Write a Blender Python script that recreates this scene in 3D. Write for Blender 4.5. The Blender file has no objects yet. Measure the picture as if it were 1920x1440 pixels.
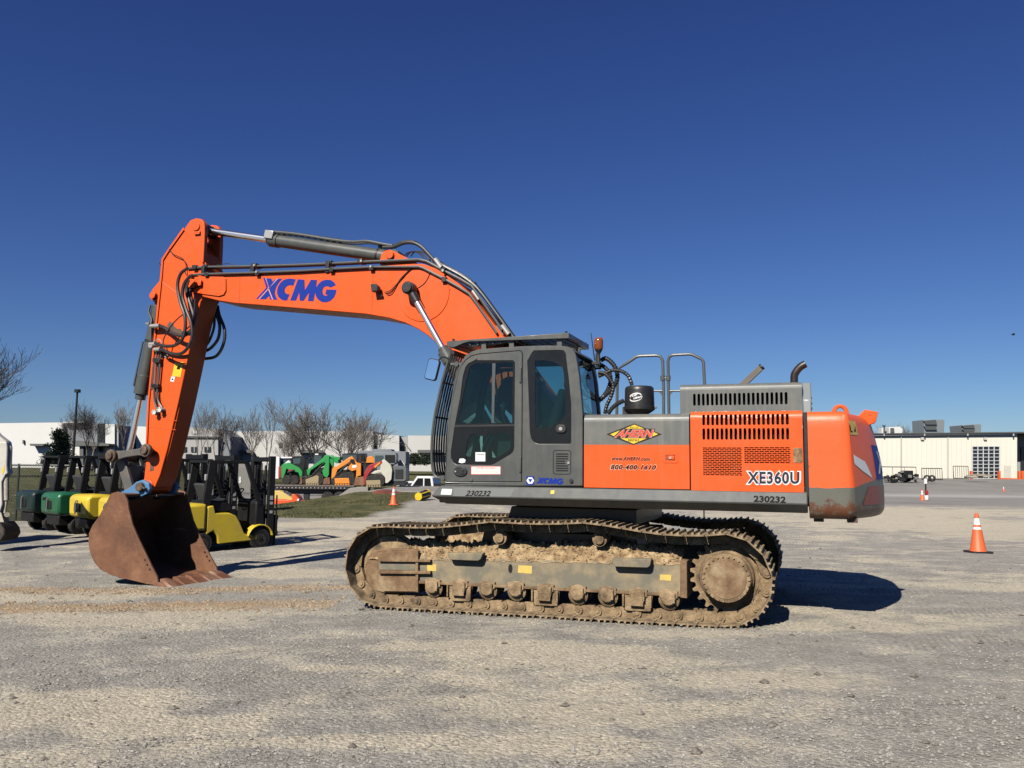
import bpy, bmesh, math, random
from math import sin, cos, pi, radians, sqrt, atan2, hypot
from mathutils import Vector, Matrix, noise, geometry

random.seed(7)
SC = bpy.context.scene
COL = SC.collection

# ------------------------------------------------------------------ camera
FPX, CH, PIT, ROL = 1554.0, 1.667, 0.1026, 0.0110      # focal length in px of a 1920 wide frame
TH, CX, CY = 0.3394, 0.9105, 11.1395                   # heading and place of the excavator
ct, st = cos(TH), sin(TH)

def ray(u, v):
    c, s = cos(ROL), sin(ROL)
    du, dv = u - 960, v - 720
    a, b = (du * c + dv * s) / FPX, -(-du * s + dv * c) / FPX
    return Vector((a, cos(PIT) - b * sin(PIT), sin(PIT) + b * cos(PIT)))

def P(u, v, Y):
    """point of the excavator's own frame (X back, Y to its far side, Z up) on its plane Y"""
    d = ray(u, v)
    n = Vector((st, ct, 0)); o = Vector((CX, CY, 0)); C0 = Vector((0, 0, CH))
    t = (Y - n.dot(C0 - o)) / n.dot(d)
    w = C0 + d * t - o
    return Vector((ct * w.x - st * w.y, Y, w.z))

def XZ(pts, Y):
    r = []
    for u, v in pts:
        p = P(u, v, Y); r.append((p.x, p.z))
    return r

def W(u, v, depth):
    d = ray(u, v)
    return Vector((0, 0, CH)) + d * (depth / d.y)

cam = bpy.data.cameras.new('camera')
cam.sensor_fit = 'HORIZONTAL'; cam.sensor_width = 36.0; cam.lens = 36.0 * FPX / 1920
cam.clip_start = 0.05; cam.clip_end = 6000
camo = bpy.data.objects.new('camera', cam); COL.objects.link(camo)
Mx = Matrix.Rotation(pi / 2 + PIT, 4, 'X')
camo.matrix_world = Matrix.Translation((0, 0, CH)) @ Mx @ Matrix.Rotation(ROL, 4, 'Z')
SC.camera = camo

# ------------------------------------------------------------------ light
SUN_AZ = atan2(-0.49, -0.87)        # the sun stands behind the camera, to the left
SUN_EL = radians(39.5)
sd = Vector((sin(SUN_AZ) * cos(SUN_EL), cos(SUN_AZ) * cos(SUN_EL), sin(SUN_EL)))
sl = bpy.data.lights.new('sun', 'SUN'); sl.energy = 5.0; sl.angle = radians(0.5); sl.color = (1.0, 0.94, 0.85)
so = bpy.data.objects.new('sun', sl); COL.objects.link(so)
so.rotation_euler = (-sd).to_track_quat('-Z', 'Y').to_euler()
so.location = sd * 60

wd = bpy.data.worlds.new('World'); SC.world = wd; wd.use_nodes = True
nt = wd.node_tree; nt.nodes.clear()
sky = nt.nodes.new('ShaderNodeTexSky'); sky.sky_type = 'NISHITA'; sky.sun_disc = False
sky.sun_elevation = SUN_EL; sky.sun_rotation = SUN_AZ % (2 * pi)
sky.altitude = 600; sky.air_density = 1.0; sky.dust_density = 0.25; sky.ozone_density = 3.5
# clear, dry winter air: a deeper blue than the stock sky, by a power per channel
SKS = 0.085
sep = nt.nodes.new('ShaderNodeSeparateColor'); com = nt.nodes.new('ShaderNodeCombineColor')
nt.links.new(sky.outputs[0], sep.inputs[0])
for ch, (ga, gg) in enumerate(((0.645, 1.29), (0.735, 1.28), (0.875, 1.05))):
    p_ = nt.nodes.new('ShaderNodeMath'); p_.operation = 'MULTIPLY'; p_.inputs[1].default_value = SKS; nt.links.new(sep.outputs[ch], p_.inputs[0])
    q_ = nt.nodes.new('ShaderNodeMath'); q_.operation = 'POWER'; q_.inputs[1].default_value = gg; nt.links.new(p_.outputs[0], q_.inputs[0])
    r_ = nt.nodes.new('ShaderNodeMath'); r_.operation = 'MULTIPLY'; r_.inputs[1].default_value = ga*0.683/SKS; nt.links.new(q_.outputs[0], r_.inputs[0])
    nt.links.new(r_.outputs[0], com.inputs[ch])
bg = nt.nodes.new('ShaderNodeBackground'); bg.inputs[1].default_value = SKS
ow = nt.nodes.new('ShaderNodeOutputWorld')
nt.links.new(com.outputs[0], bg.inputs[0]); nt.links.new(bg.outputs[0], ow.inputs[0])
SC.view_settings.view_transform = 'Standard'; SC.view_settings.look = 'None'
SC.view_settings.exposure = 0.55
SC.cycles.diffuse_bounces = 0; SC.view_settings.gamma = 1.0

# ------------------------------------------------------------------ materials
MATS = {}
KA = 0.84
def newmat(name):
    m = bpy.data.materials.new(name); m.use_nodes = True
    n = m.node_tree.nodes; l = m.node_tree.links
    return m, n, l, n['Principled BSDF']

def ramp(n, stops):
    r = n.new('ShaderNodeValToRGB')
    e = r.color_ramp.elements
    while len(e) < len(stops): e.new(0.5)
    for k, (p, c) in enumerate(stops):
        e[k].position = p; e[k].color = (c[0], c[1], c[2], 1)
    return r

def nz(n, l, src, scale, detail=4, rough=0.6, vec=None):
    t = n.new('ShaderNodeTexNoise'); t.inputs['Scale'].default_value = scale
    t.inputs['Detail'].default_value = detail; t.inputs['Roughness'].default_value = rough
    l.new(src, t.inputs['Vector'])
    return t

def mixc(n, l, fac, a, b, mode='MIX'):
    m = n.new('ShaderNodeMix'); m.data_type = 'RGBA'; m.blend_type = mode
    for sock, val in ((m.inputs['Factor'], fac), (m.inputs['A'], a), (m.inputs['B'], b)):
        pass
    def put(sock, val):
        if isinstance(val, (int, float)): sock.default_value = val
        elif isinstance(val, tuple): sock.default_value = (val[0], val[1], val[2], 1)
        else: l.new(val, sock)
    put(m.inputs[0], fac); put(m.inputs[6], a); put(m.inputs[7], b)
    return m.outputs[2]

def paint(name, col, rough=0.35, dirt=(0.33, 0.24, 0.15), amount=0.25, scale=3.0, metal=0.0, bump=0.0, bscale=40.0,
          col2=None, spec=0.5, scratch=0.0, scratch_col=(0.18, 0.08, 0.04), coat=0.0, streak=0.0):
    """painted / worn surface: base colour, slow fading, dust in patches and chips with their own shape"""
    if name in MATS: return MATS[name]
    m, n, l, b = newmat(name)
    if metal < 0.3: col, dirt = tuple(c*KA for c in col), tuple(c*KA for c in dirt); col2 = tuple(c*KA for c in col2) if col2 else None
    tc = n.new('ShaderNodeTexCoord'); src = tc.outputs['Object']
    c2 = col2 or tuple(c * 0.82 + 0.012 for c in col)
    n1 = nz(n, l, src, scale * 0.5, 3)
    c = mixc(n, l, n1.outputs['Fac'], col, c2)
    if amount > 0:
        n2 = nz(n, l, src, scale, 8, 0.68)
        r = ramp(n, [(0.45, (0, 0, 0)), (0.78, (amount, amount, amount))]); l.new(n2.outputs['Fac'], r.inputs[0])
        c = mixc(n, l, r.outputs[0], c, dirt)
    if scratch > 0:
        n3 = nz(n, l, src, scale * 2.2, 9, 0.75)
        r3 = ramp(n, [(0.70 - scratch * 0.2, (0, 0, 0)), (0.72 - scratch * 0.2, (1, 1, 1))]); l.new(n3.outputs['Fac'], r3.inputs[0])
        c = mixc(n, l, r3.outputs[0], c, scratch_col)
    if streak > 0:                                      # rain-washed dust runs
        ms_ = n.new('ShaderNodeMapping'); ms_.inputs['Scale'].default_value = (9, 9, 0.55); l.new(src, ms_.inputs[0])
        n5 = nz(n, l, ms_.outputs[0], 1.0, 6, 0.7); r5 = ramp(n, [(0.48, (0, 0, 0)), (0.74, (streak, streak, streak))]); l.new(n5.outputs['Fac'], r5.inputs[0])
        c = mixc(n, l, r5.outputs[0], c, dirt)
    l.new(c, b.inputs['Base Color'])
    n4 = nz(n, l, src, scale * 4, 5)
    mr = n.new('ShaderNodeMapRange'); mr.inputs[3].default_value = max(0.02, rough - 0.1); mr.inputs[4].default_value = min(1, rough + 0.14)
    l.new(n4.outputs['Fac'], mr.inputs[0]); l.new(mr.outputs[0], b.inputs['Roughness'])
    b.inputs['Metallic'].default_value = metal
    b.inputs['Specular IOR Level'].default_value = spec
    if coat: b.inputs['Coat Weight'].default_value = coat; b.inputs['Coat Roughness'].default_value = 0.12
    if bump > 0:
        nb = nz(n, l, src, bscale, 6, 0.65)
        bp = n.new('ShaderNodeBump'); bp.inputs['Strength'].default_value = bump; bp.inputs['Distance'].default_value = 0.02
        l.new(nb.outputs['Fac'], bp.inputs['Height']); l.new(bp.outputs[0], b.inputs['Normal'])
    MATS[name] = m
    return m

def blend3(name, cols, scale=2.0, rough=0.8, bump=0.3, bscale=30.0, metal=0.0, lo=0.35, hi=0.65, wear=None):
    """three colours spread by noise: rust, mud, bark"""
    if name in MATS: return MATS[name]
    m, n, l, b = newmat(name)
    cols = [tuple(c*KA for c in q) for q in cols]
    tc = n.new('ShaderNodeTexCoord'); src = tc.outputs['Object']
    n1 = nz(n, l, src, scale, 8, 0.65)
    r = ramp(n, [(lo, cols[0]), ((lo + hi) / 2, cols[1]), (hi, cols[2])]); l.new(n1.outputs['Fac'], r.inputs[0])
    n2 = nz(n, l, src, scale * 9, 5, 0.7)
    mr = n.new('ShaderNodeMapRange'); mr.inputs[3].default_value = 0.72; mr.inputs[4].default_value = 1.28; l.new(n2.outputs['Fac'], mr.inputs[0])
    c = mixc(n, l, 1.0, r.outputs[0], mr.outputs[0], 'MULTIPLY')
    if wear:                                            # scrapes drawn out along one direction, and dark patches of damp rust
        mpp = n.new('ShaderNodeMapping'); mpp.inputs['Rotation'].default_value = (0, 0.5, 0); mpp.inputs['Scale'].default_value = (0.9, 4, 9); l.new(src, mpp.inputs[0])
        w1 = nz(n, l, mpp.outputs[0], 2.2, 7, 0.72); wr = ramp(n, [(0.60, (0, 0, 0)), (0.72, (0.75, 0.75, 0.75))]); l.new(w1.outputs['Fac'], wr.inputs[0])
        c = mixc(n, l, wr.outputs[0], c, wear)
        w2 = nz(n, l, src, 3.1, 6, 0.7); wr2 = ramp(n, [(0.58, (0, 0, 0)), (0.70, (0.7, 0.7, 0.7))]); l.new(w2.outputs['Fac'], wr2.inputs[0])
        c = mixc(n, l, wr2.outputs[0], c, tuple(q*0.55 for q in cols[0]))
    l.new(c, b.inputs['Base Color'])
    b.inputs['Roughness'].default_value = rough; b.inputs['Metallic'].default_value = metal
    if bump > 0:
        nb = nz(n, l, src, bscale, 7, 0.7)
        bp = n.new('ShaderNodeBump'); bp.inputs['Strength'].default_value = bump; bp.inputs['Distance'].default_value = 0.03
        l.new(nb.outputs['Fac'], bp.inputs['Height']); l.new(bp.outputs[0], b.inputs['Normal'])
    MATS[name] = m
    return m

def plain(name, col, rough=0.5, metal=0.0, emit=0.0):
    if name in MATS: return MATS[name]
    m, n, l, b = newmat(name)
    if metal < 0.5: col = tuple(c*KA for c in col)
    tc = n.new('ShaderNodeTexCoord')
    t = nz(n, l, tc.outputs['Object'], 6.0, 4)
    c = mixc(n, l, t.outputs['Fac'], tuple(x * 0.9 for x in col), tuple(min(1, x * 1.1) for x in col))
    l.new(c, b.inputs['Base Color']); b.inputs['Roughness'].default_value = rough; b.inputs['Metallic'].default_value = metal
    MATS[name] = m
    return m

def glass(name, tint, refl=0.06):
    if name in MATS: return MATS[name]
    m = bpy.data.materials.new(name); m.use_nodes = True
    n = m.node_tree.nodes; l = m.node_tree.links; n.clear()
    o = n.new('ShaderNodeOutputMaterial'); mx = n.new('ShaderNodeMixShader')
    tr = n.new('ShaderNodeBsdfTransparent'); tr.inputs[0].default_value = (*tint, 1)
    gl = n.new('ShaderNodeBsdfGlossy'); gl.inputs['Roughness'].default_value = 0.02
    fr = n.new('ShaderNodeFresnel'); fr.inputs[0].default_value = 1.5
    l.new(fr.outputs[0], mx.inputs[0]); l.new(tr.outputs[0], mx.inputs[1]); l.new(gl.outputs[0], mx.inputs[2])
    l.new(mx.outputs[0], o.inputs[0])
    MATS[name] = m
    return m

ORANGE = paint('orange_paint', (0.86, 0.102, 0.010), 0.38, (0.50, 0.13, 0.045), 0.35, 1.4, col2=(0.78, 0.108, 0.018), spec=0.3, bump=0.02, bscale=9, scratch=-0.10, scratch_col=(0.30, 0.06, 0.02), streak=0.35)
GREY = paint('dark_grey_paint', (0.066, 0.071, 0.067), 0.36, (0.22, 0.19, 0.14), 0.22, 2.5, col2=(0.086, 0.090, 0.084), coat=0.1, streak=0.2)
GREYD = paint('dusty_grey_paint', (0.150, 0.145, 0.115), 0.7, (0.36, 0.275, 0.16), 1.4, 3.2, col2=(0.215, 0.185, 0.125), scratch=0.18, scratch_col=(0.24, 0.11, 0.05), bump=0.08, spec=0.3)
BLACKP = paint('black_paint', (0.012, 0.012, 0.013), 0.42, (0.10, 0.085, 0.06), 0.12, 5.0)
RUBBER = paint('black_rubber', (0.014, 0.014, 0.014), 0.55, (0.10, 0.085, 0.065), 0.35, 9.0)
HOSE = paint('hose_rubber', (0.016, 0.016, 0.017), 0.38, (0.08, 0.07, 0.055), 0.25, 9.0)
PIPE = paint('grey_pipe', (0.085, 0.092, 0.09), 0.34, (0.2, 0.17, 0.12), 0.2, 9.0)
CHROME = plain('chrome_rod', (0.80, 0.79, 0.78), 0.26, 1.0)
STEEL = plain('bare_steel', (0.42, 0.40, 0.37), 0.42, 1.0)
ZINC = plain('zinc_fitting', (0.42, 0.41, 0.38), 0.4, 0.6)
RUST = blend3('rusty_bucket_steel', [(0.085, 0.036, 0.018), (0.165, 0.070, 0.032), (0.255, 0.122, 0.060)], 1.3, 0.68, 0.18, 26, wear=(0.30, 0.185, 0.115))
RUSTPIN = blend3('rusty_pin', [(0.05, 0.035, 0.025), (0.11, 0.075, 0.05), (0.19, 0.14, 0.10)], 7, 0.6, 0.15, 60, 0.3)
MUD = blend3('caked_mud', [(0.18, 0.11, 0.052), (0.39, 0.268, 0.140), (0.55, 0.405, 0.225)], 9, 0.95, 1.0, 26)
MUDDY = blend3('muddy_steel', [(0.07, 0.05, 0.032), (0.25, 0.168, 0.088), (0.43, 0.305, 0.17)], 6, 0.85, 0.6, 40, 0.0, 0.3, 0.66)
SHOE = blend3('muddy_track_shoe', [(0.06, 0.045, 0.032), (0.235, 0.165, 0.093), (0.44, 0.325, 0.19)], 6, 0.8, 0.4, 45, 0.0, 0.3, 0.62)
BROWN = blend3('rusty_mud_plate', [(0.11, 0.060, 0.028), (0.215, 0.130, 0.064), (0.34, 0.25, 0.14)], 4, 0.75, 0.3, 40)
BLUE = paint('faded_blue_paint', (0.06, 0.22, 0.42), 0.5, (0.25, 0.12, 0.06), 0.6, 9.0)
WHITE = plain('white_vinyl', (0.80, 0.80, 0.78), 0.45)
NAVY = paint('navy_vinyl', (0.024, 0.030, 0.050), 0.6, amount=0.0, spec=0.15)
LOGOBLUE = paint('blue_vinyl', (0.003, 0.030, 0.30), 0.5, amount=0.0, spec=0.15)
PINK = plain('pale_red_vinyl', (0.82, 0.58, 0.50), 0.5)
REDV = plain('red_vinyl', (0.62, 0.07, 0.03), 0.45)
YEL = plain('yellow_vinyl', (0.80, 0.55, 0.03), 0.45)
YELD = paint('worn_yellow_vinyl', (0.74, 0.52, 0.10), 0.6, (0.45, 0.33, 0.18), 0.9, 14, scratch=0.3, scratch_col=(0.62, 0.55, 0.38))
BLACKV = paint('black_vinyl', (0.010, 0.010, 0.010), 0.75, amount=0.0, spec=0.1)
DARK = plain('dark_inside', (0.006, 0.006, 0.006), 0.9)
BLKGLASS = paint('black_glass_border', (0.006, 0.0075, 0.009), 0.22, amount=0.0, spec=0.25)
TINT = glass('tinted_glass', (0.52, 0.74, 0.72))
CLEAR = glass('clear_glass', (0.74, 0.82, 0.82))
MIRROR = plain('mirror_face', (0.80, 0.84, 0.90), 0.03, 1.0)
AMBER = paint('amber_lens', (0.26, 0.060, 0.006), 0.10, amount=0.0, coat=0.2)
TYRE = paint('tyre_rubber', (0.018, 0.017, 0.016), 0.75, (0.16, 0.13, 0.10), 0.4, 7.0, spec=0.25)
SEATM = plain('seat_cloth', (0.03, 0.032, 0.035), 0.8)

# ------------------------------------------------------------------ mesh building
def triang(loops):
    """triangles of a region with holes (even-odd), as indices into the joined list of loop points"""
    pts, edges, k = [], [], 0
    for lp in loops:
        nn = len(lp)
        pts += [Vector((p[0], p[1])) for p in lp]
        edges += [(k + i, k + (i + 1) % nn) for i in range(nn)]; k += nn
    r = geometry.delaunay_2d_cdt(pts, edges, [], 0, 1e-7)
    V = r[0]; tris = []
    import itertools
    bbs = []
    for lp in loops:
        xs = [p[0] for p in lp]; ys = [p[1] for p in lp]; bbs.append((min(xs), max(xs), min(ys), max(ys)))
    for f in r[2]:
        cx = sum(V[i].x for i in f) / len(f); cy = sum(V[i].y for i in f) / len(f)
        ins = False
        for lp, bb in zip(loops, bbs):
            if cx < bb[0] or cx > bb[1] or cy < bb[2] or cy > bb[3]: continue
            j = len(lp) - 1
            for i in range(len(lp)):
                a, b = lp[i], lp[j]
                if (a[1] > cy) != (b[1] > cy) and cx < (b[0] - a[0]) * (cy - a[1]) / (b[1] - a[1]) + a[0]: ins = not ins
                j = i
        if ins: tris.append(tuple(f))
    return [(v.x, v.y) for v in V], tris

class MB:
    def __init__(s): s.v = []; s.f = []
    def add(s, vs, fs):
        k = len(s.v); s.v += [tuple(v) for v in vs]; s.f += [tuple(k + i for i in f) for f in fs]; return s
    def box(s, x0, x1, y0, y1, z0, z1):
        return s.add([(x0,y0,z0),(x1,y0,z0),(x1,y1,z0),(x0,y1,z0),(x0,y0,z1),(x1,y0,z1),(x1,y1,z1),(x0,y1,z1)],
                     [(3,2,1,0),(4,5,6,7),(0,1,5,4),(1,2,6,5),(2,3,7,6),(3,0,4,7)])
    def prism(s, xz, y0, y1):
        """outline in XZ pushed along Y"""
        n = len(xz)
        a = sum(xz[i][0] * xz[(i+1) % n][1] - xz[(i+1) % n][0] * xz[i][1] for i in range(n))
        if a < 0: xz = xz[::-1]
        vs = [(x, y0, z) for x, z in xz] + [(x, y1, z) for x, z in xz]
        fs = [tuple(range(n)), tuple(range(2*n-1, n-1, -1))] + [(i, n+i, n+(i+1) % n, (i+1) % n) for i in range(n)]
        return s.add(vs, fs)
    def prism_x(s, yz, x0, x1):
        n = len(yz)
        vs = [(x0, y, z) for y, z in yz] + [(x1, y, z) for y, z in yz]
        fs = [tuple(range(n-1, -1, -1)), tuple(range(n, 2*n))] + [(i, (i+1) % n, n+(i+1) % n, n+i) for i in range(n)]
        return s.add(vs, fs)
    def prism_z(s, xy, z0, z1):
        n = len(xy)
        a = sum(xy[i][0] * xy[(i+1) % n][1] - xy[(i+1) % n][0] * xy[i][1] for i in range(n))
        if a < 0: xy = xy[::-1]
        vs = [(x, y, z0) for x, y in xy] + [(x, y, z1) for x, y in xy]
        fs = [tuple(range(n-1, -1, -1)), tuple(range(n, 2*n))] + [(i, (i+1) % n, n+(i+1) % n, n+i) for i in range(n)]
        return s.add(vs, fs)
    def cyl(s, p0, p1, r0, r1=None, n=20, caps=True):
        p0, p1 = Vector(p0), Vector(p1); r1 = r0 if r1 is None else r1
        d = (p1 - p0).normalized(); a = d.orthogonal().normalized(); b = d.cross(a)
        vs = []
        for p, r in ((p0, r0), (p1, r1)):
            vs += [p + (a * cos(2*pi*i/n) + b * sin(2*pi*i/n)) * r for i in range(n)]
        fs = [(i, (i+1) % n, n+(i+1) % n, n+i) for i in range(n)]
        if caps: fs += [tuple(range(n-1, -1, -1)), tuple(range(n, 2*n))]
        return s.add(vs, fs)
    def rings(s, p0, axis, prof, n=24, cap=True):
        """turned shape: prof = (distance along the axis, radius)"""
        p0 = Vector(p0); d = Vector(axis).normalized(); a = d.orthogonal().normalized(); b = d.cross(a)
        vs, fs = [], []
        for t, r in prof:
            vs += [p0 + d * t + (a * cos(2*pi*i/n) + b * sin(2*pi*i/n)) * r for i in range(n)]
        for k in range(len(prof) - 1):
            fs += [(k*n+i, k*n+(i+1) % n, (k+1)*n+(i+1) % n, (k+1)*n+i) for i in range(n)]
        if cap: fs += [tuple(range(n-1, -1, -1)), tuple(range((len(prof)-1)*n, len(prof)*n))]
        return s.add(vs, fs)
    def tube(s, pts, r, n=8, sub=0, caps=True, rr=None):
        pts = [Vector(p) for p in pts]
        if sub: pts = spline(pts, sub)
        k = len(pts); vs, fs = [], []
        a = None
        for i, p in enumerate(pts):
            d = (pts[min(i+1, k-1)] - pts[max(i-1, 0)]).normalized()
            if a is None: a = d.orthogonal().normalized()
            a = (a - d * a.dot(d)).normalized(); b = d.cross(a)
            q = rr(i, k) if rr else r
            vs += [p + (a * cos(2*pi*j/n) + b * sin(2*pi*j/n)) * q for j in range(n)]
        for i in range(k - 1):
            fs += [(i*n+j, i*n+(j+1) % n, (i+1)*n+(j+1) % n, (i+1)*n+j) for j in range(n)]
        if caps: fs += [tuple(range(n-1, -1, -1)), tuple(range((k-1)*n, k*n))]
        return s.add(vs, fs)
    def bar(s, p0, p1, w, h, up=(0, 0, 1)):
        """square bar from p0 to p1, w across, h along up"""
        p0, p1 = Vector(p0), Vector(p1); d = (p1 - p0).normalized()
        x = d.cross(Vector(up)); x = (x if x.length > 1e-4 else d.orthogonal()).normalized(); z = x.cross(d)
        vs = []
        for p in (p0, p1):
            vs += [p + x*sx*w/2 + z*sz*h/2 for sx, sz in ((-1,-1),(1,-1),(1,1),(-1,1))]
        return s.add(vs, [(0,1,2,3),(7,6,5,4),(0,4,5,1),(1,5,6,2),(2,6,7,3),(3,7,4,0)])
    def plate(s, loops, fn, t):
        """flat sheet with holes; fn(a, b, d) puts a point at plane place (a, b), depth d"""
        V, T = triang(loops); n = len(V)
        vs = [fn(a, b, 0) for a, b in V] + [fn(a, b, t) for a, b in V]
        fs = []
        for f in T:
            fs.append(f); fs.append(tuple(n + i for i in reversed(f)))
        from collections import Counter
        ed = Counter()
        for f in T:
            for i in range(3): ed[(f[i], f[(i+1) % 3])] += 1
        for (i, j) in list(ed):
            if (j, i) not in ed: fs.append((j, i, n + i, n + j))
        return s.add(vs, fs)
    def islands(s):
        par = list(range(len(s.v)))
        def find(i):
            while par[i] != i: par[i] = par[par[i]]; i = par[i]
            return i
        for f in s.f:
            a = find(f[0])
            for i in f[1:]: par[find(i)] = a
        out = {}
        for f in s.f: out.setdefault(find(f[0]), []).append(f)
        r = []
        for fl in out.values():
            ids = sorted({i for f in fl for i in f}); mp = {i: k for k, i in enumerate(ids)}
            m = MB(); m.v = [s.v[i] for i in ids]; m.f = [tuple(mp[i] for i in f) for f in fl]; r.append(m)
        return r
    def each(s, name, mat, parent=None, bevel=0.0, **k):
        """every loose piece becomes an object of its own"""
        return [m.build(name, mat, parent, bevel, **k) for m in s.islands()]
    def build(s, name, mat, parent=None, bevel=0.0, smooth=32, seg=2, fix=True):
        me = bpy.data.meshes.new(name); me.from_pydata(s.v, [], s.f)
        if fix:
            bm = bmesh.new(); bm.from_mesh(me); bmesh.ops.recalc_face_normals(bm, faces=bm.faces); bm.to_mesh(me); bm.free()
        for p in me.polygons: p.use_smooth = True
        me.set_sharp_from_angle(angle=radians(smooth))
        me.materials.append(mat)
        o = bpy.data.objects.new(name, me); COL.objects.link(o)
        if parent: o.parent = parent
        if bevel:
            b = o.modifiers.new('bevel', 'BEVEL'); b.width = bevel; b.segments = seg; b.limit_method = 'ANGLE'
            b.angle_limit = radians(35); b.harden_normals = False
        return o

def spline(pts, sub):
    """Catmull-Rom through pts"""
    out = []; k = len(pts)
    for i in range(k - 1):
        p0, p1, p2, p3 = pts[max(i-1, 0)], pts[i], pts[i+1], pts[min(i+2, k-1)]
        for j in range(sub):
            t = j / sub
            out.append(0.5 * ((2*p1) + (p2 - p0)*t + (2*p0 - 5*p1 + 4*p2 - p3)*t*t + (3*p1 - p0 - 3*p2 + p3)*t**3))
    out.append(pts[-1]); return out

def smooth2(pts, sub=4, closed=False):
    v = [Vector((p[0], p[1], 0)) for p in pts]
    if closed: v = v + [v[0]]
    r = spline(v, sub)
    if closed: r = r[:-1]
    return [(p.x, p.y) for p in r]

def roundrect(x0, x1, z0, z1, r, n=4):
    pts = []
    for cx, cz, a0 in ((x1-r, z1-r, 0), (x0+r, z1-r, 90), (x0+r, z0+r, 180), (x1-r, z0+r, 270)):
        for k in range(n + 1):
            a = radians(a0 + 90*k/n); pts.append((cx + r*cos(a), cz + r*sin(a)))
    return pts

def thing(name, label, cat, loc=(0, 0, 0), rz=0.0, group=None):
    o = bpy.data.objects.new(name, None); COL.objects.link(o); o.empty_display_size = 0.2
    o.location = loc; o.rotation_euler = (0, 0, rz); o['label'] = label; o['category'] = cat
    if group: o['group'] = group
    return o
def tag(o, label=None, cat=None, group=None, kind=None):
    if label: o['label'] = label
    if cat: o['category'] = cat
    if group: o['group'] = group
    if kind: o['kind'] = kind
    return o
def dup(root, loc, rz, label, group=None):
    r = root.copy(); COL.objects.link(r); r.location = loc; r.rotation_euler = (0, 0, rz); r['label'] = label
    if group: r['group'] = group
    for ch in list(root.children):
        c = ch.copy(); COL.objects.link(c); c.parent = r
        for g in list(ch.children):
            d = g.copy(); COL.objects.link(d); d.parent = c
    return r

def text_loops(body, shear=0.0, bold=0.0, space=1.0):
    cu = bpy.data.curves.new('t', 'FONT'); cu.body = body; cu.shear = shear; cu.offset = bold; cu.space_character = space
    cu.size = 1.0; cu.resolution_u = 3; cu.fill_mode = 'FRONT'
    ob = bpy.data.objects.new('t', cu)
    COL.objects.link(ob)
    dg = bpy.context.evaluated_depsgraph_get()
    me = bpy.data.meshes.new_from_object(ob.evaluated_get(dg))
    vs = [tuple(v.co) for v in me.vertices]; fs = [tuple(p.vertices) for p in me.polygons]
    bpy.data.objects.remove(ob); bpy.data.curves.remove(cu); bpy.data.meshes.remove(me)
    xs = [v[0] for v in vs]; ys = [v[1] for v in vs]
    x0, x1, y0, y1 = min(xs), max(xs), min(ys), max(ys)
    return [((v[0]-x0)/(x1-x0), (v[1]-y0)/(y1-y0)) for v in vs], fs

def lettering(name, body, fn, mat, parent, shear=0.0, bold=0.0, space=1.0):
    """letters as a thin mesh; fn(a, b) maps the unit box of the word onto its surface"""
    vs, fs = text_loops(body, shear, bold, space)
    mb = MB(); mb.add([fn(a, b) for a, b in vs], fs)
    return mb.build(name, mat, parent, fix=False)
# ================================================================== EXCAVATOR
EX = thing('excavator', 'big orange and dark grey crawler excavator with its rusty bucket resting on the gravel', 'excavator', (CX, CY, 0), -TH)

def quad(px, Y):
    """map of the unit square onto the four photo corners (tl, tr, br, bl) lying in plane Y"""
    tl, tr, br, bl = [P(u, v, Y) for u, v in px]
    return lambda a, b: (bl*(1-a)*(1-b) + br*a*(1-b) + tr*a*b + tl*(1-a)*b)
def decal(name, px, Y, mat, parent, t=0.002):
    pts = XZ(px, Y)
    return MB().prism(pts, Y - t, Y).build(name, mat, parent)
def onY(Y):
    return lambda a, b, d: (a, Y + d, b)

# ------------------------------------------------------------------ crawlers
def track_path():
    top = [(758,988.5),(792,989),(822,988.6),(863,984.5),(886,982),(905,979),(922,977.5),(940,978.5),(960,980.5),(987,981.5),(1020,982),(1055,981.5),
           (1088,979.5),(1106,980),(1124,983),(1160,989),(1195,995),(1232,1001),(1270,1003.5),(1306,1004),(1335,1003.5)]
    t = XZ(top, -1.595)
    ci, ri = (-2.10, 0.470), 0.487; cs, rs = (2.02, 0.523), 0.487
    pts = []
    # down and round the sprocket, along the ground, up round the idler, then back over the top
    for k in range(0, 25):
        a = radians(88 - 178*k/24); pts.append((cs[0] + rs*cos(a), cs[1] + rs*sin(a)))
    for k in range(1, 12):
        u = k/12; pts.append((cs[0] + (ci[0]-cs[0])*u, (cs[1]-rs) + ((ci[1]-ri) - (cs[1]-rs))*u))
    for k in range(0, 25):
        a = radians(270 - 176*k/24); pts.append((ci[0] + ri*cos(a), ci[1] + ri*sin(a)))
    pts += [(x, z) for x, z in t]
    return pts
TP = track_path()
def resample(pts, n):
    pts = pts + [pts[0]]
    L = [0.0]
    for i in range(1, len(pts)): L.append(L[-1] + hypot(pts[i][0]-pts[i-1][0], pts[i][1]-pts[i-1][1]))
    out = []
    j = 0
    for k in range(n):
        s = L[-1] * k / n
        while L[j+1] < s: j += 1
        t = (s - L[j]) / (L[j+1] - L[j])
        out.append((pts[j][0] + (pts[j+1][0]-pts[j][0])*t, pts[j][1] + (pts[j+1][1]-pts[j][1])*t))
    return out, L[-1]
NS = 50
SP, PER = resample(TP, NS)
PITCH = PER / NS

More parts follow.
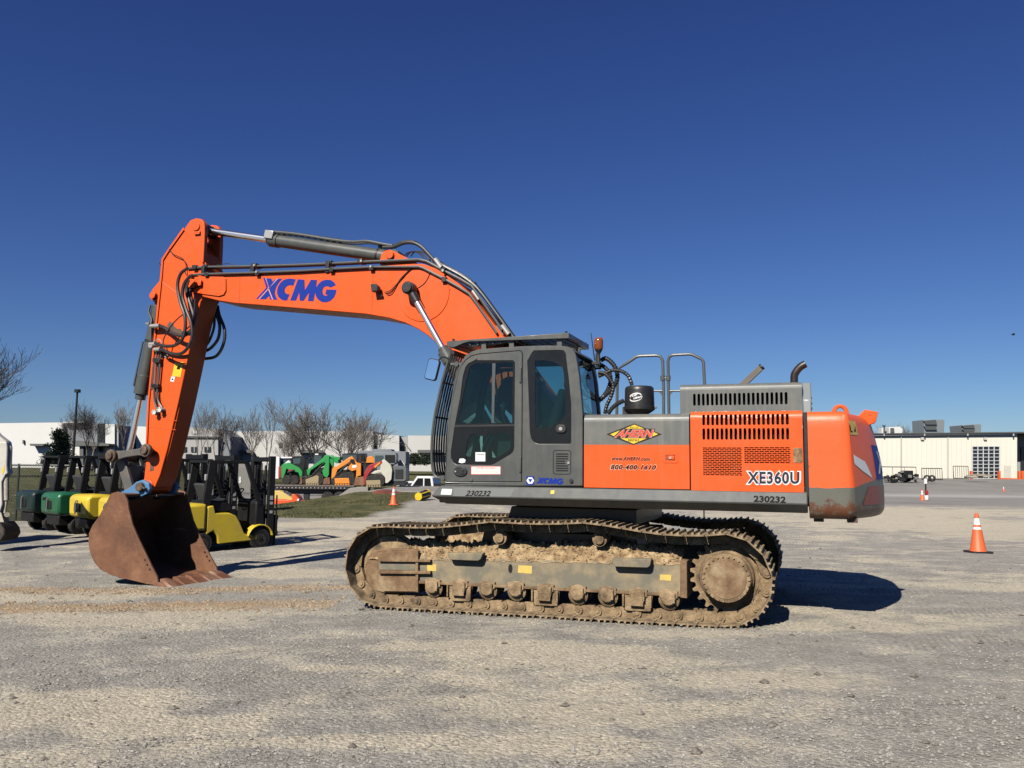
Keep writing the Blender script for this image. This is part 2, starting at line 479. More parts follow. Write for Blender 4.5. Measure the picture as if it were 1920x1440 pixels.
def shoe_mesh():
    mb = MB(); h = PITCH * 0.5; w = 0.30
    # local: x along the run, z outward (away from the wheels), y across
    prof = [(-h*0.98, -0.012), (h*0.94, -0.012), (h*0.97, 0.0), (h*0.62, 0.003), (h*0.55, 0.030), (h*0.42, 0.030), (h*0.36, 0.003),
            (h*0.0, 0.003), (-h*0.05, 0.030), (-h*0.18, 0.030), (-h*0.24, 0.003), (-h*0.60, 0.003), (-h*0.66, 0.032), (-h*0.80, 0.032), (-h*0.86, 0.0), (-h*0.95, 0.0)]
    mb.prism(prof, -w, w)
    return mb
shoe_me = None

def build_crawler(s):
    """s = -1 for the side towards the camera, +1 for the far side"""
    global shoe_me
    Yc = s * 1.295
    sg = -s                                            # outward direction helper: outer face at Yc + s*...
    def yo(d): return s * d                            # distance from the middle of the machine
    chain = MB()
    tr = None
    ch = []
    for k in range(NS):
        a, b = SP[k], SP[(k+1) % NS]
        mx, mz = (a[0]+b[0])/2, (a[1]+b[1])/2
        dx, dz = b[0]-a[0], b[1]-a[1]; L = hypot(dx, dz); dx, dz = dx/L, dz/L
        nx, nz_ = dz * -1, dx                           # run goes clockwise seen from the near side: outward is to its left
        nx, nz_ = -dz, dx
        ch.append((mx, mz, dx, dz, nx, nz_, L))
        for off in (-0.085, 0.085):
            # side link: a low block with a round boss at each pin
            y = Yc + off
            c0 = (mx - dx*L*0.30 - nx*0.013, mz - dz*L*0.30 - nz_*0.013); c1 = (mx + dx*L*0.30 - nx*0.013, mz + dz*L*0.30 - nz_*0.013)
            c2 = (mx + dx*L*0.36 - nx*0.118, mz + dz*L*0.36 - nz_*0.118); c3 = (mx - dx*L*0.36 - nx*0.118, mz - dz*L*0.36 - nz_*0.118)
            chain.prism([c0, c1, c2, c3], y - 0.025, y + 0.025)
            pc = (a[0] - nx*0.062, a[1] - nz_*0.062)
            chain.cyl((pc[0], y - 0.045, pc[1]), (pc[0], y + 0.045, pc[1]), 0.052, n=12)
        pc = (a[0] - nx*0.062, a[1] - nz_*0.062)
        chain.cyl((pc[0], Yc - 0.14, pc[1]), (pc[0], Yc + 0.14, pc[1]), 0.026, n=8)
    tr = chain.build('crawler_track', MUDDY, EX)
    if shoe_me is None:
        o = shoe_mesh().build('track_shoe', SHOE, tr, bevel=0.002, seg=1); shoe_me = o.data; first = o
    else: first = None
    for (mx, mz, dx, dz, nx, nz_, L) in ch:
        o = first if first else bpy.data.objects.new('track_shoe', shoe_me)
        if not first: COL.objects.link(o); o.parent = tr
        first = None
        m = Matrix(((dx, 0, nx, mx), (0, 1, 0, Yc), (dz, 0, nz_, mz), (0, 0, 0, 1)))
        if m.to_3x3().determinant() < 0: m = Matrix(((dx, 0, nx, mx), (0, -1, 0, Yc), (dz, 0, nz_, mz), (0, 0, 0, 1)))
        o.matrix_local = m

    # frame: long box beam with a flange
    out = XZ([(786,1044),(806,1045),(1281,1057),(1281,1117),(786,1091)], -1.42)
    fr = MB(); y0, y1 = sorted((yo(1.42), yo(1.04)))
    fr.prism(out, y0, y1)
    fl = XZ([(786,1089),(1281,1114),(1281,1119),(786,1094)], -1.44)
    f0, f1 = sorted((yo(1.455), yo(1.025)))
    frame = fr.build('track_frame', GREYD, EX, bevel=0.012)
    MB().prism(fl, f0, f1).build('flange', BROWN, frame, bevel=0.004)
    # end plate at the sprocket side
    e = XZ([(1275,1050),(1288,1052),(1289,1122),(1276,1120)], -1.44); a0, a1 = sorted((yo(1.46), yo(1.0)))
    MB().prism(e, a0, a1).build('end_plate', BROWN, frame, bevel=0.006)
    # oval hole in the beam
    hc = P(957, 1066, -1.42)
    MB().prism([(hc.x + 0.033*cos(2*pi*i/16)*0.8, hc.z + 0.052*sin(2*pi*i/16)) for i in range(16)], *sorted((yo(1.4235), yo(1.41)))).build('hole', DARK, frame)
    # idler guard and yoke
    yk = XZ([(700,1032),(724,1027),(784,1030),(786,1112),(718,1112),(697,1108),(686,1086),(685,1062),(690,1044)], -1.40)
    MB().prism(yk, *sorted((yo(1.405), yo(1.10)))).build('idler_guard', BROWN, frame, bevel=0.02)
    g2 = XZ([(708,1036),(784,1032),(785,1110),(720,1109),(707,1090)], -1.43)
    MB().prism(g2, *sorted((yo(1.432), yo(1.40)))).build('guard_plate', BROWN, frame, bevel=0.008)
    rl = MB()
    for v0, v1 in ((1048.5, 1053), (1070, 1075.5)):
        rl.prism(XZ([(710,v0),(807,v0+1),(807,v1+1),(710,v1)], -1.47), *sorted((yo(1.475), yo(1.41))))
    rl.prism(XZ([(779,1033),(784,1033),(784,1111),(779,1110)], -1.46), *sorted((yo(1.462), yo(1.41))))
    rl.build('guard_rail', BROWN, frame, bevel=0.004)
    MB().prism(XZ([(711,1054),(778,1055),(778,1069),(711,1068)], -1.435), *sorted((yo(1.437), yo(1.43)))).build('guard_panel', GREYD, frame)
    # steps
    for px in ([(838,1037),(905,1037.5),(901,1049),(896,1052),(845,1050),(841,1046)], [(1147,1047),(1221,1048),(1219,1061),(1214,1065),(1154,1063),(1149,1058)]):
        MB().prism(XZ(px, -1.52), *sorted((yo(1.52), yo(1.415)))).build('step', GREYD, frame, bevel=0.008)
    # bottom rollers, three of them behind guards
    rx = [(810,1100),(861,1102),(912,1104),(966,1106),(1022,1110),(1082,1113),(1138,1116),(1196,1119),(1253,1122)]
    for k, px in enumerate(rx):
        c = P(px[0], px[1], -1.47); z = c.z - 0.02
        r = MB()
        r.rings((c.x, yo(1.44), z), (0, -s, 0), [(0.0, 0.085), (0.02, 0.115), (0.1, 0.115), (0.11, 0.092), (0.19, 0.092), (0.2, 0.115), (0.29, 0.115), (0.31, 0.08)], 20)
        ro = r.build('track_roller', MUDDY, frame)
        h = MB(); h.rings((c.x, yo(1.44), z + 0.018), (0, s, 0), [(0, 0.085), (0.03, 0.083), (0.045, 0.07), (0.05, 0.0)], 16, cap=False)
        h.box(c.x - 0.10, c.x + 0.10, *sorted((yo(1.40), yo(1.46))), z + 0.02, z + 0.10)
        h.box(c.x + 0.045, c.x + 0.075, *sorted((yo(1.45), yo(1.49))), z - 0.03, z + 0.08)
        h.build('roller_cap', MUDDY, ro, bevel=0.006)
    for px in ([(838,1095),(886,1097),(884,1122),(880,1128),(848,1127),(843,1120)], [(996,1103),(1049,1106),(1048,1131),(1044,1137),(1003,1135),(999,1128)],
               [(1166,1112),(1224,1115),(1223,1140),(1219,1147),(1174,1145),(1168,1138)]):
        g = MB(); q = XZ(px, -1.44); g.prism(q, *sorted((yo(1.442), yo(1.425))))
        x0 = min(p[0] for p in q); x1 = max(p[0] for p in q); z0 = min(p[1] for p in q); z1 = max(p[1] for p in q)
        g.box(x0 + 0.01, x0 + 0.03, *sorted((yo(1.475), yo(1.443))), z0 + 0.05, z1 - 0.01)
        g.box(x1 - 0.03, x1 - 0.01, *sorted((yo(1.475), yo(1.443))), z0 + 0.05, z1 - 0.01)
        g.box((x0+x1)/2 - 0.075, (x0+x1)/2 + 0.075, *sorted((yo(1.49), yo(1.443))), z1 - 0.13, z1 - 0.03)
        g.build('roller_guard', MUDDY, frame, bevel=0.005)
    # carrier rollers on top
    for px in ((937, 1008), (1124, 1011)):
        c = P(px[0], px[1], -1.40)
        r = MB(); r.rings((c.x, yo(1.40), c.z), (0, -s, 0), [(-0.03, 0.0), (-0.03, 0.055), (0, 0.06), (0.0, 0.085), (0.06, 0.085), (0.07, 0.07), (0.16, 0.07), (0.17, 0.085), (0.23, 0.085), (0.23, 0.0)], 18, cap=False)
        r.cyl((c.x, yo(1.20), c.z), (c.x, yo(1.2), c.z - 0.24), 0.04)
        r.build('carrier_roller', MUDDY, frame)
    # idler wheel
    r = MB(); r.rings((-2.10, yo(1.40), 0.470), (0, -s, 0), [(0, 0.10), (0.03, 0.30), (0.05, 0.355), (0.10, 0.355), (0.11, 0.39), (0.14, 0.39), (0.15, 0.355), (0.2, 0.355), (0.22, 0.3), (0.24, 0.1)], 32)
    r.build('idler_wheel', MUDDY, frame)
    # sprocket and final drive
    sc = P(1358, 1086, -1.5); cx, cz = 2.02, 0.523
    tn = 23; g = []
    for k in range(tn):
        a = 2*pi*k/tn
        for da, rr in ((-0.5, 0.352), (-0.30, 0.356), (-0.13, 0.405), (0.13, 0.405), (0.30, 0.356)):
            aa = a + da * 2*pi/tn; g.append((cx + rr*cos(aa), cz + rr*sin(aa)))
    so_ = MB().prism(g, *sorted((yo(1.33), yo(1.26)))).build('sprocket', MUDDY, frame, bevel=0.004)
    d = MB(); d.rings((cx, yo(1.20), cz), (0, s, 0), [(0, 0.34), (0.14, 0.335), (0.15, 0.30), (0.20, 0.285), (0.21, 0.27), (0.27, 0.262), (0.285, 0.25), (0.285, 0.0)], 40, cap=False)
    fd = d.build('final_drive', MUDDY, frame)
    cv = MB(); cv.rings((cx, yo(1.484), cz), (0, s, 0), [(0, 0.215), (0.006, 0.213), (0.007, 0.0)], 40, cap=False)
    cv.build('drive_cover', BROWN, fd)
    bl = MB()
    for k in range(26):
        a = 2*pi*k/26; bl.cyl((cx + 0.238*cos(a), yo(1.48), cz + 0.238*sin(a)), (cx + 0.238*cos(a), yo(1.50), cz + 0.238*sin(a)), 0.013, n=6)
    bl.build('cover_bolt', MUDDY, fd)
    # worn yellow stickers
    if s < 0:
        for px in ([(801,1057),(818,1058),(818,1071),(801,1070)], [(972,1060),(998,1061),(997,1076),(971,1074)], [(1238,1077),(1259,1078),(1258,1089),(1237,1088)]):
            decal('sticker', px, -1.4215, YELD, frame)
    # dirt heaped on the frame
    tops = [(704,1036),(714,1027),(735,1019),(760,1016),(790,1014),(820,1019),(850,1022),(885,1021),(915,1021),(945,1018),(968,1016),(1000,1024),(1030,1024),(1060,1022),(1090,1020),(1120,1022),(1150,1022),(1180,1024),(1210,1026),(1240,1028),(1265,1029),(1280,1036)]
    hb = XZ(tops, -1.25)
    nx_, ny_ = 300, 40; vs, fs = [], []
    x0, x1 = hb[0][0], hb[-1][0]
    base = XZ([(704,1046),(1284,1058)], -1.42)
    for i in range(nx_):
        x = x0 + (x1-x0)*i/(nx_-1)
        for k in range(len(hb)-1):
            if hb[k][0] <= x <= hb[k+1][0] + 1e-6: break
        t = (x-hb[k][0])/(hb[k+1][0]-hb[k][0]); zt = hb[k][1] + (hb[k+1][1]-hb[k][1])*t
        zb = base[0][1] + (base[1][1]-base[0][1])*(x-base[0][0])/(base[1][0]-base[0][0])
        for j in range(ny_):
            q = j/(ny_-1); y = 1.425 - 0.40*q
            env = min(1, q/0.42)**0.75 * min(1, (1-q)/0.12)**0.5
            nn = noise.fractal(Vector((x*9, y*9, s*3.0)), 0.8, 2.0, 5)
            n2 = noise.cell(Vector((x*26, y*26, 5)))*0.6 + noise.noise(Vector((x*34, y*34, 5)))
            z = zb - 0.012 + (zt - zb + 0.012) * max(0, env) + (nn*0.045 + n2*0.020) * (0.25 + env)
            vs.append((x, s*y, z))
    for i in range(nx_-1):
        for j in range(ny_-1):
            a = i*ny_+j; fs.append((a, a+1, a+ny_+1, a+ny_))
    mm = MB().add(vs, fs); R = random.Random(8 if s < 0 else 9)
    for k in range(1500 if s < 0 else 300):
        i = R.randrange(2, nx_-2); j = R.randrange(1, int(ny_*0.7)); c = Vector(vs[i*ny_ + j]); r = 0.007*(4.2)**(R.random()**1.8)
        oc = [Vector((R.gauss(0, .5) + a, R.gauss(0, .5) + b_, R.gauss(0, .4) + d_)).normalized()*r*R.uniform(0.7, 1.25) for a, b_, d_ in ((2,0,0),(0,2,0),(-2,0,0),(0,-2,0),(0,0,2),(0,0,-2))]
        mm.add([c + q for q in oc], [(0,1,4),(1,2,4),(2,3,4),(3,0,4),(1,0,5),(2,1,5),(3,2,5),(0,3,5)])
    mm.build('heaped_mud', MUD, frame, smooth=40)
build_crawler(-1); build_crawler(1)

# ------------------------------------------------------------------ centre frame and slew ring
cb = MB(); cb.prism([(-1.05,0.52),(1.05,0.52),(0.95,0.92),(-0.95,0.92)], -1.03, 1.03)
cbo = cb.build('car_body', BLACKP, EX, bevel=0.02)
MB().rings((0.1, 0, 0.90), (0,0,1), [(0, 0.80), (0.08, 0.80), (0.09, 0.76), (0.24, 0.76)], 40).build('slew_ring', BLACKP, cbo)
MB().prism([(-0.68,1.02),(0.95,1.02),(0.95,1.21),(-0.62,1.21)], -0.95, 0.95).build('under_frame', BLACKP, EX, bevel=0.01)

# ------------------------------------------------------------------ upper deck
D0, D1 = -1.30, 2.868
dk = MB().box(D0, D1, -1.37, 1.37, 1.25, 1.452).build('deck', GREY, EX, bevel=0.008)
def skirt(s):
    a = [(P(826,911,-1.475), 1.475), (P(807.5,932.5,-1.50), 1.50), (P(836,946,-1.40), 1.40)]
    xs = [q[0].x for q in a]; zt, zr, zb = 1.463, 1.333, 1.236
    vs = []
    for x0, y, z in ((xs[0], 1.475, zt), (xs[1], 1.50, zr), (xs[2], 1.395, zb), (xs[2]+0.02, 1.36, zb+0.01), (xs[0]+0.02, 1.36, zt-0.004)): vs.append((x0, s*y, z))
    for x0, y, z in ((D1, 1.475, zt), (D1, 1.50, zr), (D1, 1.395, zb), (D1, 1.36, zb+0.01), (D1, 1.36, zt-0.004)): vs.append((x0, s*y, z))
    fs = [(i, (i+1) % 5, 5+(i+1) % 5, 5+i) for i in range(5)] + [(4,3,2,1,0), (5,6,7,8,9)]
    return MB().add(vs, fs).build('side_skirt', GREY, dk, bevel=0.012)
sk = skirt(-1); skirt(1)
# front beam of the deck between the skirts
MB().prism_x([(-1.38,1.25),(1.38,1.25),(1.38,1.455),(-1.38,1.455)], -1.42, -1.3).build('front_beam', GREY, dk, bevel=0.02)
def skirt_pt(u, v):
    """photo point on the leaning upper face of the near skirt"""
    t = 0.5
    for _ in range(4):
        p = P(u, v, -(1.475 + 0.025*t)); t = (1.463 - p.z)/0.13
    return Vector((p.x, p.y - 0.003, p.z))
def skirt_quad(px):
    tl, tr, br, bl = [skirt_pt(u, v) for u, v in px]
    return lambda a, b: (bl*(1-a)*(1-b) + br*a*(1-b) + tr*a*b + tl*(1-a)*b)
lettering('serial_number', '230232', skirt_quad([(875,919.5),(921,920),(919,930.5),(872,930)]), BLACKV, sk, 0.2, 0.03)
lettering('serial_number', '230232', skirt_quad([(1413,929),(1474,931),(1473,943),(1413,941)]), BLACKV, sk, 0.0, 0.035)
def skdecal(name, px, mat):
    pts = [skirt_pt(u, v) for u, v in px]; k = len(pts)
    return MB().add(pts, [tuple(range(k))]).build(name, mat, sk)
skdecal('white_label', [(829,916.5),(848,917),(846,927.5),(826.5,927)], WHITE)
PATCHM = paint('fresh_grey_patch', (0.115, 0.128, 0.122), 0.5, amount=0.1)
skdecal('paint_patch', [(850,914),(965,916.5),(958,931.5),(850,930.5)], PATCHM).location.y = 0.0015
skdecal('yellow_label', [(1033,919.5),(1040,919.5),(1039,926),(1032,926)], YEL)

# ------------------------------------------------------------------ cab
YC, YF = -1.47, -0.52
CAB = XZ([(834,911),(834,898),(837,830),(840,787),(851,717),(856,699),(862,683),(872,667),(884,659),(899,654.5),(940,651.5),(980,649),(1020,647.8),(1051,648),(1063,649.5),(1072,653),(1077,659),(1080,667),(1086,704),(1092.5,773),(1092.5,911)], YC)
def inset(poly, d):
    n = len(poly); out = []
    A = sum(poly[i][0]*poly[(i+1) % n][1] - poly[(i+1) % n][0]*poly[i][1] for i in range(n)); sgn = 1 if A > 0 else -1
    for i in range(n):
        p0, p1, p2 = poly[i-1], poly[i], poly[(i+1) % n]
        e1 = (p1[0]-p0[0], p1[1]-p0[1]); e2 = (p2[0]-p1[0], p2[1]-p1[1])
        l1 = hypot(*e1) or 1; l2 = hypot(*e2) or 1
        n1 = (-e1[1]/l1*sgn, e1[0]/l1*sgn); n2 = (-e2[1]/l2*sgn, e2[0]/l2*sgn)
        bx, bz = n1[0]+n2[0], n1[1]+n2[1]; q = bx*bx+bz*bz
        k = 2/q if q > 0.2 else 1
        out.append((p1[0] + bx*d*k, p1[1] + bz*d*k))
    return out
door_px = [(836.5,903),(838,860),(843,800),(851,740),(860,699),(865,687),(873,676),(884,668),(897,664.5),(940,661),(973,658.3),(977,659),(979,663),(978.5,780),(977.5,903)]
DOOR = XZ(door_px, YC)
rw_px = [(998,661),(1001,657.5),(1052,656.5),(1057,658),(1060,662),(1066,710),(1070.6,758),(1070.6,829),(1069,832),(1010,832),(1001,829),(996,822),(994,812),(989,676)]
RWIN = XZ(rw_px, YC)
body = MB()
body.plate([CAB, inset(DOOR, -0.006), RWIN], onY(YC), 0.03)
cab = body.build('cab', GREY, EX, bevel=0.006)
# roof, back and front edge strips, rounded at both sides
def strip(name, poly, mat, parent, inner=0.05, y0=YC, y1=YF):
    rows = [(y0 + 0.0, 0.022), (y0 - 0.0 + 0.006, 0.008), (y0 + 0.022, 0.0), (y1 - 0.022, 0.0), (y1 - 0.006, 0.008), (y1, 0.022)]
    full = CAB
    mb = MB(); k = len(poly)
    def off(d):
        r = inset(CAB, d); return [r[i] for i in poly]
    grid = [[(x, y, z) for x, z in off(d)] for y, d in rows] + [[(x, y, z) for x, z in off(inner)] for y in (y1 - 0.02, y0 + 0.02)]
    vs = [p for r in grid for p in r]; m = len(grid); fs = []
    for r in range(m):
        for i in range(k-1):
            fs.append((r*k+i, r*k+i+1, ((r+1) % m)*k+i+1, ((r+1) % m)*k+i))
    fs.append(tuple(r*k for r in range(m))); fs.append(tuple(r*k+k-1 for r in reversed(range(m))))
    return mb.add(vs, fs).build(name, mat, parent, smooth=50)
strip('cab_roof', list(range(6, 17)), GREY, cab)
strip('front_pillar', [1, 2, 3, 4, 5, 6], GREY, cab, 0.06, YC, YC + 0.10)
strip('front_pillar', [1, 2, 3, 4, 5, 6], GREY, cab, 0.06, YF - 0.08, YF)
strip('rear_pillar', [17, 18, 19, 20], GREY, cab, 0.06, YC, YC + 0.09)
strip('rear_pillar', [17, 18, 19, 20], GREY, cab, 0.06, YF - 0.09, YF)
# rear header and lower rear wall
xr = CAB[20][0]
MB().box(xr - 0.05, xr - 0.004, YC + 0.02, YF - 0.02, 1.50, 2.34).build('rear_wall', GREY, cab)
MB().box(CAB[1][0] + 0.02, xr - 0.01, YC + 0.03, YF - 0.02, 1.46, 1.54).build('cab_floor', BLACKP, cab)
MB().box(CAB[1][0] + 0.004, CAB[1][0] + 0.05, YC + 0.05, YF - 0.05, 1.50, 1.72).build('front_wall', GREY, cab)
# far side: pillar frame with a big window
far_hole = XZ([(862,715),(872,685),(890,672),(1050,668),(1066,680),(1074,760),(1076,815),(1060,850),(850,856),(846,820),(852,780)], YC)
MB().plate([CAB, far_hole], onY(YF - 0.03), 0.03).build('far_side_wall', GREY, cab, bevel=0.005)
MB().plate([inset(far_hole, -0.02)], onY(YF - 0.02), 0.006).build('far_side_glass', CLEAR, cab)
# glass: windscreen, rear window
def glass_strip(name, idx, d, y0, y1, parent, mat):
    r = inset(CAB, d); p = [r[i] for i in idx]; k = len(p)
    vs = [(x, y0, z) for x, z in p] + [(x, y1, z) for x, z in p]
    return MB().add(vs, [(i, i+1, k+i+1, k+i) for i in range(k-1)]).build(name, mat, parent)
glass_strip('windscreen', [1, 2, 3, 4, 5, 6], 0.025, YC + 0.09, YF - 0.07, cab, CLEAR)
glass_strip('rear_window', [17, 18, 19], 0.02, YC + 0.08, YF - 0.08, cab, TINT)
# rear quarter window: black border with a clear middle
rin = XZ([(1003,676),(1020,675.5),(1034,677),(1048,683.5),(1055,690),(1057,700),(1061,777),(1057,785),(1034,800),(1028,801.5),(1008,801.5),(1004,798),(1003,740)], YC)
rwf = MB().plate([inset(RWIN, 0.003), rin], onY(YC + 0.004), 0.012).build('rear_side_window', BLKGLASS, cab)
MB().plate([inset(rin, -0.01)], onY(YC + 0.010), 0.004).build('rear_side_glass', TINT, rwf)
lk = MB(); lc = P(1052, 804, YC); lk.prism(roundrect(lc.x - 0.066, lc.x + 0.066, lc.z - 0.05, lc.z + 0.05, 0.045, 5), YC - 0.016, YC + 0.006)
lo_ = lk.build('window_lock', BLACKP, rwf, bevel=0.01)
MB().cyl((lc.x, YC - 0.024, lc.z), (lc.x, YC - 0.012, lc.z), 0.022, n=14).build('lock_knob', ZINC, rwf)
# vent
vp = XZ([(1037,844),(1071,844),(1071,890),(1037,890)], YC); vx0, vx1, vz1, vz0 = vp[0][0], vp[1][0], vp[0][1], vp[2][1]
vr = roundrect(vx0, vx1, vz0, vz1, 0.03)
MB().plate([vr, inset(vr, 0.008)], onY(YC - 0.001), 0.001).build('vent_seam', BLACKV, cab)
slots = MB()
for k in range(8):
    z = vz1 - 0.045 - k * (vz1 - vz0 - 0.09)/7
    xa, xb = vx0 + 0.038, vx1 - 0.038
    if k in (3, 4): xb -= 0.032
    slots.box(xa, xb, YC - 0.002, YC + 0.001, z - 0.0065, z + 0.0065)
slots.build('vent_slot', BLACKV, cab)
MB().cyl((vx1 - 0.03, YC - 0.012, (vz0+vz1)/2 - 0.005), (vx1 - 0.03, YC + 0.002, (vz0+vz1)/2 - 0.005), 0.014, n=12).build('vent_latch', ZINC, cab)
# vertical seam of the door pillar
MB().plate([XZ([(979.5,663),(980.6,663),(978.8,903),(977.7,903)], YC)], onY(YC - 0.0008), 0.0006).build('door_gap', BLACKV, cab)

# logo letters, drawn in the photo's zoom of the boom decal (10.667 x)
def lg(pts): return [(470 + x/10.667, 500 + y/10.667) for x, y in pts]
X1 = lg([(300,232),(412,235),(440,300),(505,238),(632,240),(560,325),(515,400),(490,480),(485,540),(500,600),(540,660),(385,655),(368,585),(300,650),(185,650),(345,455),(360,395)])
X2 = lg([(248,215),(285,222),(345,395),(330,445),(145,645),(110,640),(310,420)])
Cc = lg([(900,255),(850,382),(800,370),(745,378),(705,410),(680,455),(682,500),(705,535),(745,550),(780,548),(728,675),(660,675),(600,650),(555,605),(530,550),(525,480),(545,400),(590,325),(650,270),(720,243),(800,236)])
Mm = lg([(945,250),(1075,258),(1085,465),(1205,260),(1325,265),(1310,420),(1290,520),(1275,590),(1255,690),(1145,688),(1165,515),(1060,682),(980,680),(970,515),(905,678),(790,675)])
Gg = lg([(1705,370),(1590,418),(1550,395),(1505,390),(1460,415),(1435,470),(1440,530),(1460,565),(1500,583),(1545,565),(1490,550),(1515,455),(1715,460),(1705,530),(1670,610),(1600,680),(1510,714),(1420,705),(1345,655),(1300,580),(1290,500),(1310,420),(1350,350),(1420,285),(1510,258),(1600,265),(1670,310)])
XS = [lg([(288,222),(304,228),(362,400),(356,420),(450,655),(428,656),(345,440),(160,648),(176,650),(352,452),(520,238),(548,238),(372,425)])]
def logo(name, fn, mat, parent, t=0.002):
    mb = MB()
    for lp in (X1, X2, Cc, Mm, Gg):
        V, T = triang([lp])
        mb.add([fn(a, b) for a, b in V], T)
    return mb.build(name, mat, parent, fix=False)
# small logo on the cab foot
b0 = P(1005,895,YC); b1 = P(1057,909,YC)
def cablogo(u, v):
    a = (u - 480)/(632 - 480); b = (v - 520)/(567.5 - 520)
    return Vector((b0.x + (b1.x-b0.x)*a, YC - 0.003, b0.z + (b1.z-b0.z)*b))
logo('maker_logo', cablogo, LOGOBLUE, cab)
bq = XZ([(987,893),(1002,893),(1002,909),(987,909)], YC); bx, bz = (bq[0][0]+bq[1][0])/2, (bq[0][1]+bq[2][1])/2
decal('badge', [(987,893),(1002,893),(1002,909),(987,909)], YC, LOGOBLUE, cab)
MB().prism([(bx + 0.047*cos(2*pi*i/6), bz + 0.043*sin(2*pi*i/6)) for i in range(6)], YC - 0.0035, YC - 0.002).build('badge_hexagon', WHITE, cab)
MB().prism([(bx - 0.026, bz + 0.018), (bx + 0.026, bz + 0.018), (bx, bz - 0.026)], YC - 0.005, YC - 0.0035).build('badge_triangle', LOGOBLUE, cab)
hk = P(1071.5, 901.5, YC); MB().cyl((hk.x, YC - 0.02, hk.z), (hk.x, YC + 0.01, hk.z), 0.022, n=12).build('cab_latch', BLACKP, cab)

# door
win_px = [(890,676),(878,682),(873,689),(868,706),(863,746),(853,798),(846,845),(846,858),(850,867),(857,871),(921,872),(928,869),(957,852),(962,847),(964,840),(965.5,680),(962,676)]
WIN = XZ(win_px, YC)
door = MB().plate([DOOR, WIN], onY(YC - 0.004), 0.03).build('cab_door', GREY, EX, bevel=0.005)
up_px = [(891,681),(882,687),(879,694),(873,720),(857,794),(960,793),(961.5,679.5)]
lo_px = [(882,815),(892,813),(896,817),(912,817.5),(916,813),(953,812),(957,815),(957,840),(953,845),(928,861),(922,863),(878,863),(874,860),(873,850),(876,828)]
UP, LO = XZ(up_px, YC), XZ(lo_px, YC)
dw = MB().plate([inset(WIN, 0.003), UP, LO], onY(YC + 0.004), 0.012).build('door_window', BLKGLASS, door)
gl_ = MB().plate([inset(UP, -0.01)], onY(YC + 0.010), 0.004).build('upper_glass', TINT, door)
MB().plate([inset(LO, -0.01)], onY(YC + 0.010), 0.004).build('lower_glass', TINT, door)
MB().plate([XZ([(923,681),(929,681),(926,793),(921.5,793)], YC)], onY(YC + 0.002), 0.010).build('window_bar', plain('window_bar_grey', (0.05, 0.065, 0.068), 0.5), door)
MB().plate([XZ([(853,797),(964,795.5),(964,799),(852,800.5)], YC)], onY(YC - 0.001), 0.008).build('window_sill', BLACKP, door)
decal('white_label', [(891.5,848),(910,848),(910,865),(891.5,865)], YC + 0.003, WHITE, door)
lettering('label_text', 'WARNING', quad([(893.5,851.5),(908,851.5),(908,853.5),(893.5,853.5)], YC - 0.001), BLACKV, door, 0, 0.02)
decal('white_blob', [(862,860),(869,859.5),(873,862),(872,867),(866,868.5),(860,867)], YC + 0.001, WHITE, door)
decal('red_label', [(883,874),(939,874),(939,890),(883,890)], YC - 0.0045, REDV, door, 0.001)
decal('red_label_paper', [(884,875),(938,875),(938,889),(884,889)], YC - 0.0055, plain('label_paper', (0.82,0.74,0.68), 0.5), door, 0.001)
for k, (tx, v0, v1, u0, u1) in enumerate((('CUSTOMER RESPONSIBILITY', 876.2, 878.6, 892, 931), ('CHECK OIL AND WATER BEFORE USE', 880, 881.6, 889, 933), ('GREASE MACHINE DAILY', 883, 884.6, 888, 934), ('RETURN WITH FULL FUEL TANK', 886, 887.6, 887, 935))):
    lettering('label_text', tx, quad([(u0,v0),(u1,v0),(u1,v1),(u0,v1)], YC - 0.0075), PINK if k else REDV, door, 0, 0.01)
hc = P(864, 884, YC)
hd = MB().prism([(hc.x + 0.090*cos(2*pi*i/24), hc.z + 0.062*sin(2*pi*i/24)) for i in range(24)], YC - 0.022, YC - 0.004).build('door_handle', BLACKP, door, bevel=0.008)
MB().prism([(hc.x - 0.005, hc.z + 0.032), (hc.x + 0.055, hc.z + 0.030), (hc.x + 0.03, hc.z), (hc.x + 0.05, hc.z - 0.035), (hc.x, hc.z - 0.035)], YC - 0.030, YC - 0.022).build('handle_lever', BLACKP, door, bevel=0.004)
MB().cyl((hc.x - 0.062, YC - 0.026, hc.z), (hc.x - 0.062, YC - 0.02, hc.z), 0.011, n=10).build('key_lock', ZINC, door)
for v in (703, 871):
    q = P(976.5, v, YC); MB().box(q.x - 0.016, q.x + 0.010, YC - 0.02, YC - 0.003, q.z - 0.095, q.z + 0.095).build('hinge', GREY, door, bevel=0.006)
for u, v in ((892.5, 672), (884, 900)):
    q = P(u, v, YC); MB().cyl((q.x, YC - 0.014, q.z), (q.x, YC - 0.004, q.z), 0.019, n=14).build('bumper', GREY, door, bevel=0.004)

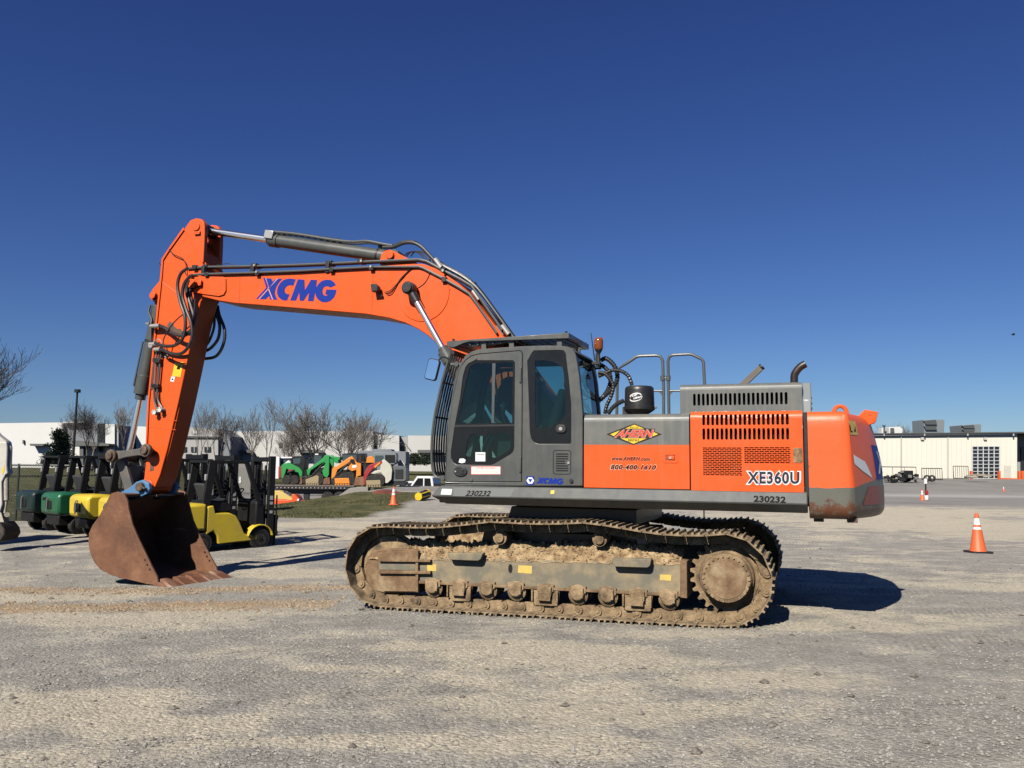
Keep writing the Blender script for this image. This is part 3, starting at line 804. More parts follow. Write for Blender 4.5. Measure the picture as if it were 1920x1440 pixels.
# inside the cab
st_ = MB(); sx = -0.30
st_.box(sx - 0.28, sx + 0.24, -1.20, -0.76, 1.86, 2.02)
st_.prism([(sx + 0.16, 2.0), (sx + 0.30, 2.0), (sx + 0.46, 2.62), (sx + 0.36, 2.66)], -1.22, -0.76)
st_.prism([(sx + 0.38, 2.66), (sx + 0.47, 2.64), (sx + 0.50, 2.84), (sx + 0.42, 2.85)], -1.12, -0.86)
st_.box(sx - 0.2, sx + 0.2, -1.15, -0.83, 1.54, 1.86)
seat = st_.build('operator_seat', SEATM, cab, bevel=0.04)
cn = MB()
for y0, y1 in ((-1.36, -1.24), (-0.74, -0.62)):
    cn.prism([(sx - 0.40, 1.54), (sx + 0.2, 1.54), (sx + 0.2, 2.20), (sx - 0.26, 2.22), (sx - 0.36, 2.10)], y0, y1)
cn.prism([(CAB[1][0] + 0.2, 1.54), (CAB[1][0] + 0.32, 1.54), (CAB[1][0] + 0.26, 2.25), (CAB[1][0] + 0.18, 2.25)], -0.72, -0.60)
cn.each('console', plain('console_plastic', (0.035, 0.038, 0.04), 0.6), cab, bevel=0.02)
lv = MB()
for y in (-1.30, -0.68):
    lv.tube([(sx - 0.28, y, 2.2), (sx - 0.33, y, 2.34), (sx - 0.31, y, 2.40)], 0.013); lv.cyl((sx - 0.32, y, 2.36), (sx - 0.30, y, 2.48), 0.026, 0.03, 12)
for y in (-1.06, -0.90):
    lv.tube([(CAB[1][0] + 0.30, y, 1.54), (CAB[1][0] + 0.34, y, 1.95), (CAB[1][0] + 0.42, y, 2.10)], 0.014); lv.box(CAB[1][0] + 0.24, CAB[1][0] + 0.36, y - 0.06, y + 0.06, 1.56, 1.60)
lv.each('control_lever', RUBBER, cab)

# front window guard: bent bars from roof to floor
gp = [(846,662),(838,688),(830,717),(823,748),(816,782),(811.5,819),(810.5,850),(811.5,872),(815,889),(824,897),(836,899)]
gq = XZ(gp, -1.40)
gd = MB(); gy = [-1.42 + k * 0.0738 for k in range(12)]
for y in gy[1:-1]: gd.tube([(x, y, z) for x, z in gq[:-1]], 0.014, 6, 3)
guard = MB().box(gq[0][0], gq[0][0] + 0.05, -1.42, -0.61, gq[0][1] - 0.02, gq[0][1] + 0.03).build('window_guard', BLACKP, EX)
gd.each('guard_bar', BLACKP, guard)
ed = MB()
for y in (gy[0], gy[-1]): ed.tube([(x, y, z) for x, z in gq], 0.017, 8, 3)
ed.each('guard_edge', GREY, guard)
rl = MB()
for k in (0, 2, 4, 6, 8): rl.tube([(gq[k][0], y, gq[k][1]) for y in (gy[0], gy[-1])], 0.012, 6)
rl.each('guard_rung', BLACKP, guard)
bk = MB()
for (u, v) in ((862, 683), (836, 896)):
    c = P(u, v, -1.42); bk.cyl((c.x - 0.12, -1.42, c.z), (c.x + 0.03, -1.42, c.z), 0.022, n=10); bk.cyl((c.x - 0.03, -1.46, c.z), (c.x - 0.03, -1.38, c.z), 0.032, n=10)
bk.each('guard_bracket', GREY, guard)

# roof guard: welded frame of plates and bars over the cab
zr0, zr1 = 3.245, 3.275
gf = P(838, 637, YC).x; gr = P(1067, 622, YC).x
rg = MB()
def rgz(x): return 3.235 + 0.03*(x - gf)/(gr - gf)
for y0, y1 in ((YC - 0.005, YC + 0.035), (YF - 0.035, YF + 0.005)):
    rg.prism([(gf, rgz(gf) - 0.062), (gf + 0.10, rgz(gf) - 0.075), (gf + 0.22, rgz(gf) - 0.03), (gf + 0.30, rgz(gf) - 0.012), (gr, rgz(gr) - 0.055), (gr, rgz(gr) + 0.015), (gf, rgz(gf) + 0.006)], y0, y1)
rg.box(gf, gf + 0.04, YC + 0.035, YF - 0.035, rgz(gf) - 0.06, rgz(gf) + 0.0)
rg.box(gr - 0.035, gr - 0.001, YC + 0.035, YF - 0.035, rgz(gr) - 0.056, rgz(gr) + 0.013)
rgo = rg.build('roof_guard', GREY, EX, bevel=0.006)
bars = MB()
for k in range(15):
    x = gf + 0.10 + k * (gr - gf - 0.17)/14; bars.bar((x, YC + 0.03, rgz(x) - 0.022), (x + 0.03, YF - 0.03, rgz(x) - 0.022), 0.016, 0.075)
bars.each('guard_bar', GREY, rgo)
MB().prism([(gf + 0.20, 3.165), (gf + 0.62, 3.175), (gf + 0.95, 3.23), (gf + 0.30, 3.215)], YC + 0.05, YF - 0.1).build('roof_hatch', GREY, rgo, bevel=0.01)
ft = MB()
for u in (905, 957, 1047):
    x = P(u, 650, YC).x
    for y in (YC + 0.06, YF - 0.06): ft.box(x - 0.03, x + 0.03, y - 0.025, y + 0.025, 3.10, 3.215)
ft.each('guard_foot', GREY, rgo)
bt = MB()
for x in (gf + 0.08, gr - 0.04):
    for y in (YC + 0.02, YF - 0.02): bt.cyl((x, y, rgz(x)), (x, y, rgz(x) + 0.035), 0.016, n=8)
bt.each('guard_bolt', BLACKP, rgo)

# mirror
mc = P(811, 693, -1.50)
def mir(r, sx_, sz_):
    pts = roundrect(-sx_, sx_, -sz_, sz_, r, 4); a = radians(-14)
    return [(mc.x + x*cos(a) - z*sin(a), mc.z + x*sin(a) + z*cos(a)) for x, z in pts]
mo = MB().prism(mir(0.035, 0.082, 0.135), -1.52, -1.47).build('mirror', BLACKP, EX, bevel=0.012)
mface = MB().prism(mir(0.028, 0.070, 0.122), -1.5225, -1.5205).build('mirror_glass', MIRROR, mo)
MB().tube([(mc.x + 0.05, -1.47, mc.z + 0.09), (mc.x + 0.11, -1.46, mc.z + 0.16), (mc.x + 0.20, -1.43, mc.z + 0.13), (mc.x + 0.27, -1.42, mc.z + 0.07)], 0.011, 8, 4).build('mirror_arm', BLACKP, mo)

# beacon and aerial behind the roof
bc = P(1122.5, 645, -0.62)
bo = MB(); bo.rings((bc.x, -0.62, bc.z - 0.10), (0,0,1), [(-0.16, 0.03), (-0.05, 0.018), (-0.03, 0.018), (0.0, 0.035), (0.02, 0.048), (0.03, 0.05)], 16)
bo.box(bc.x - 0.10, bc.x + 0.02, -0.65, -0.59, bc.z - 0.26, bc.z - 0.23)
bo.cyl((bc.x - 0.02, -0.62, bc.z - 0.30), (bc.x - 0.02, -0.62, bc.z - 0.12), 0.02, n=10)
beacon = bo.build('beacon', BLACKP, EX)
MB().rings((bc.x, -0.62, bc.z - 0.07), (0,0,1), [(0, 0.050), (0.02, 0.058), (0.10, 0.058), (0.13, 0.054), (0.15, 0.038), (0.157, 0.0)], 24, cap=False).build('beacon_lens', AMBER, beacon, smooth=60)
ar = P(1108, 624, -0.62); ab = P(1115, 676, -0.62)
MB().tube([tuple(ar), tuple(ab)], 0.008, 6, rr=lambda i, k: 0.005 + 0.005*i).build('aerial', BLACKP, EX)

# ------------------------------------------------------------------ boom, arm, cylinders
YB = -0.27
boom_px = [(377,524),(390,519),(424,512),(487,509.5),(560,506),(630,502),(695,499.5),(740,496.5),(775,494.5),(792,494.5),(806,499),(822,507),(837,516),(858,530),(877,546),(892,564),(937,622),(985,684),(1030,744),(1052,775),(1058,800),(1045,822),(1020,828),(1000,818),(960,780),(900,722),(845,670),(825,650),(805,631),(785,617.5),(760,605.5),(730,596.5),(687,589),(587,580.5),(480,571.5),(440,568.5),(410,564),(379,556)]
BOOM = XZ(boom_px, YB)
boom = MB().prism(BOOM, YB, -YB).build('boom', ORANGE, EX, bevel=0.012)
# tip cheek plates, foot boss, cylinder boss ring
cheek_px = [(378,521),(397,519),(420,519.5),(424.5,523),(425,545),(421,553),(412,556),(379,551.5)]
CHK = XZ(cheek_px, YB)
for y0, y1 in ((YB - 0.022, YB), (-YB, -YB + 0.022)): MB().prism(CHK, y0, y1).build('cheek_plate', ORANGE, boom, bevel=0.006)
pin = P(366, 534, YB)
for s in (-1, 1):
    y0, y1 = sorted((s*0.36, s*0.225))
    eye = MB(); eye.prism([(pin.x - 0.06, pin.z + 0.14), (pin.x + 0.02, pin.z + 0.15), (CHK[0][0], CHK[0][1] - 0.0), (CHK[-1][0], CHK[-1][1]), (pin.x + 0.02, pin.z - 0.13), (pin.x - 0.08, pin.z - 0.11), (pin.x - 0.13, pin.z)], *sorted((s*0.292, s*0.235)))
    eye.build('boom_eye', ORANGE, boom, bevel=0.01)
    MB().cyl((pin.x, s*0.29, pin.z), (pin.x, s*0.37, pin.z), 0.075, n=22).build('boom_pin', ORANGE, boom, bevel=0.01)
    MB().box(pin.x + 0.02, pin.x + 0.17, *sorted((s*0.30, s*0.345)), pin.z - 0.04, pin.z + 0.05).build('pin_keeper', ORANGE, boom, bevel=0.01)
bp = P(768, 541, -0.40)
for s in (-1, 1):
    MB().rings((bp.x + 0.16, s*0.27, bp.z - 0.06), (0, s, 0), [(0, 0.40), (0.006, 0.40), (0.010, 0.395), (0.010, 0.0)], 40, cap=False).build('boss_plate', ORANGE, boom)
MB().cyl((bp.x, -0.47, bp.z), (bp.x, 0.47, bp.z), 0.055, n=20).build('cylinder_pin', RUSTPIN, boom)
wb = MB()
for pts in ([(450,513),(449,566)], [(700,503),(697,586)], [(846,540),(812,590),(800,618)]):
    wb.tube([P(u, v, YB) for u, v in pts], 0.005, 5, 3)
wb.each('weld_seam', ORANGE, boom)
# work lamp on the boom side
lp = P(708, 542, YB); lm = MB(); lm.prism([(lp.x - 0.05, lp.z + 0.05), (lp.x + 0.03, lp.z + 0.055), (lp.x + 0.075, lp.z + 0.01), (lp.x + 0.07, lp.z - 0.06), (lp.x - 0.03, lp.z - 0.065)], YB - 0.13, YB - 0.04)
lm.bar((lp.x + 0.02, YB - 0.02, lp.z - 0.03), (lp.x + 0.10, YB - 0.02, lp.z - 0.13), 0.03, 0.05, (0, 1, 0))
lamp = lm.build('work_lamp', BLACKP, boom, bevel=0.012)
cb_ = MB()
for dx in (0, 4): cb_.tube([P(721 + dx, 548 + dx, YB - 0.02), P(729 + dx, 546 + dx, YB - 0.02), P(736 + dx, 541, YB - 0.015), P(750, 526 - dx*0.5, YB - 0.012), P(763, 512 - dx*0.4, YB - 0.012), P(770, 503, YB - 0.02)], 0.007, 5, 3)
cb_.tube([P(782, 541, YB - 0.014), P(795, 532, YB - 0.014), P(803, 520, YB - 0.014), P(807, 507, YB - 0.02)], 0.006, 5, 4)
cb_.build('lamp_cable', HOSE, boom)
# boom logo
def boomlogo(u, v): return P(u, v, YB - 0.003)
logo('maker_logo', boomlogo, LOGOBLUE, boom)
MB().plate([XS[0]], lambda a, b, d: tuple(P(a, b, YB - 0.0042 + d)), 0.0003).build('logo_stripe', plain('pale_stripe', (0.72, 0.34, 0.30), 0.4), boom)
# boom cylinders
for s in (-1, 1):
    a = Vector((bp.x, s*0.40, bp.z)); e = P(840, 670, -0.40); e = Vector((e.x, s*0.40, e.z)); d = (e - a).normalized()
    low = a + d * 3.05
    tube_ = MB(); tube_.cyl(e - d*0.02, low, 0.095, n=24); tube_.cyl(e - d*0.10, e + d*0.08, 0.105, n=24); tube_.cyl(e - d*0.16, e - d*0.08, 0.075, n=20)
    bcy = tube_.build('boom_cylinder', GREY, EX, bevel=0.008)
    MB().cyl(a + d*0.08, e, 0.048, n=20).build('piston_rod', CHROME, bcy)
    ey = MB(); ey.cyl((a.x, s*0.335, a.z), (a.x, s*0.475, a.z), 0.092, n=24); ey.cyl((a.x, s*0.475, a.z), (a.x, s*0.50, a.z), 0.075, n=20); ey.cyl(a + d*0.05, a + d*0.24, 0.066, 0.058, n=16)
    ey.build('rod_eye', BLACKP, bcy, bevel=0.01)
    MB().cyl((low.x, s*0.33, low.z), (low.x, s*0.47, low.z), 0.10, n=20).build('base_eye', GREY, bcy)

# arm cylinder over the boom
lug_px = [(712,489),(716,476),(722,470),(731,468.5),(739,471),(762,483),(782,493),(784,498),(714,501)]
LUG = XZ(lug_px, -0.14)
for y0, y1 in ((-0.15, -0.115), (0.115, 0.15)): MB().prism(LUG, y0, y1).build('cylinder_lug', ORANGE, boom, bevel=0.008)
lg_c = P(733, 479, -0.14)
MB().cyl((lg_c.x, -0.19, lg_c.z), (lg_c.x, 0.19, lg_c.z), 0.062, n=22).build('lug_pin', ORANGE, boom, bevel=0.01)
q1 = P(733, 479, 0); q1 = Vector((lg_c.x, 0, lg_c.z))
top_c = P(371, 426, -0.2)
q0 = Vector((top_c.x, 0, top_c.z)); ax = (q0 - q1).normalized()
Lc = (q0 - q1).length
gl = P(508, 451, 0); tl_ = (Vector((gl.x, 0, gl.z)) - q1).dot(ax)
ac = MB(); ac.cyl(q1 + ax*0.08, q1 + ax*(tl_ - 0.08), 0.098, n=28); ac.cyl(q1 + ax*(tl_ - 0.16), q1 + ax*tl_, 0.112, n=28); ac.cyl(q1 + ax*tl_, q1 + ax*(tl_ + 0.05), 0.08, n=24); ac.cyl(q1 + ax*0.06, q1 + ax*0.16, 0.106, n=28); ac.cyl((q1.x, -0.10, q1.z), (q1.x, 0.10, q1.z), 0.11, n=20)
acy = ac.build('arm_cylinder', GREY, EX, bevel=0.006)
MB().cyl(q1 + ax*(tl_ - 0.1), q0 - ax*0.08, 0.055, n=24).build('piston_rod', CHROME, acy)
MB().cyl((q0.x, -0.11, q0.z), (q0.x, 0.11, q0.z), 0.10, n=24).build('rod_eye', BLACKP, acy)
gb = q1 + ax*(tl_ - 0.05)
up = Vector((-ax.z, 0, ax.x)); up = up if up.z > 0 else -up
pb = MB(); pb.bar(gb - ax*0.06 + up*0.06 + Vector((0,-0.09,0)), gb + ax*0.10 + up*0.06 + Vector((0,-0.09,0)), 0.09, 0.13, up); pb.build('port_block', ZINC, acy, bevel=0.008)
hp = MB()
for y, r in ((-0.07, 0.021), (0.03, 0.021)):
    hp.tube([gb + up*0.12 + Vector((0,y,0)), q1 + ax*(tl_ - 0.5) + up*0.135 + Vector((0,y,0)), q1 + ax*1.1 + up*0.125 + Vector((0,y,0)), q1 + ax*0.75 + up*0.135 + Vector((0,y,0)), q1 + ax*0.5 + up*0.175 + Vector((0,y,0)), q1 + ax*0.22 + up*0.165 + Vector((0,y,0)), q1 + ax*0.05 + up*0.16 + Vector((0,y,0))], r, 8, 5)
hp.each('cylinder_pipe', PIPE, acy)
ties = MB()
for k in range(10):
    t = tl_ - 0.2 - k*0.115; ties.cyl(q1 + ax*t + up*0.14 + Vector((0,-0.02,0)), q1 + ax*(t - 0.016) + up*0.14 + Vector((0,-0.07,0)), 0.028, n=10)
t = 0.30; ties.cyl(q1 + ax*t, q1 + ax*(t - 0.03), 0.103, n=28)
ties.bar(q1 + ax*0.29 + up*0.08, q1 + ax*0.29 + up*0.19, 0.05, 0.05, ax)
ties.each('pipe_clamp', BLACKP, acy)
# hoses arching from the cylinder to the boom pipes
hh = MB()
for k in range(3):
    y = -0.10 + 0.10*k; o = k*3
    hh.tube([P(718, 464, y), P(738, 463 - o*0.3, y), P(757, 456 - o*0.4, y), P(775, 455.5 - o*0.3, y), P(790, 463, y), P(803, 476, y), P(815, 489, y), P(823, 498, y)], 0.026, 8, 5)
for k, (a1, a2) in enumerate(((757, 800), (762, 806), (770, 812))):
    hh.tube([P(a1, 481, -0.05), P(a1 + 8, 474 - k, -0.06), P(a1 + 22, 472, -0.08), P(a2 - 8, 480, -0.1), P(a2, 493, -0.12)], 0.010, 6, 4)
hh.each('boom_hose', HOSE, boom)
# pipes along the boom
pp = MB()
upr = [(352,503.5),(368,502),(389,500.5),(479,499),(560,496.5),(620,494),(700,490),(785,486.5),(800,490),(837,510),(862,523),(884,536),(895,552),(942,619)]
for k, (y, dv) in enumerate(((-0.22, 0), (-0.16, 2.5), (0.16, 0))):
    pp.tube([P(u, v + dv, y) for u, v in upr], 0.020, 8)
lwr = [(356,517),(365,515),(381,514),(481,511),(560,508),(620,504.5),(697,500.5),(785,500),(793,502.5),(831,522),(858,537),(879,550),(892,567),(932,625)]
pp.tube([P(u, v, YB - 0.035) for u, v in lwr], 0.018, 8)
pp.each('boom_pipe', PIPE, boom)
cl = MB()
for u, v in ((368,502),(388,501),(480,499),(620,494),(678,490.5),(832,508)):
    a = P(u, v, -0.2); cl.box(a.x - 0.04, a.x + 0.04, -0.26, -0.12, a.z - 0.035, a.z + 0.035)
    if u in (388, 480, 620): cl.box(a.x - 0.03, a.x + 0.03, -0.30, -0.24, a.z - 0.16, a.z)
for u, v in ((388,513.5),(483,511),(622,504.5),(697,501),(833,523)):
    a = P(u, v, YB - 0.035); cl.box(a.x - 0.035, a.x + 0.035, YB - 0.06, YB + 0.0, a.z - 0.045, a.z + 0.025)
cl.each('pipe_bracket', BLACKP, boom, bevel=0.006)
bb = MB()
for u, v in ((479,498),(483,510.5),(697,500.5),(679,490),(832,508)):
    a = P(u, v, -0.305); bb.cyl((a.x, -0.345, a.z), (a.x, -0.30, a.z), 0.018, n=8)
bb.each('bracket_bolt', ZINC, boom)
# thick hoses down the back of the boom to the cab
bh = MB()
for k in range(6):
    y = -0.16 + 0.075*k; o = -3 - (k % 2)*2
    bh.tube([P(818 + k, 494 + o*0.5, y), P(840, 506 + o*0.8, y), P(866, 521 + o, y), P(888, 537 + o, y), P(905, 556 + o, y), P(930, 590 + o, y), P(950, 618 + o, y), P(985, 668 + o, y), P(1020, 720, y)], 0.026, 8, 4)
bh.each('boom_hose', HOSE, boom)
ft_ = MB()
for u, v in ((822, 493), (893, 553), (935, 621), (948, 618)):
    a = P(u, v, -0.2); ft_.cyl((a.x - 0.05, -0.2, a.z + 0.06), (a.x + 0.05, -0.2, a.z - 0.07), 0.035, n=10)
ft_.each('hose_fitting', ZINC, boom)
tie = MB()
for k in range(9):
    u = 806 + k*10.5; v = 489 + k*6.2; a = P(u, v, -0.02); tie.cyl((a.x, -0.02, a.z), (a.x + 0.02, -0.02, a.z + 0.07), 0.012, n=6)
tie.each('cable_tie', BLACKV, boom)

# arm
YA = -0.20
arm_px = [(353,441),(383,474),(384,490),(390,505),(392,530),(385,548),(376,566),(363,617),(347.5,692),(333,759),(314,840),(300,890),(291,912),(282,923),(268,926),(262,919),(263,908),(270,898),(273,870),(276,837),(280,756),(288,670),(296.5,587),(304,517),(306,487),(317,469),(345,432)]
ARM = XZ(arm_px, YA)
arm = MB().prism(ARM, YA, -YA).build('arm', ORANGE, EX, bevel=0.010)
# reinforcing plate round the top lug
tp_px = [(350,424),(358,413),(368,409.5),(378,411),(383,417),(384.5,426),(384,450),(382,493),(378.5,492),(372,478),(349,438),(345.5,431)]
TPp = XZ(tp_px, YA - 0.02)
for y0, y1 in ((YA - 0.03, YA + 0.05), (-YA - 0.05, -YA + 0.03)): MB().prism(TPp, y0, y1).build('lug_plate', ORANGE, arm, bevel=0.008)
for s in (-1, 1):
    MB().cyl((top_c.x, s*0.10, top_c.z), (top_c.x, s*0.25, top_c.z), 0.070, n=22).build('top_pin', ORANGE, arm, bevel=0.008)
    MB().box(top_c.x - 0.02, top_c.x + 0.09, *sorted((s*0.23, s*0.262)), top_c.z - 0.14, top_c.z - 0.085).build('pin_keeper', ORANGE, arm, bevel=0.008)
# back flange along the arm
bf = XZ([(345,427),(317,467),(304.5,486),(302,517),(294.5,587),(286,670),(278,756),(274.5,837),(277.5,837),(281,756),(289.5,670),(298,587),(305.5,517),(307.5,488),(319,470),(347,431)], YA)
MB().prism(bf, YA - 0.022, -YA + 0.022).build('arm_flange', ORANGE, arm, bevel=0.004)
# bracket for the bucket cylinder
cp = P(290, 555, -0.14)
br = XZ([(306,512),(300,527),(286,544),(282.5,553),(284,562),(290,566),(297,564),(300,575),(312,580)], -0.12)
for y0, y1 in ((-0.135, -0.09), (0.09, 0.135)): MB().prism(br, y0, y1).build('cylinder_bracket', ORANGE, arm, bevel=0.008)
MB().cyl((cp.x, -0.20, cp.z), (cp.x, 0.20, cp.z), 0.058, n=22).build('cylinder_pin', ORANGE, arm, bevel=0.008)
# lower end: bosses, plate on the inside face, stain
lk_c = P(286, 845, -0.22)
bp_c = P(268.5, 913, -0.30)
fp = [(x + 0.012*k, z) for (x, z), k in zip(XZ([(330,775),(333.4,759.5),(314.4,840),(298,894),(294,894)], YA), (0, 1, 1, 1, 0))]
MB().prism(fp, -0.165, 0.165).build('wear_plate', ORANGE, arm)
MB().cyl((bp_c.x, -0.22, bp_c.z), (bp_c.x, 0.22, bp_c.z), 0.115, n=26).build('bucket_boss', ORANGE, arm, bevel=0.01)
wb = MB()
for pts in ([(278,782),(332,789)], [(303,528),(356,566)], [(278,800),(330,806)]): wb.tube([P(u, v, YA) for u, v in pts], 0.005, 5)
wb.each('weld_seam', ORANGE, arm)
# stickers and dirt on the arm
decal('yellow_label', [(328,679),(344,679),(338.5,707),(322.5,705)], YA - 0.0025, YEL, arm)
MB().prism(XZ([(333,686),(339,686.5),(336.5,693),(331,692)], YA - 0.0055), YA - 0.0065, YA - 0.0052).build('label_mark', BLACKV, arm)
decal('white_label', [(321.5,705.5),(328.5,706.5),(326,716),(319,715)], YA - 0.0025, WHITE, arm)
MB().prism(XZ([(322,709),(326,711),(322,713.5)], YA - 0.0055), YA - 0.0065, YA - 0.0052).build('label_arrow', BLACKV, arm)
GREASE = paint('grease_smear', (0.10, 0.055, 0.035), 0.6, amount=0.3)
MB().plate([XZ([(313,610),(319,601),(321,606),(324,604),(327,612),(333,617),(338,616),(344,622),(351,620),(347,627),(339,628),(334,632),(326,627),(322,629),(317,619)], YA)], lambda a, b, d: (a, YA - 0.001 + d, b), 0.0005).build('grease_smear', GREASE, arm)
MB().plate([XZ([(282,869),(288,867),(289,882),(281,884)], YA)], lambda a, b, d: (a, YA - 0.002 + d, b), 0.0005).build('grease_smear', RUSTPIN, arm)
# pipes down the arm and their stop valves
ap = MB()
for k, (pts, y) in enumerate((([(297,652),(294,664),(292.5,690),(291,720),(289,735),(290,752),(295,768)], -0.245), ([(303,661),(301,672),(298.5,700),(296.5,722),(295,737),(297,752),(304,764)], -0.245), ([(289,655),(288,690),(285,730)], -0.20))):
    ap.tube([P(u, v, y) for u, v in pts], 0.017, 8, 4)
arp = ap.each('arm_pipe', PIPE, arm)
vb = MB()
for u, v in ((292, 773.5), (302, 768.5)):
    a = P(u, v, -0.26)
    vb.cyl((a.x, -0.30, a.z), (a.x, -0.20, a.z), 0.042, n=8)
    for q in range(6): vb.cyl((a.x + 0.036*cos(q*pi/3), -0.31, a.z + 0.036*sin(q*pi/3)), (a.x + 0.036*cos(q*pi/3), -0.29, a.z + 0.036*sin(q*pi/3)), 0.012, n=6)
vb.build('stop_valve', plain('pale_zinc', (0.66, 0.64, 0.58), 0.5), arm, bevel=0.006)
ac_ = MB()
for u, v in ((294, 675), (296, 677), (290.5, 723), (293, 724)):
    a = P(u, v, -0.25); ac_.box(a.x - 0.06, a.x + 0.06, -0.285, -0.21, a.z - 0.03, a.z + 0.03)
ac_.each('pipe_bracket', BLACKP, arm, bevel=0.006)
# loops of hose at the joint
YH = -0.42
jh = MB()
H = [([(352,503),(339,513),(333,535),(338,566),(346.5,592),(347,618),(341,637),(329,647),(314,649),(300,647),(291,643)], 0.026, YH),
     ([(358,516.5),(346,531),(342,554),(349,580),(358,606),(360,632),(352,652),(339,663),(322.5,663),(310,658),(300,655)], 0.026, YH - 0.05),
     ([(355,525),(350,546),(357,570),(364,597),(360,617),(350,627),(338,629),(322.5,624),(310,615),(300,611.5),(291,611)], 0.030, YH + 0.06),
     ([(362,524),(357,545),(361,572),(366,592),(363,612),(352,624)], 0.026, YH + 0.10),
     ([(356,583),(340,592),(325,606),(312,625),(306,640),(309,658),(315,667)], 0.010, YH + 0.05),
     ([(366,560),(363,590),(357,622)], 0.010, YH + 0.02)]
for pts, r, y in H:
    n_ = len(pts)
    jh.tube([P(u, v, y + (0.10*(max(0, i/(n_-1) - 0.6)/0.4) if r > 0.02 else 0)) for i, (u, v) in enumerate(pts)], r, 8, 5)
joint = jh.each('joint_hose', HOSE, arm)
jr = MB()
for pts, r, y in (([(408,573),(411,590),(421,618),(419,645),(405,668),(380,673)], 0.026, 0.30), ([(404,575),(407,592),(412,612),(409,635),(396,652),(382,660)], 0.026, 0.26), ([(400,575),(402,592),(401,615),(392,640),(380,655)], 0.022, 0.24)):
    jr.tube([P(u, v, y) for u, v in pts], r, 8, 5)
jr.each('joint_hose', HOSE, arm)
mt = MB()
for (u, v) in ((291, 611), (289, 645), (298, 655)):
    a = P(u, v, -0.30); mt.cyl((a.x - 0.09, -0.30, a.z), (a.x + 0.09, -0.30, a.z), 0.034, n=10)
a = P(286, 648, -0.28); mt.cyl((a.x, -0.33, a.z), (a.x, -0.20, a.z), 0.045, n=10)
mt.tube([P(288, 641, -0.31), P(296, 636, -0.31), P(303, 642, -0.31), P(305, 655, -0.31)], 0.008, 6, 4)
mt.tube([P(280, 607, -0.25), P(274, 607, -0.25)], 0.018, 6)
mt.each('hose_fitting', ZINC, arm)
sc_ = MB()
sc_.tube([P(317,467,-0.235), P(324,476,-0.235), P(332,480,-0.235), P(342,485,-0.235), P(348,494,-0.235), P(349,500,-0.235), P(347,510,-0.25), P(350,516,-0.28)], 0.008, 5, 4)
sc_.tube([P(298.5,492.5,-0.1), P(304,500,-0.1)], 0.007, 5)
sc_.tube([P(309,668,-0.235), P(316,674,-0.235), P(330,678,-0.235), P(340,681,-0.235), P(348,682,-0.235)], 0.012, 5, 3)
sc_.tube([P(405,497,0.0), P(428,494,0.0), P(440,497,0.0), P(448,498,0)], 0.005, 5, 3)
sc_.each('loose_cable', HOSE, arm)

# bucket cylinder
c0 = Vector((cp.x, 0, cp.z)); c1 = P(210, 855, -0.34); c1 = Vector((c1.x, 0, c1.z)); dd = (c1 - c0).normalized(); LL = (c1 - c0).length
tE = P(265, 737, 0); tL = (Vector((tE.x, 0, tE.z)) - c0).dot(dd)
bc_ = MB(); bc_.cyl(c0 + dd*0.14, c0 + dd*tL, 0.108, n=28); bc_.cyl(c0 + dd*(tL - 0.30), c0 + dd*(tL + 0.02), 0.120, n=28); bc_.cyl(c0 + dd*(tL + 0.02), c0 + dd*(tL + 0.11), 0.085, n=22); bc_.cyl((c0.x, -0.085, c0.z), (c0.x, 0.085, c0.z), 0.10, n=22); bc_.cyl(c0 + dd*0.05, c0 + dd*0.2, 0.07, 0.1, n=22)
bcy = bc_.build('bucket_cylinder', GREY, EX, bevel=0.008)
MB().cyl(c0 + dd*(tL), c1 - dd*0.06, 0.05, n=22).build('piston_rod', CHROME, bcy)
MB().cyl((c1.x, -0.1, c1.z), (c1.x, 0.1, c1.z), 0.10, n=22).build('rod_eye', RUSTPIN, bcy)
bh_ = MB(); bh_.tube([P(282,572,-0.12), P(279,585,-0.13), P(284,598,-0.12), P(283,610,-0.13), P(283,640,-0.13)], 0.018, 8, 4)
bh_.tube([c0 + dd*0.75 + Vector((-0.1,-0.09,0)), c0 + dd*1.0 + Vector((-0.09,-0.10,0)), c0 + dd*1.5 + Vector((-0.09,-0.10,0))], 0.016, 8)
bh_.build('cylinder_pipe', PIPE, bcy)
tb_ = MB(); tb_.cyl(c0 + dd*0.72, c0 + dd*0.76, 0.114, n=28); tb_.build('cylinder_band', BLACKP, bcy)
# links
LKM = paint('worn_grey_link', (0.10, 0.098, 0.088), 0.5, (0.24, 0.17, 0.11), 0.7, 6, scratch=0.1)
l0 = Vector((c1.x, 0, c1.z)); l1 = Vector((lk_c.x, 0, lk_c.z))
for s in (-1, 1):
    lk = MB(); dl = (l1 - l0).normalized(); nn = Vector((-dl.z, 0, dl.x))
    pr = [l0 + nn*0.085, l0 + dl*0.25 + nn*0.055, l1 - dl*0.2 + nn*0.055, l1 + nn*0.09, l1 + dl*0.08, l1 - nn*0.09, l1 - dl*0.2 - nn*0.055, l0 + dl*0.25 - nn*0.055, l0 - nn*0.085, l0 - dl*0.08]
    lk.prism([(q.x, q.z) for q in pr], *sorted((s*0.26, s*0.325)))
    lo2 = lk.build('side_link', LKM, EX, bevel=0.012)
    pn = MB()
    for c in (l0, l1): pn.cyl((c.x, s*0.32, c.z), (c.x, s*0.385, c.z), 0.105, n=24); pn.cyl((c.x, s*0.385, c.z), (c.x, s*0.42, c.z), 0.062, n=14)
    pn.build('link_pin', RUSTPIN, lo2, bevel=0.012)
MB().cyl((l0.x, -0.26, l0.z), (l0.x, 0.26, l0.z), 0.055, n=18).build('hinge_pin', RUSTPIN, EX)
h1 = P(238, 925, -0.25); h1 = Vector((h1.x, 0, h1.z))
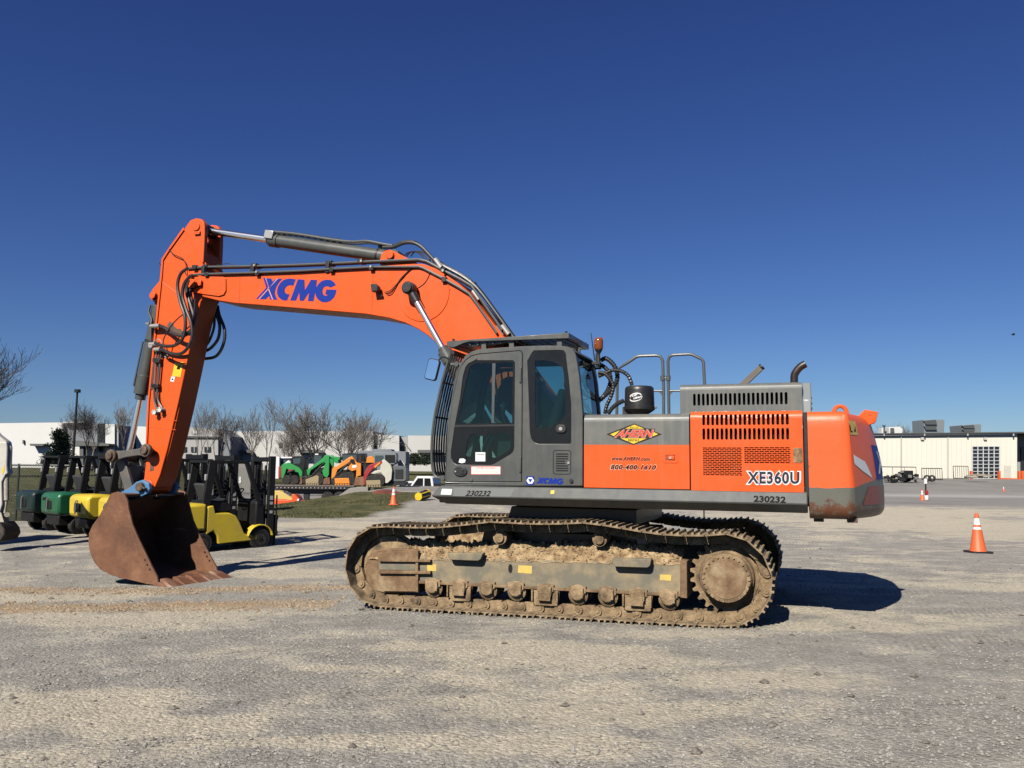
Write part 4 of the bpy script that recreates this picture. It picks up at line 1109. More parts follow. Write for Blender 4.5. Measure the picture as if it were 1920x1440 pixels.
hl = MB(); hl.bar(l0 + Vector((0,-0.16,0)), h1 + Vector((0,-0.16,0)), 0.07, 0.17, (1, 0, 0.3)); hl.bar(l0 + Vector((0,0.16,0)), h1 + Vector((0,0.16,0)), 0.07, 0.17, (1, 0, 0.3)); hl.bar(l0*0.5 + h1*0.5 + Vector((0,-0.14,0)), l0*0.5 + h1*0.5 + Vector((0,0.14,0)), 0.10, 0.3)
hl.cyl((h1.x, -0.2, h1.z), (h1.x, 0.2, h1.z), 0.10, n=20)
hl.build('bucket_link', LKM, EX, bevel=0.012)

# bucket
YK = 0.68
back_px = [(208,925),(203,934),(195.5,950),(184,970),(173,985),(166.5,1000),(165.5,1018),(168.5,1036),(176,1054),(188,1068),(205,1077),(225,1083.5),(254,1090),(276,1095.5),(297,1098)]
front_px = [(294,1081),(282,1058),(270.5,1034),(259,1010),(248,984),(241,955),(238,937),(232,926),(220,922)]
BK = XZ(back_px, -YK); FRT = XZ(front_px, -YK)
dz0 = -0.045
side = BK + FRT
bk_side = MB()
for y0, y1 in ((-YK, -YK + 0.035), (YK - 0.035, YK)): bk_side.prism(side, y0, y1)
sh = MB(); k = len(BK)
inn = inset(side, 0.03)[:k]
prof = BK + inn[::-1]
BKs = smooth2(BK, 4); INs = smooth2(inn, 4)
sh.prism([(x, z) for x, z in BKs] + [(x, z) for x, z in INs[::-1]], -YK + 0.036, YK - 0.036)
bucket = sh.build('bucket', RUST, EX)
bk_side.each('side_plate', RUST, bucket, bevel=0.006)
# edge strip of each side, bolts
ei = MB()
for s in (-1, 1):
    for j, (u, v) in enumerate(((272,1050),(276,1059),(281,1067.5))):
        c = P(u, v, -YK); ei.cyl((c.x, s*(YK + 0.001), c.z), (c.x, s*(YK - 0.04), c.z), 0.017, n=10)
ei.each('side_bolt_hole', DARK, bucket)
sw = MB()
stl = XZ([(211,928),(222,925),(250,1000),(262,1040),(258,1042),(240,1005)], -YK)
for s in (-1, 1): sw.prism(stl, *sorted((s*YK, s*(YK + 0.004))))
sw.each('wear_strip', RUST, bucket, bevel=0.003)
# cutting edge and teeth
lx, lz = BK[-1]; fx, fz = FRT[0]
lip = MB()
lip.prism([(lx - 0.10, lz - 0.004), (lx + 0.03, lz - 0.012), (lx + 0.15, lz - 0.035), (lx + 0.15, lz - 0.005), (lx + 0.02, lz + 0.045), (lx - 0.08, lz + 0.05)], -YK, YK)
lip.build('cutting_edge', RUST, bucket, bevel=0.006)
TOOTH = blend3('worn_tooth_steel', [(0.12, 0.045, 0.022), (0.21, 0.09, 0.045), (0.34, 0.22, 0.15)], 3, 0.6, 0.1, 40, 0.1)
for j in range(5):
    y = -YK + 0.13 + j*(2*YK - 0.26)/4
    t_ = MB(); w = 0.075
    vs = []
    for x, z, hh_, ww in ((lx - 0.04, lz + 0.055, 0.07, 0.080), (lx + 0.08, lz + 0.035, 0.07, 0.105), (lx + 0.17, lz + 0.003, 0.05, 0.132), (lx + 0.285, lz - 0.026, 0.014, 0.135)):
        vs += [(x, y - ww, z - hh_/2), (x, y + ww, z - hh_/2), (x, y + ww*0.86, z + hh_/2), (x, y - ww*0.86, z + hh_/2)]
    fs = [(3,2,1,0), (12,13,14,15)]
    for r in range(3):
        for i in range(4): fs.append((r*4+i, r*4+(i+1) % 4, (r+1)*4+(i+1) % 4, (r+1)*4+i))
    t_.add(vs, fs); t_.build('tooth', TOOTH, bucket, bevel=0.008)
# top bar and blue ears
tb = XZ([(209,925),(232,926.5),(231,932),(209,931)], -YK)
MB().prism(tb, -YK + 0.036, YK - 0.036).build('top_bar', RUST, bucket, bevel=0.01)
ear = XZ([(221,926),(232,921.5),(246,914),(258,903.5),(270,899.5),(281,906),(283.5,917),(279,926),(266,932),(250,937.5),(238,939),(224,936)], -0.30)
for s in (-1, 1):
    e = MB().prism(ear, *sorted((s*0.26, s*0.335))).build('bucket_ear', BLUE, bucket, bevel=0.012)
    pn = MB(); pn.cyl((bp_c.x, s*0.33, bp_c.z), (bp_c.x, s*0.40, bp_c.z), 0.07, n=20)
    pn.bar((bp_c.x + 0.02, s*0.375, bp_c.z + 0.02), (bp_c.x + 0.12, s*0.375, bp_c.z - 0.03), 0.03, 0.06, (0, 1, 0))
    pn.build('bucket_pin', RUSTPIN, bucket, bevel=0.01)
g = P(287, 928, -0.15); MB().box(g.x - 0.10, g.x + 0.12, -0.2, 0.2, g.z - 0.02, g.z + 0.012).build('pin_grease', MUDDY, bucket)
# ------------------------------------------------------------------ bodywork behind the cab
YS = -1.475
def shell_fn(ztop, r, off=0.0):
    """developed sheet (x, s) -> flat side up to ztop - r, then a quarter bend onto the roof"""
    zc = ztop - r
    def fn(x, s, d):
        if s <= zc: return (x, YS + d, s)
        a = min((s - zc)/r, pi/2)
        rr = r - d
        y = YS + r - rr*cos(a); z = zc + rr*sin(a)
        if s - zc > r*pi/2: y += (s - zc - r*pi/2)
        return (x, y, z)
    return fn
def dens(x0, x1, z0, z1, extra):
    pts = [(x0, z0), (x1, z0)] + [(x1, z) for z in extra] + [(x1, z1), (x0, z1)] + [(x0, z) for z in reversed(extra)]
    return pts

X1a, X1b = P(1095, 850, YS).x, P(1292.5, 850, YS).x
X2a, X2b = P(1295, 850, YS).x, P(1506, 850, YS).x
ZB, ZST, ZT1, ZT2 = 1.470, P(1200, 834, YS).z, P(1200, 775.5, YS).z - 0.0, P(1400, 770, YS).z
R1 = 0.085
def strip_panel(name, x0, x1, z0, z1, ztop, r, mat, parent, holes=(), inset_top=0.35, t=0.012):
    zc = ztop - r; end = z1 if z1 <= zc else zc + r*pi/2 + inset_top
    cuts = [zc + r*pi/2*k/6 for k in range(1, 7)] if z1 > zc else []
    mb = MB()
    zs = [z0, zc] + cuts + [end] if z1 > zc else [z0, z1]
    # sheets between the bend lines, cut by the holes
    fn = shell_fn(ztop, r)
    def clip(lp, a, b):
        def cl(p, f, lim):
            o = []
            for i in range(len(p)):
                A, B = p[i-1], p[i]
                ia, ib = f*(A[1]-lim) >= 0, f*(B[1]-lim) >= 0
                if ia != ib:
                    t_ = (lim-A[1])/(B[1]-A[1]); o.append((A[0]+(B[0]-A[0])*t_, lim))
                if ib: o.append(B)
            return o
        lp = cl(lp, 1, a)
        return cl(lp, -1, b) if lp else lp
    for a, b in zip(zs, zs[1:]):
        loops = [[(x0, a), (x1, a), (x1, b), (x0, b)]]
        eps = 1e-5
        for h in holes:
            hz = [p[1] for p in h]
            if max(hz) <= a + 1e-4 or min(hz) >= b - 1e-4: continue
            if min(hz) > a and max(hz) < b: loops.append(h)
            else:
                c = clip(h, a + eps, b - eps)
                if len(c) > 2: loops.append(c)
        mb.plate(loops, fn, t)
    return mb.build(name, mat, parent, smooth=40)

PANEL = paint('dusty_grey_panel', (0.125, 0.132, 0.122), 0.42, (0.26, 0.235, 0.185), 0.45, 1.8, coat=0.1, streak=0.5)
MB().box(X2b + 0.003, 2.883, YS + 0.07, 1.40, ZB - 0.16, ZT2 - 0.03).build('dark_gap_filler', BLACKP, EX)  # added dark filler, blocks the daylight between engine door and counterweight
hood = MB()
hood.box(X1a + 0.02, X2b - 0.005, YS + 0.10, 1.42, ZB - 0.01, ZT1 - 0.02)
hood = hood.build('engine_house', BLACKP, EX)
MB().box(X1a, X1b, YS + R1 + 0.04, 1.47, ZT1 - 0.006, ZT1).build('house_roof', PANEL, hood)
MB().box(X2a, X2b, YS + R1 + 0.04, 1.47, ZT2 - 0.006, ZT2).build('house_roof', ORANGE, hood)
MB().box(X1a, X2b, 1.43, 1.475, ZB, ZT1 - 0.03).build('far_panel', ORANGE, hood)
MB().box(X1a, X1a + 0.02, YS + 0.06, 1.43, ZB, ZT1 - 0.03).build('front_panel', GREY, hood)
ORP = paint('orange_panel', (0.85, 0.102, 0.011), 0.36, (0.55, 0.15, 0.06), 0.25, 1.6, col2=(0.78, 0.105, 0.018), spec=0.35, scratch=-0.14, scratch_col=(0.5, 0.16, 0.07), streak=0.45)
d1 = strip_panel('side_door', X1a, X1b, ZB, ZST, ZT1, R1, ORP, EX)
strip_panel('upper_panel', X1a, X1b, ZST + 0.0005, 9, ZT1, R1, PANEL, d1)
# slots of the engine door
holes = []
xs0, xs1 = P(1319.5, 800, YS).x, P(1476.5, 800, YS).x
def capsule(xc, z0, z1, w):
    r = w/2; pts = []
    for k in range(7): a = pi*k/6; pts.append((xc + r*cos(a), z1 - r + r*sin(a)))
    for k in range(7): a = pi + pi*k/6; pts.append((xc + r*cos(a), z0 + r + r*sin(a)))
    return pts
zc2 = ZT2 - R1
def sdev(z):
    if z <= zc2: return z
    return zc2 + R1*math.asin(min(1, (z - zc2)/R1))
r1t, r1b = sdev(P(1400, 776.5, YS + 0.03).z), P(1400, 797, YS).z
r2t, r2b = P(1400, 802.5, YS).z, P(1400, 824.5, YS).z
for k in range(19):
    x = xs0 + (xs1 - xs0)*k/18
    holes.append(capsule(x, r1b, min(r1t, zc2 + R1*1.0), 0.030)); holes.append(capsule(x, r2b, r2t, 0.030))
def bricks(u0, u1, v0, v1, rows, cols):
    a, b = P(u0, v0, YS), P(u1, v1, YS); out = []
    ph = (a.z - b.z)/rows; pw = (b.x - a.x)/cols
    for r in range(rows):
        z1 = a.z - r*ph; z0 = z1 - ph*0.62
        sh_ = pw*0.5 if r % 2 else 0
        k = 0; x = a.x - sh_
        while x < b.x - 0.004:
            xa, xb = max(x, a.x), min(x + pw*0.86, b.x)
            if xb - xa > 0.008: out.append([(xa, z0), (xb, z0), (xb, z1), (xa, z1)])
            x += pw
    return out
holes += bricks(1318, 1391.5, 839, 893, 16, 8) + bricks(1395.5, 1482.5, 838.5, 870, 9, 9)
d2 = strip_panel('engine_door', X2a, X2b, ZB - 0.012, 9, ZT2, R1, ORP, EX, holes)
# black sheets standing in for the shade inside, dusty screens behind the two mesh fields
MB().box(X2a + 0.03, X2b - 0.03, YS + 0.075, YS + 0.09, ZB + 0.02, ZT2 - 0.10).build('dark_backing', DARK, d2)
MB().box(X2a + 0.03, X2b - 0.03, YS + 0.09, YS + 0.30, ZT2 - 0.10, ZT2 - 0.04).build('dark_top_backing', DARK, d2)
SCREEN = blend3('dusty_screen', [(0.008, 0.006, 0.005), (0.025, 0.016, 0.010), (0.40, 0.28, 0.16)], 5, 0.95, 0.4, 60, 0, 0.46, 0.64)
ms = MB()
for u0, u1, v0, v1 in ((1316, 1393, 837, 895), (1394, 1484, 837, 872)):
    a, b = P(u0, v0, YS), P(u1, v1, YS); ms.box(a.x, b.x, YS + 0.022, YS + 0.028, b.z, a.z)
ms.build('dusty_screen', SCREEN, d2)
# worn latch
la = P(1496, 853, YS)
MB().prism(roundrect(la.x - 0.045, la.x + 0.045, la.z - 0.085, la.z + 0.075, 0.02), YS - 0.006, YS + 0.002).build('door_latch', blend3('rusty_latch', [(0.06,0.03,0.012),(0.18,0.10,0.04),(0.40,0.26,0.14)], 9, 0.7, 0.4, 50), d2, bevel=0.006)
# latch of the front door
lq = XZ([(1243,848),(1271,848),(1271,868),(1243,868)], YS); lx0, lx1, lz1, lz0 = lq[0][0], lq[1][0], lq[0][1], lq[2][1]
lr = roundrect(lx0, lx1, lz0, lz1, 0.02)
MB().plate([lr, inset(lr, 0.028)], onY(YS - 0.006), 0.006).build('latch_frame', ORP, d1, bevel=0.003)
MB().prism(inset(lr, 0.026), YS - 0.0015, YS + 0.0).build('latch_recess', paint('deep_orange', (0.40, 0.05, 0.012), 0.5, amount=0.1), d1)
lm_ = MB(); lm_.box(lx0 + 0.060, lx1 - 0.036, YS - 0.014, YS - 0.001, lz0 + 0.034, lz1 - 0.040); lmo = lm_.build('latch_paddle', ORP, d1, bevel=0.006)
MB().cyl(((lx0+lx1)/2, YS - 0.02, (lz0+lz1)/2 - 0.004), ((lx0+lx1)/2, YS - 0.012, (lz0+lz1)/2 - 0.004), 0.014, n=12).build('key_lock', ZINC, d1)

# maker's and owner's lettering
YL = YS - 0.003
XOUT = quad([(1402,883.5),(1499,884.5),(1499,907.5),(1402,907)], YL)
ww = text_loops('XE360U', 0, 0.085, 1.10); nn_ = text_loops('XE360U', 0, 0.034, 1.12)
MB().add([quad([(1398,881),(1502,881.5),(1502,910),(1398,909.5)], YS - 0.0025)(a, b) for a, b in ww[0]], ww[1]).build('model_number_edge', WHITE, d2, fix=False)
MB().add([quad([(1401.5,883.5),(1499,884),(1499,907.5),(1401.5,907)], YS - 0.004)(a, b) for a, b in nn_[0]], nn_[1]).build('model_number', NAVY, d2, fix=False)
PH0, PH1 = [(1143.5,869.5),(1231.5,870.5),(1231,882.5),(1143.5,881.5)], [(1145,871),(1230.5,872),(1230,881),(1145,880)]
for body_, edge, ink, e0, e1 in (('800-400-1610', PH0, PH1, 0.075, 0.035), ('www.AHERN.com', [(1146.5,855),(1219,856.5),(1219,864.5),(1146.5,863.5)], [(1147,855.5),(1218.5,857),(1218.5,864),(1147,863)], 0.05, 0.022)):
    lettering('lettering_edge', body_, quad(edge, YS - 0.0025), plain('pale_orange_vinyl', (0.80, 0.36, 0.22), 0.5), d1, 0.25, e0*0.8, 1.12)
    lettering('lettering', body_, quad(ink, YS - 0.004), BLACKV, d1, 0.25, e1, 1.12)
# diamond badge
def z3(x, y): return (1120 + x/12, 770 + y/12)
def flat(name, pts, Y, mat, parent): return MB().prism(XZ([z3(*p) for p in pts], Y), Y - 0.0012, Y).build(name, mat, parent)
bd = flat('badge', [(205,528),(832,288),(1105,402),(1302,408),(1285,470),(1450,530),(1190,632),(810,768),(455,632),(372,618),(345,590)], YS - 0.002, plain('dark_badge', (0.020, 0.012, 0.010), 0.4), d1)
flat('badge_top', [(625,405),(832,315),(1052,405)], YS - 0.0035, YEL, bd)
flat('badge_bottom', [(525,622),(1108,622),(815,745)], YS - 0.0035, YEL, bd)
flat('badge_side', [(290,530),(515,442),(375,575)], YS - 0.0035, YEL, bd)
flat('badge_side', [(1272,482),(1365,530),(1238,580)], YS - 0.0035, YEL, bd)
lettering('badge_name_edge', 'AHERN', quad([z3(505,425), z3(1280,425), z3(1215,607), z3(372,607)], YS - 0.005), plain('pale_pink_vinyl', (0.80, 0.45, 0.36), 0.5), bd, 0, 0.06)
lettering('badge_name', 'AHERN', quad([z3(515,435), z3(1268,435), z3(1200,597), z3(390,597)], YS - 0.0065), REDV, bd, 0, 0.035)
lettering('badge_text', 'RENTALS', quad([z3(692,640), z3(940,640), z3(940,692), z3(692,692)], YS - 0.005), BLACKV, bd, 0, 0.03)
lettering('badge_text', 'SINCE 1953', quad([z3(730,360), z3(925,360), z3(925,395), z3(730,395)], YS - 0.005), BLACKV, bd, 0, 0.02)
# rust drips and chips under the doors
chips = MB(); random.seed(3)
for k in range(46):
    u = random.uniform(1300, 1500); v = 769.3 + random.uniform(-0.5, 0.8); a = P(u, v, YS + 0.06)
    s_ = random.uniform(0.006, 0.016); chips.rings((a.x, YS + random.uniform(0.09, 0.3), ZT2 - 0.004), (0,0,1), [(0, s_), (s_*0.7, s_*0.8), (s_, 0.0)], 7, cap=False)
chips.build('roof_bolt', plain('pale_dust', (0.5, 0.42, 0.34), 0.9), hood)

# raised engine cover with slots
YE = -1.10
EX0, EX1 = P(1275, 745, YE).x, P(1503.5, 745, YE).x
EZ0, EZ1 = ZT2 - 0.01, P(1390, 718, YE).z
YS_keep = YS; YS = YE
hs_ = []
ea, eb = P(1302, 749, YE).x, P(1474, 749, YE).x
for k in range(21):
    x = ea + (eb - ea)*k/20; hs_.append(capsule(x, P(1390, 759.5, YE).z, P(1390, 736.5, YE).z, 0.030))
ec = strip_panel('engine_cover', EX0, EX1, EZ0, 9, EZ1, 0.07, PANEL, EX, hs_, 1.55)
YS = YS_keep
MB().box(EX0, EX1, 0.50, 0.53, EZ0, EZ1 - 0.002).build('cover_far_side', PANEL, ec)
MB().box(EX0 + 0.001, EX0 + 0.012, YE + 0.03, 0.5, EZ0, EZ1 - 0.02).build('cover_front', PANEL, ec)
rr_ = MB(); rr_.prism_x([(YE + 0.012, EZ0), (0.95, EZ0), (0.95, EZ1 - 0.06), (0.90, EZ1 + 0.01), (YE + 0.22, EZ1 + 0.01), (YE + 0.03, EZ1 - 0.20)], EX1 + 0.005, EX1 + 0.10)
rr_.build('cover_rear', paint('light_grey_sheet', (0.22, 0.24, 0.235), 0.4, amount=0.2), ec, bevel=0.015)
MB().box(EX0 + 0.03, EX1 - 0.03, YE + 0.10, YE + 0.12, EZ0, EZ1 - 0.08).build('dark_backing', DARK, ec)  # black sheet standing in for the shade behind the slots
bs = MB()
for k in range(3): bs.cyl((EX1 + 0.10, YE + 0.12 + 0.06*(k % 2), EZ0 + 0.06 + 0.06*k), (EX1 + 0.108, YE + 0.12 + 0.06*(k % 2), EZ0 + 0.06 + 0.06*k), 0.012, n=8)
bs.build('cover_bolt', BLACKP, ec)
# exhaust and the hinge handle
e0 = P(1496, 712, -0.55)
ex = MB(); ex.tube([(e0.x - 0.04, -0.55, EZ1 - 0.05), (e0.x - 0.04, -0.55, e0.z + 0.03), (e0.x - 0.02, -0.55, e0.z + 0.09), (e0.x + 0.03, -0.55, e0.z + 0.15), (e0.x + 0.09, -0.55, e0.z + 0.185)], 0.044, 16, 5, caps=False)
ex.build('exhaust_pipe', paint('burnt_exhaust', (0.022, 0.013, 0.010), 0.35, (0.10, 0.05, 0.03), 0.5, 8, metal=0.0), ec)
h0, h1_ = P(1402, 713, -0.3), P(1428, 688, -0.3)
hb_ = MB(); hb_.bar(tuple(h0 - (h1_ - h0)*1.1), tuple(h1_), 0.045, 0.075, (0, 0, 1)); hb_.build('cover_handle', paint('worn_handle', (0.12, 0.10, 0.075), 0.5, amount=0.3), ec, bevel=0.006)
MB().cyl(tuple(h1_ - (h1_-h0)*0.04), tuple(h1_ + (h1_-h0)*0.06), 0.042, n=12).build('handle_end', BLACKP, ec)
MB().box(h0.x - 0.18, h0.x + 0.02, -0.4, -0.2, EZ1 - 0.0, EZ1 + 0.012).build('handle_base', BLACKP, ec)

# ------------------------------------------------------------------ counterweight
plan = [(2.885, -1.475), (3.05, -1.475), (3.22, -1.475), (3.288, -1.468), (3.328, -1.44), (3.352, -1.395), (3.435, -1.21), (3.535, -0.97), (3.63, -0.70), (3.695, -0.38), (3.715, 0.0)]
plan = plan + [(x, -y) for x, y in plan[-2::-1]]
NPL = len(plan)
def cw_level(z):
    """(shrink, rear lean) of the outline at height z"""
    t = max(0, (z - 1.45)/0.86)
    lean = 0.135*t**1.8
    sh_ = 0.0
    if z < 1.30: q = (1.30 - z)/0.115; sh_ = 0.10*(1 - sqrt(max(0, 1 - q*q)))
    if z > 2.20: q = (z - 2.20)/0.115; sh_ = 0.09*(1 - sqrt(max(0, 1 - min(1, q)**2)))
    return sh_, lean
def cw_pt(i, z, off=0.0):
    i0 = int(min(max(i, 0), NPL - 1.001)); f = i - i0
    a, b = plan[i0], plan[i0+1]
    x, y = a[0] + (b[0]-a[0])*f, a[1] + (b[1]-a[1])*f
    sh_, lean = cw_level(z)
    tx = b[0]-a[0]; ty = b[1]-a[1]; l = hypot(tx, ty); nx_, ny_ = ty/l, -tx/l
    fx_ = min(1, max(0, (x - 2.885)/0.8))
    fx2 = min(1, max(0, (x - 2.885)/0.3))
    x2 = x - lean*(0.35 if abs(y) > 1.44 else 1.0)*fx_ - sh_*nx_*fx2 + off*nx_
    # the bottom edge rises towards the back corner like the photo's chin
    return (x2, y - sh_*ny_*(1 if abs(y) > 0 else 1) + off*ny_, z)
zs = [1.185, 1.195, 1.215, 1.245, 1.28, 1.31, 1.40, 1.50, 1.62, 1.76, 1.9, 2.02, 2.12, 2.20, 2.245, 2.28, 2.302, 2.315]
vs, fs = [], []
SUB = 3
ids = [k/SUB for k in range((NPL-1)*SUB + 1)]
for z in zs:
    for i in ids: vs.append(cw_pt(i, z))
m = len(ids)
for r in range(len(zs)-1):
    for i in range(m-1): fs.append((r*m+i, r*m+i+1, (r+1)*m+i+1, (r+1)*m+i))
    fs.append((r*m+m-1, r*m, (r+1)*m, (r+1)*m+m-1))
fs.append(tuple(range(m-1, -1, -1))); fs.append(tuple(range((len(zs)-1)*m, len(zs)*m)))
# paint scheme: orange above a grey band, rust and chips low down
CWM, n, l, b = newmat('counterweight_paint')
tc = n.new('ShaderNodeTexCoord'); sp = n.new('ShaderNodeSeparateXYZ'); l.new(tc.outputs['Object'], sp.inputs[0])
def mth(op, a, b_=None, clamp=False):
    q = n.new('ShaderNodeMath'); q.operation = op; q.use_clamp = clamp
    for i, v in enumerate((a, b_)):
        if v is None: continue
        if isinstance(v, (int, float)): q.inputs[i].default_value = v
        else: l.new(v, q.inputs[i])
    return q.outputs[0]
nA = nz(n, l, tc.outputs['Object'], 5.0, 6, 0.7); nB = nz(n, l, tc.outputs['Object'], 9.0, 9, 0.75); nC = nz(n, l, tc.outputs['Object'], 1.4, 4)
# edge of the band climbs on the rear face (x beyond 3.4)
climb = mth('MULTIPLY', mth('MULTIPLY', mth('SUBTRACT', sp.outputs['X'], 3.33), 2.2, True), 0.17)
hgt = mth('SUBTRACT', mth('SUBTRACT', sp.outputs['Z'], climb), mth('MULTIPLY', mth('SUBTRACT', nA.outputs['Fac'], 0.5), 0.05))
isor = mth('GREATER_THAN', hgt, 1.512)
fade = mixc(n, l, nC.outputs['Fac'], (0.71, 0.088, 0.010), (0.62, 0.115, 0.032))
gry = mixc(n, l, nC.outputs['Fac'], (0.075, 0.078, 0.062), (0.14, 0.135, 0.105))
base_ = mixc(n, l, isor, gry, fade)
low = mth('SUBTRACT', 1.0, mth('MULTIPLY', mth('SUBTRACT', sp.outputs['Z'], 1.20), 3.6, True))
rustf = mth('MULTIPLY', mth('SUBTRACT', mth('ADD', nB.outputs['Fac'], mth('MULTIPLY', low, 0.26)), 0.62), 14.0, True)
rcol = mixc(n, l, nA.outputs['Fac'], (0.030, 0.014, 0.008), (0.16, 0.058, 0.024))
fin = mixc(n, l, rustf, base_, rcol)
# bruises at the corner
cor = mth('SUBTRACT', 1.0, mth('MULTIPLY', mth('ABSOLUTE', mth('SUBTRACT', sp.outputs['X'], 3.29)), 7.0, True))
chp = mth('MULTIPLY', mth('SUBTRACT', mth('ADD', nB.outputs['Fac'], mth('MULTIPLY', cor, 0.11)), 0.70), 30.0, True)
fin = mixc(n, l, chp, fin, (0.10, 0.035, 0.02))
l.new(fin, b.inputs['Base Color']); b.inputs['Roughness'].default_value = 0.42
nb_ = nz(n, l, tc.outputs['Object'], 7, 5); bp_ = n.new('ShaderNodeBump'); bp_.inputs['Strength'].default_value = 0.10; bp_.inputs['Distance'].default_value = 0.03
l.new(nb_.outputs['Fac'], bp_.inputs['Height']); l.new(bp_.outputs[0], b.inputs['Normal'])
cw = MB().add(vs, fs).build('counterweight', CWM, EX, smooth=34)
def cw_patch(name, i0, i1, z0, z1, mat, off=0.003, skew=None, nu=8, nv=8):
    vs, fs = [], []
    for j in range(nv+1):
        for i in range(nu+1):
            a, b_ = i/nu, j/nv
            if skew: a, b_ = skew(a, b_)
            vs.append(cw_pt(i0 + (i1-i0)*a, z0 + (z1-z0)*b_, off))
    for j in range(nv):
        for i in range(nu): q = j*(nu+1)+i; fs.append((q, q+1, q+nu+2, q+nu+1))
    return MB().add(vs, fs).build(name, mat, cw)
yl_ = cw_patch('yellow_label', 4.8, 6.1, 2.07, 2.22, YELD)
MB().add([cw_pt(5.0, 2.10, 0.006), cw_pt(5.35, 2.10, 0.006), cw_pt(5.0, 2.195, 0.006)], [(0,1,2)]).build('label_triangle', BLACKV, cw)
MB().add([cw_pt(5.1, 2.112, 0.008), cw_pt(5.28, 2.112, 0.008), cw_pt(5.15, 2.165, 0.008)], [(0,1,2)]).build('label_triangle', YELD, cw)
MB().add([cw_pt(5.55, 2.11, 0.006), cw_pt(5.85, 2.11, 0.006), cw_pt(5.9, 2.18, 0.006), cw_pt(5.75, 2.14, 0.006)], [(0,1,2,3)]).build('label_figure', BLACKV, cw)
def wdz(a, b_):
    top = 1.865 - 0.075*a/0.72 if a < 0.72 else 1.79 - 0.17*(a - 0.72)/0.28
    bot = 1.77 - 0.155*a
    return bot + (top - bot)*b_
wl = MB()
for k in range(10):
    a0, a1 = k/10, (k+1)/10
    wl.add([cw_pt(4.85 + 2.2*a0, wdz(a0, 0), 0.004), cw_pt(4.85 + 2.2*a1, wdz(a1, 0), 0.004), cw_pt(4.85 + 2.2*a1, wdz(a1, 1), 0.004), cw_pt(4.85 + 2.2*a0, wdz(a0, 1), 0.004)], [(0,1,2,3)])
wl.build('white_decal', WHITE, cw)
bl_ = cw_patch('blue_decal', 7.6, 13.0, 1.60, 1.98, LOGOBLUE, 0.004, nu=20)
lettering('decal_letters', 'XCMG', lambda a, b_: cw_pt(7.9 + a*4.8, 1.66 + b_*0.26, 0.009), WHITE, cw, 0.15, 0.03)
rf = cw_patch('red_reflector', 5.7, 14.3, 1.33, 1.53, paint('dull_red_reflector', (0.32, 0.035, 0.018), 0.4, (0.10, 0.05, 0.03), 0.6, 8), 0.004, lambda a, b_: (a if a > 0.1 else a*0 + 0.10*b_*1.0, b_), 20)
# lifting eyes and studs
le = P(1578, 768, -0.95)
ey = MB(); ring = []
le = P(1575.5, 771, -0.98); ez = P(1575.5, 758, -0.98).z - 0.088
o = [(le.x + 0.088*cos(pi*k/14), ez + 0.088*sin(pi*k/14)) for k in range(15)]; o = [(le.x + 0.10, 2.28)] + o + [(le.x - 0.10, 2.28)]
i_ = [(le.x + 0.038*cos(2*pi*k/14), ez + 0.012 + 0.038*sin(2*pi*k/14)) for k in range(14)]
MB().plate([o, i_], lambda a, b_, d: (a, -0.98 + d, b_), 0.06).build('lifting_eye', ORANGE, cw, bevel=0.008)
mt_ = MB(); c = P(1625, 783, -0.55)
mt_.prism([(c.x - 0.16, c.z - 0.05), (c.x - 0.02, c.z + 0.09), (c.x + 0.12, c.z + 0.06), (c.x + 0.09, c.z - 0.06), (c.x + 0.02, c.z - 0.09)], -0.60, -0.50)
mt_.build('camera_bracket', ORANGE, cw, bevel=0.008)
st2 = MB()
for u in (1535, 1598):
    a = P(u, 966, -1.3); st2.box(a.x - 0.05, a.x + 0.05, -1.35, -1.2, 1.15, 1.2)
st2.each('jack_pad', RUSTPIN, cw)
g = P(1320, 965, -1.2); MB().cyl((g.x, -1.2, 1.15), (g.x, -1.2, 1.25), 0.008, n=6).build('drain_pipe', BLACKP, dk)

# ------------------------------------------------------------------ handrails, pre-cleaner, hoses
hr = MB(); YR = 0.55
zb_ = ZT1
def down(p): return (p.x, YR, zb_)
hr1 = [P(1156, 760, YR), P(1158, 692, YR), P(1178, 679.5, YR), P(1193, 669, YR), P(1200, 667.5, YR), P(1230, 666.5, YR), P(1238, 668, YR), P(1242.5, 676, YR), P(1244, 720, YR)]
hr1 = [Vector((hr1[0].x, YR, zb_))] + hr1[1:] + [Vector((hr1[-1].x, YR, zb_))]
hr2 = [P(1254, 720, YR), P(1252.5, 678, YR), P(1255, 669, YR), P(1262, 665.5, YR), P(1292, 664, YR), P(1298, 665, YR), P(1315, 673, YR), P(1319, 679, YR), P(1321, 720, YR)]
hr2 = [Vector((hr2[0].x, YR, zb_))] + hr2[1:] + [Vector((hr2[-1].x, YR, zb_))]
for h in (hr1, hr2): hr.tube(h, 0.021, 10)
rail = hr.each('handrail', PIPE, EX)[0]
jn = MB()
for u in (1242.5, 1253): a = P(u, 709, YR); jn.cyl((a.x, YR, a.z - 0.035), (a.x, YR, a.z + 0.035), 0.032, n=12)
a, b_ = P(1242.5, 709, YR), P(1253, 709, YR); jn.cyl(tuple(a), tuple(b_), 0.014, n=8)
for u0, u1 in ((1196, 1243), (1255, 1290)): jn.tube([P(u0, 733, YR), P(u1, 733, YR)], 0.014, 8)
for s_, u in ((-1, 1242), (1, 1255)):
    a = P(u, 733, YR); jn.prism([(a.x, a.z), (a.x + s_*0.07, a.z), (a.x + s_*0.03, a.z - 0.03), (a.x, a.z - 0.08)], YR - 0.004, YR + 0.004)
jn.build('rail_joint', PIPE, rail)
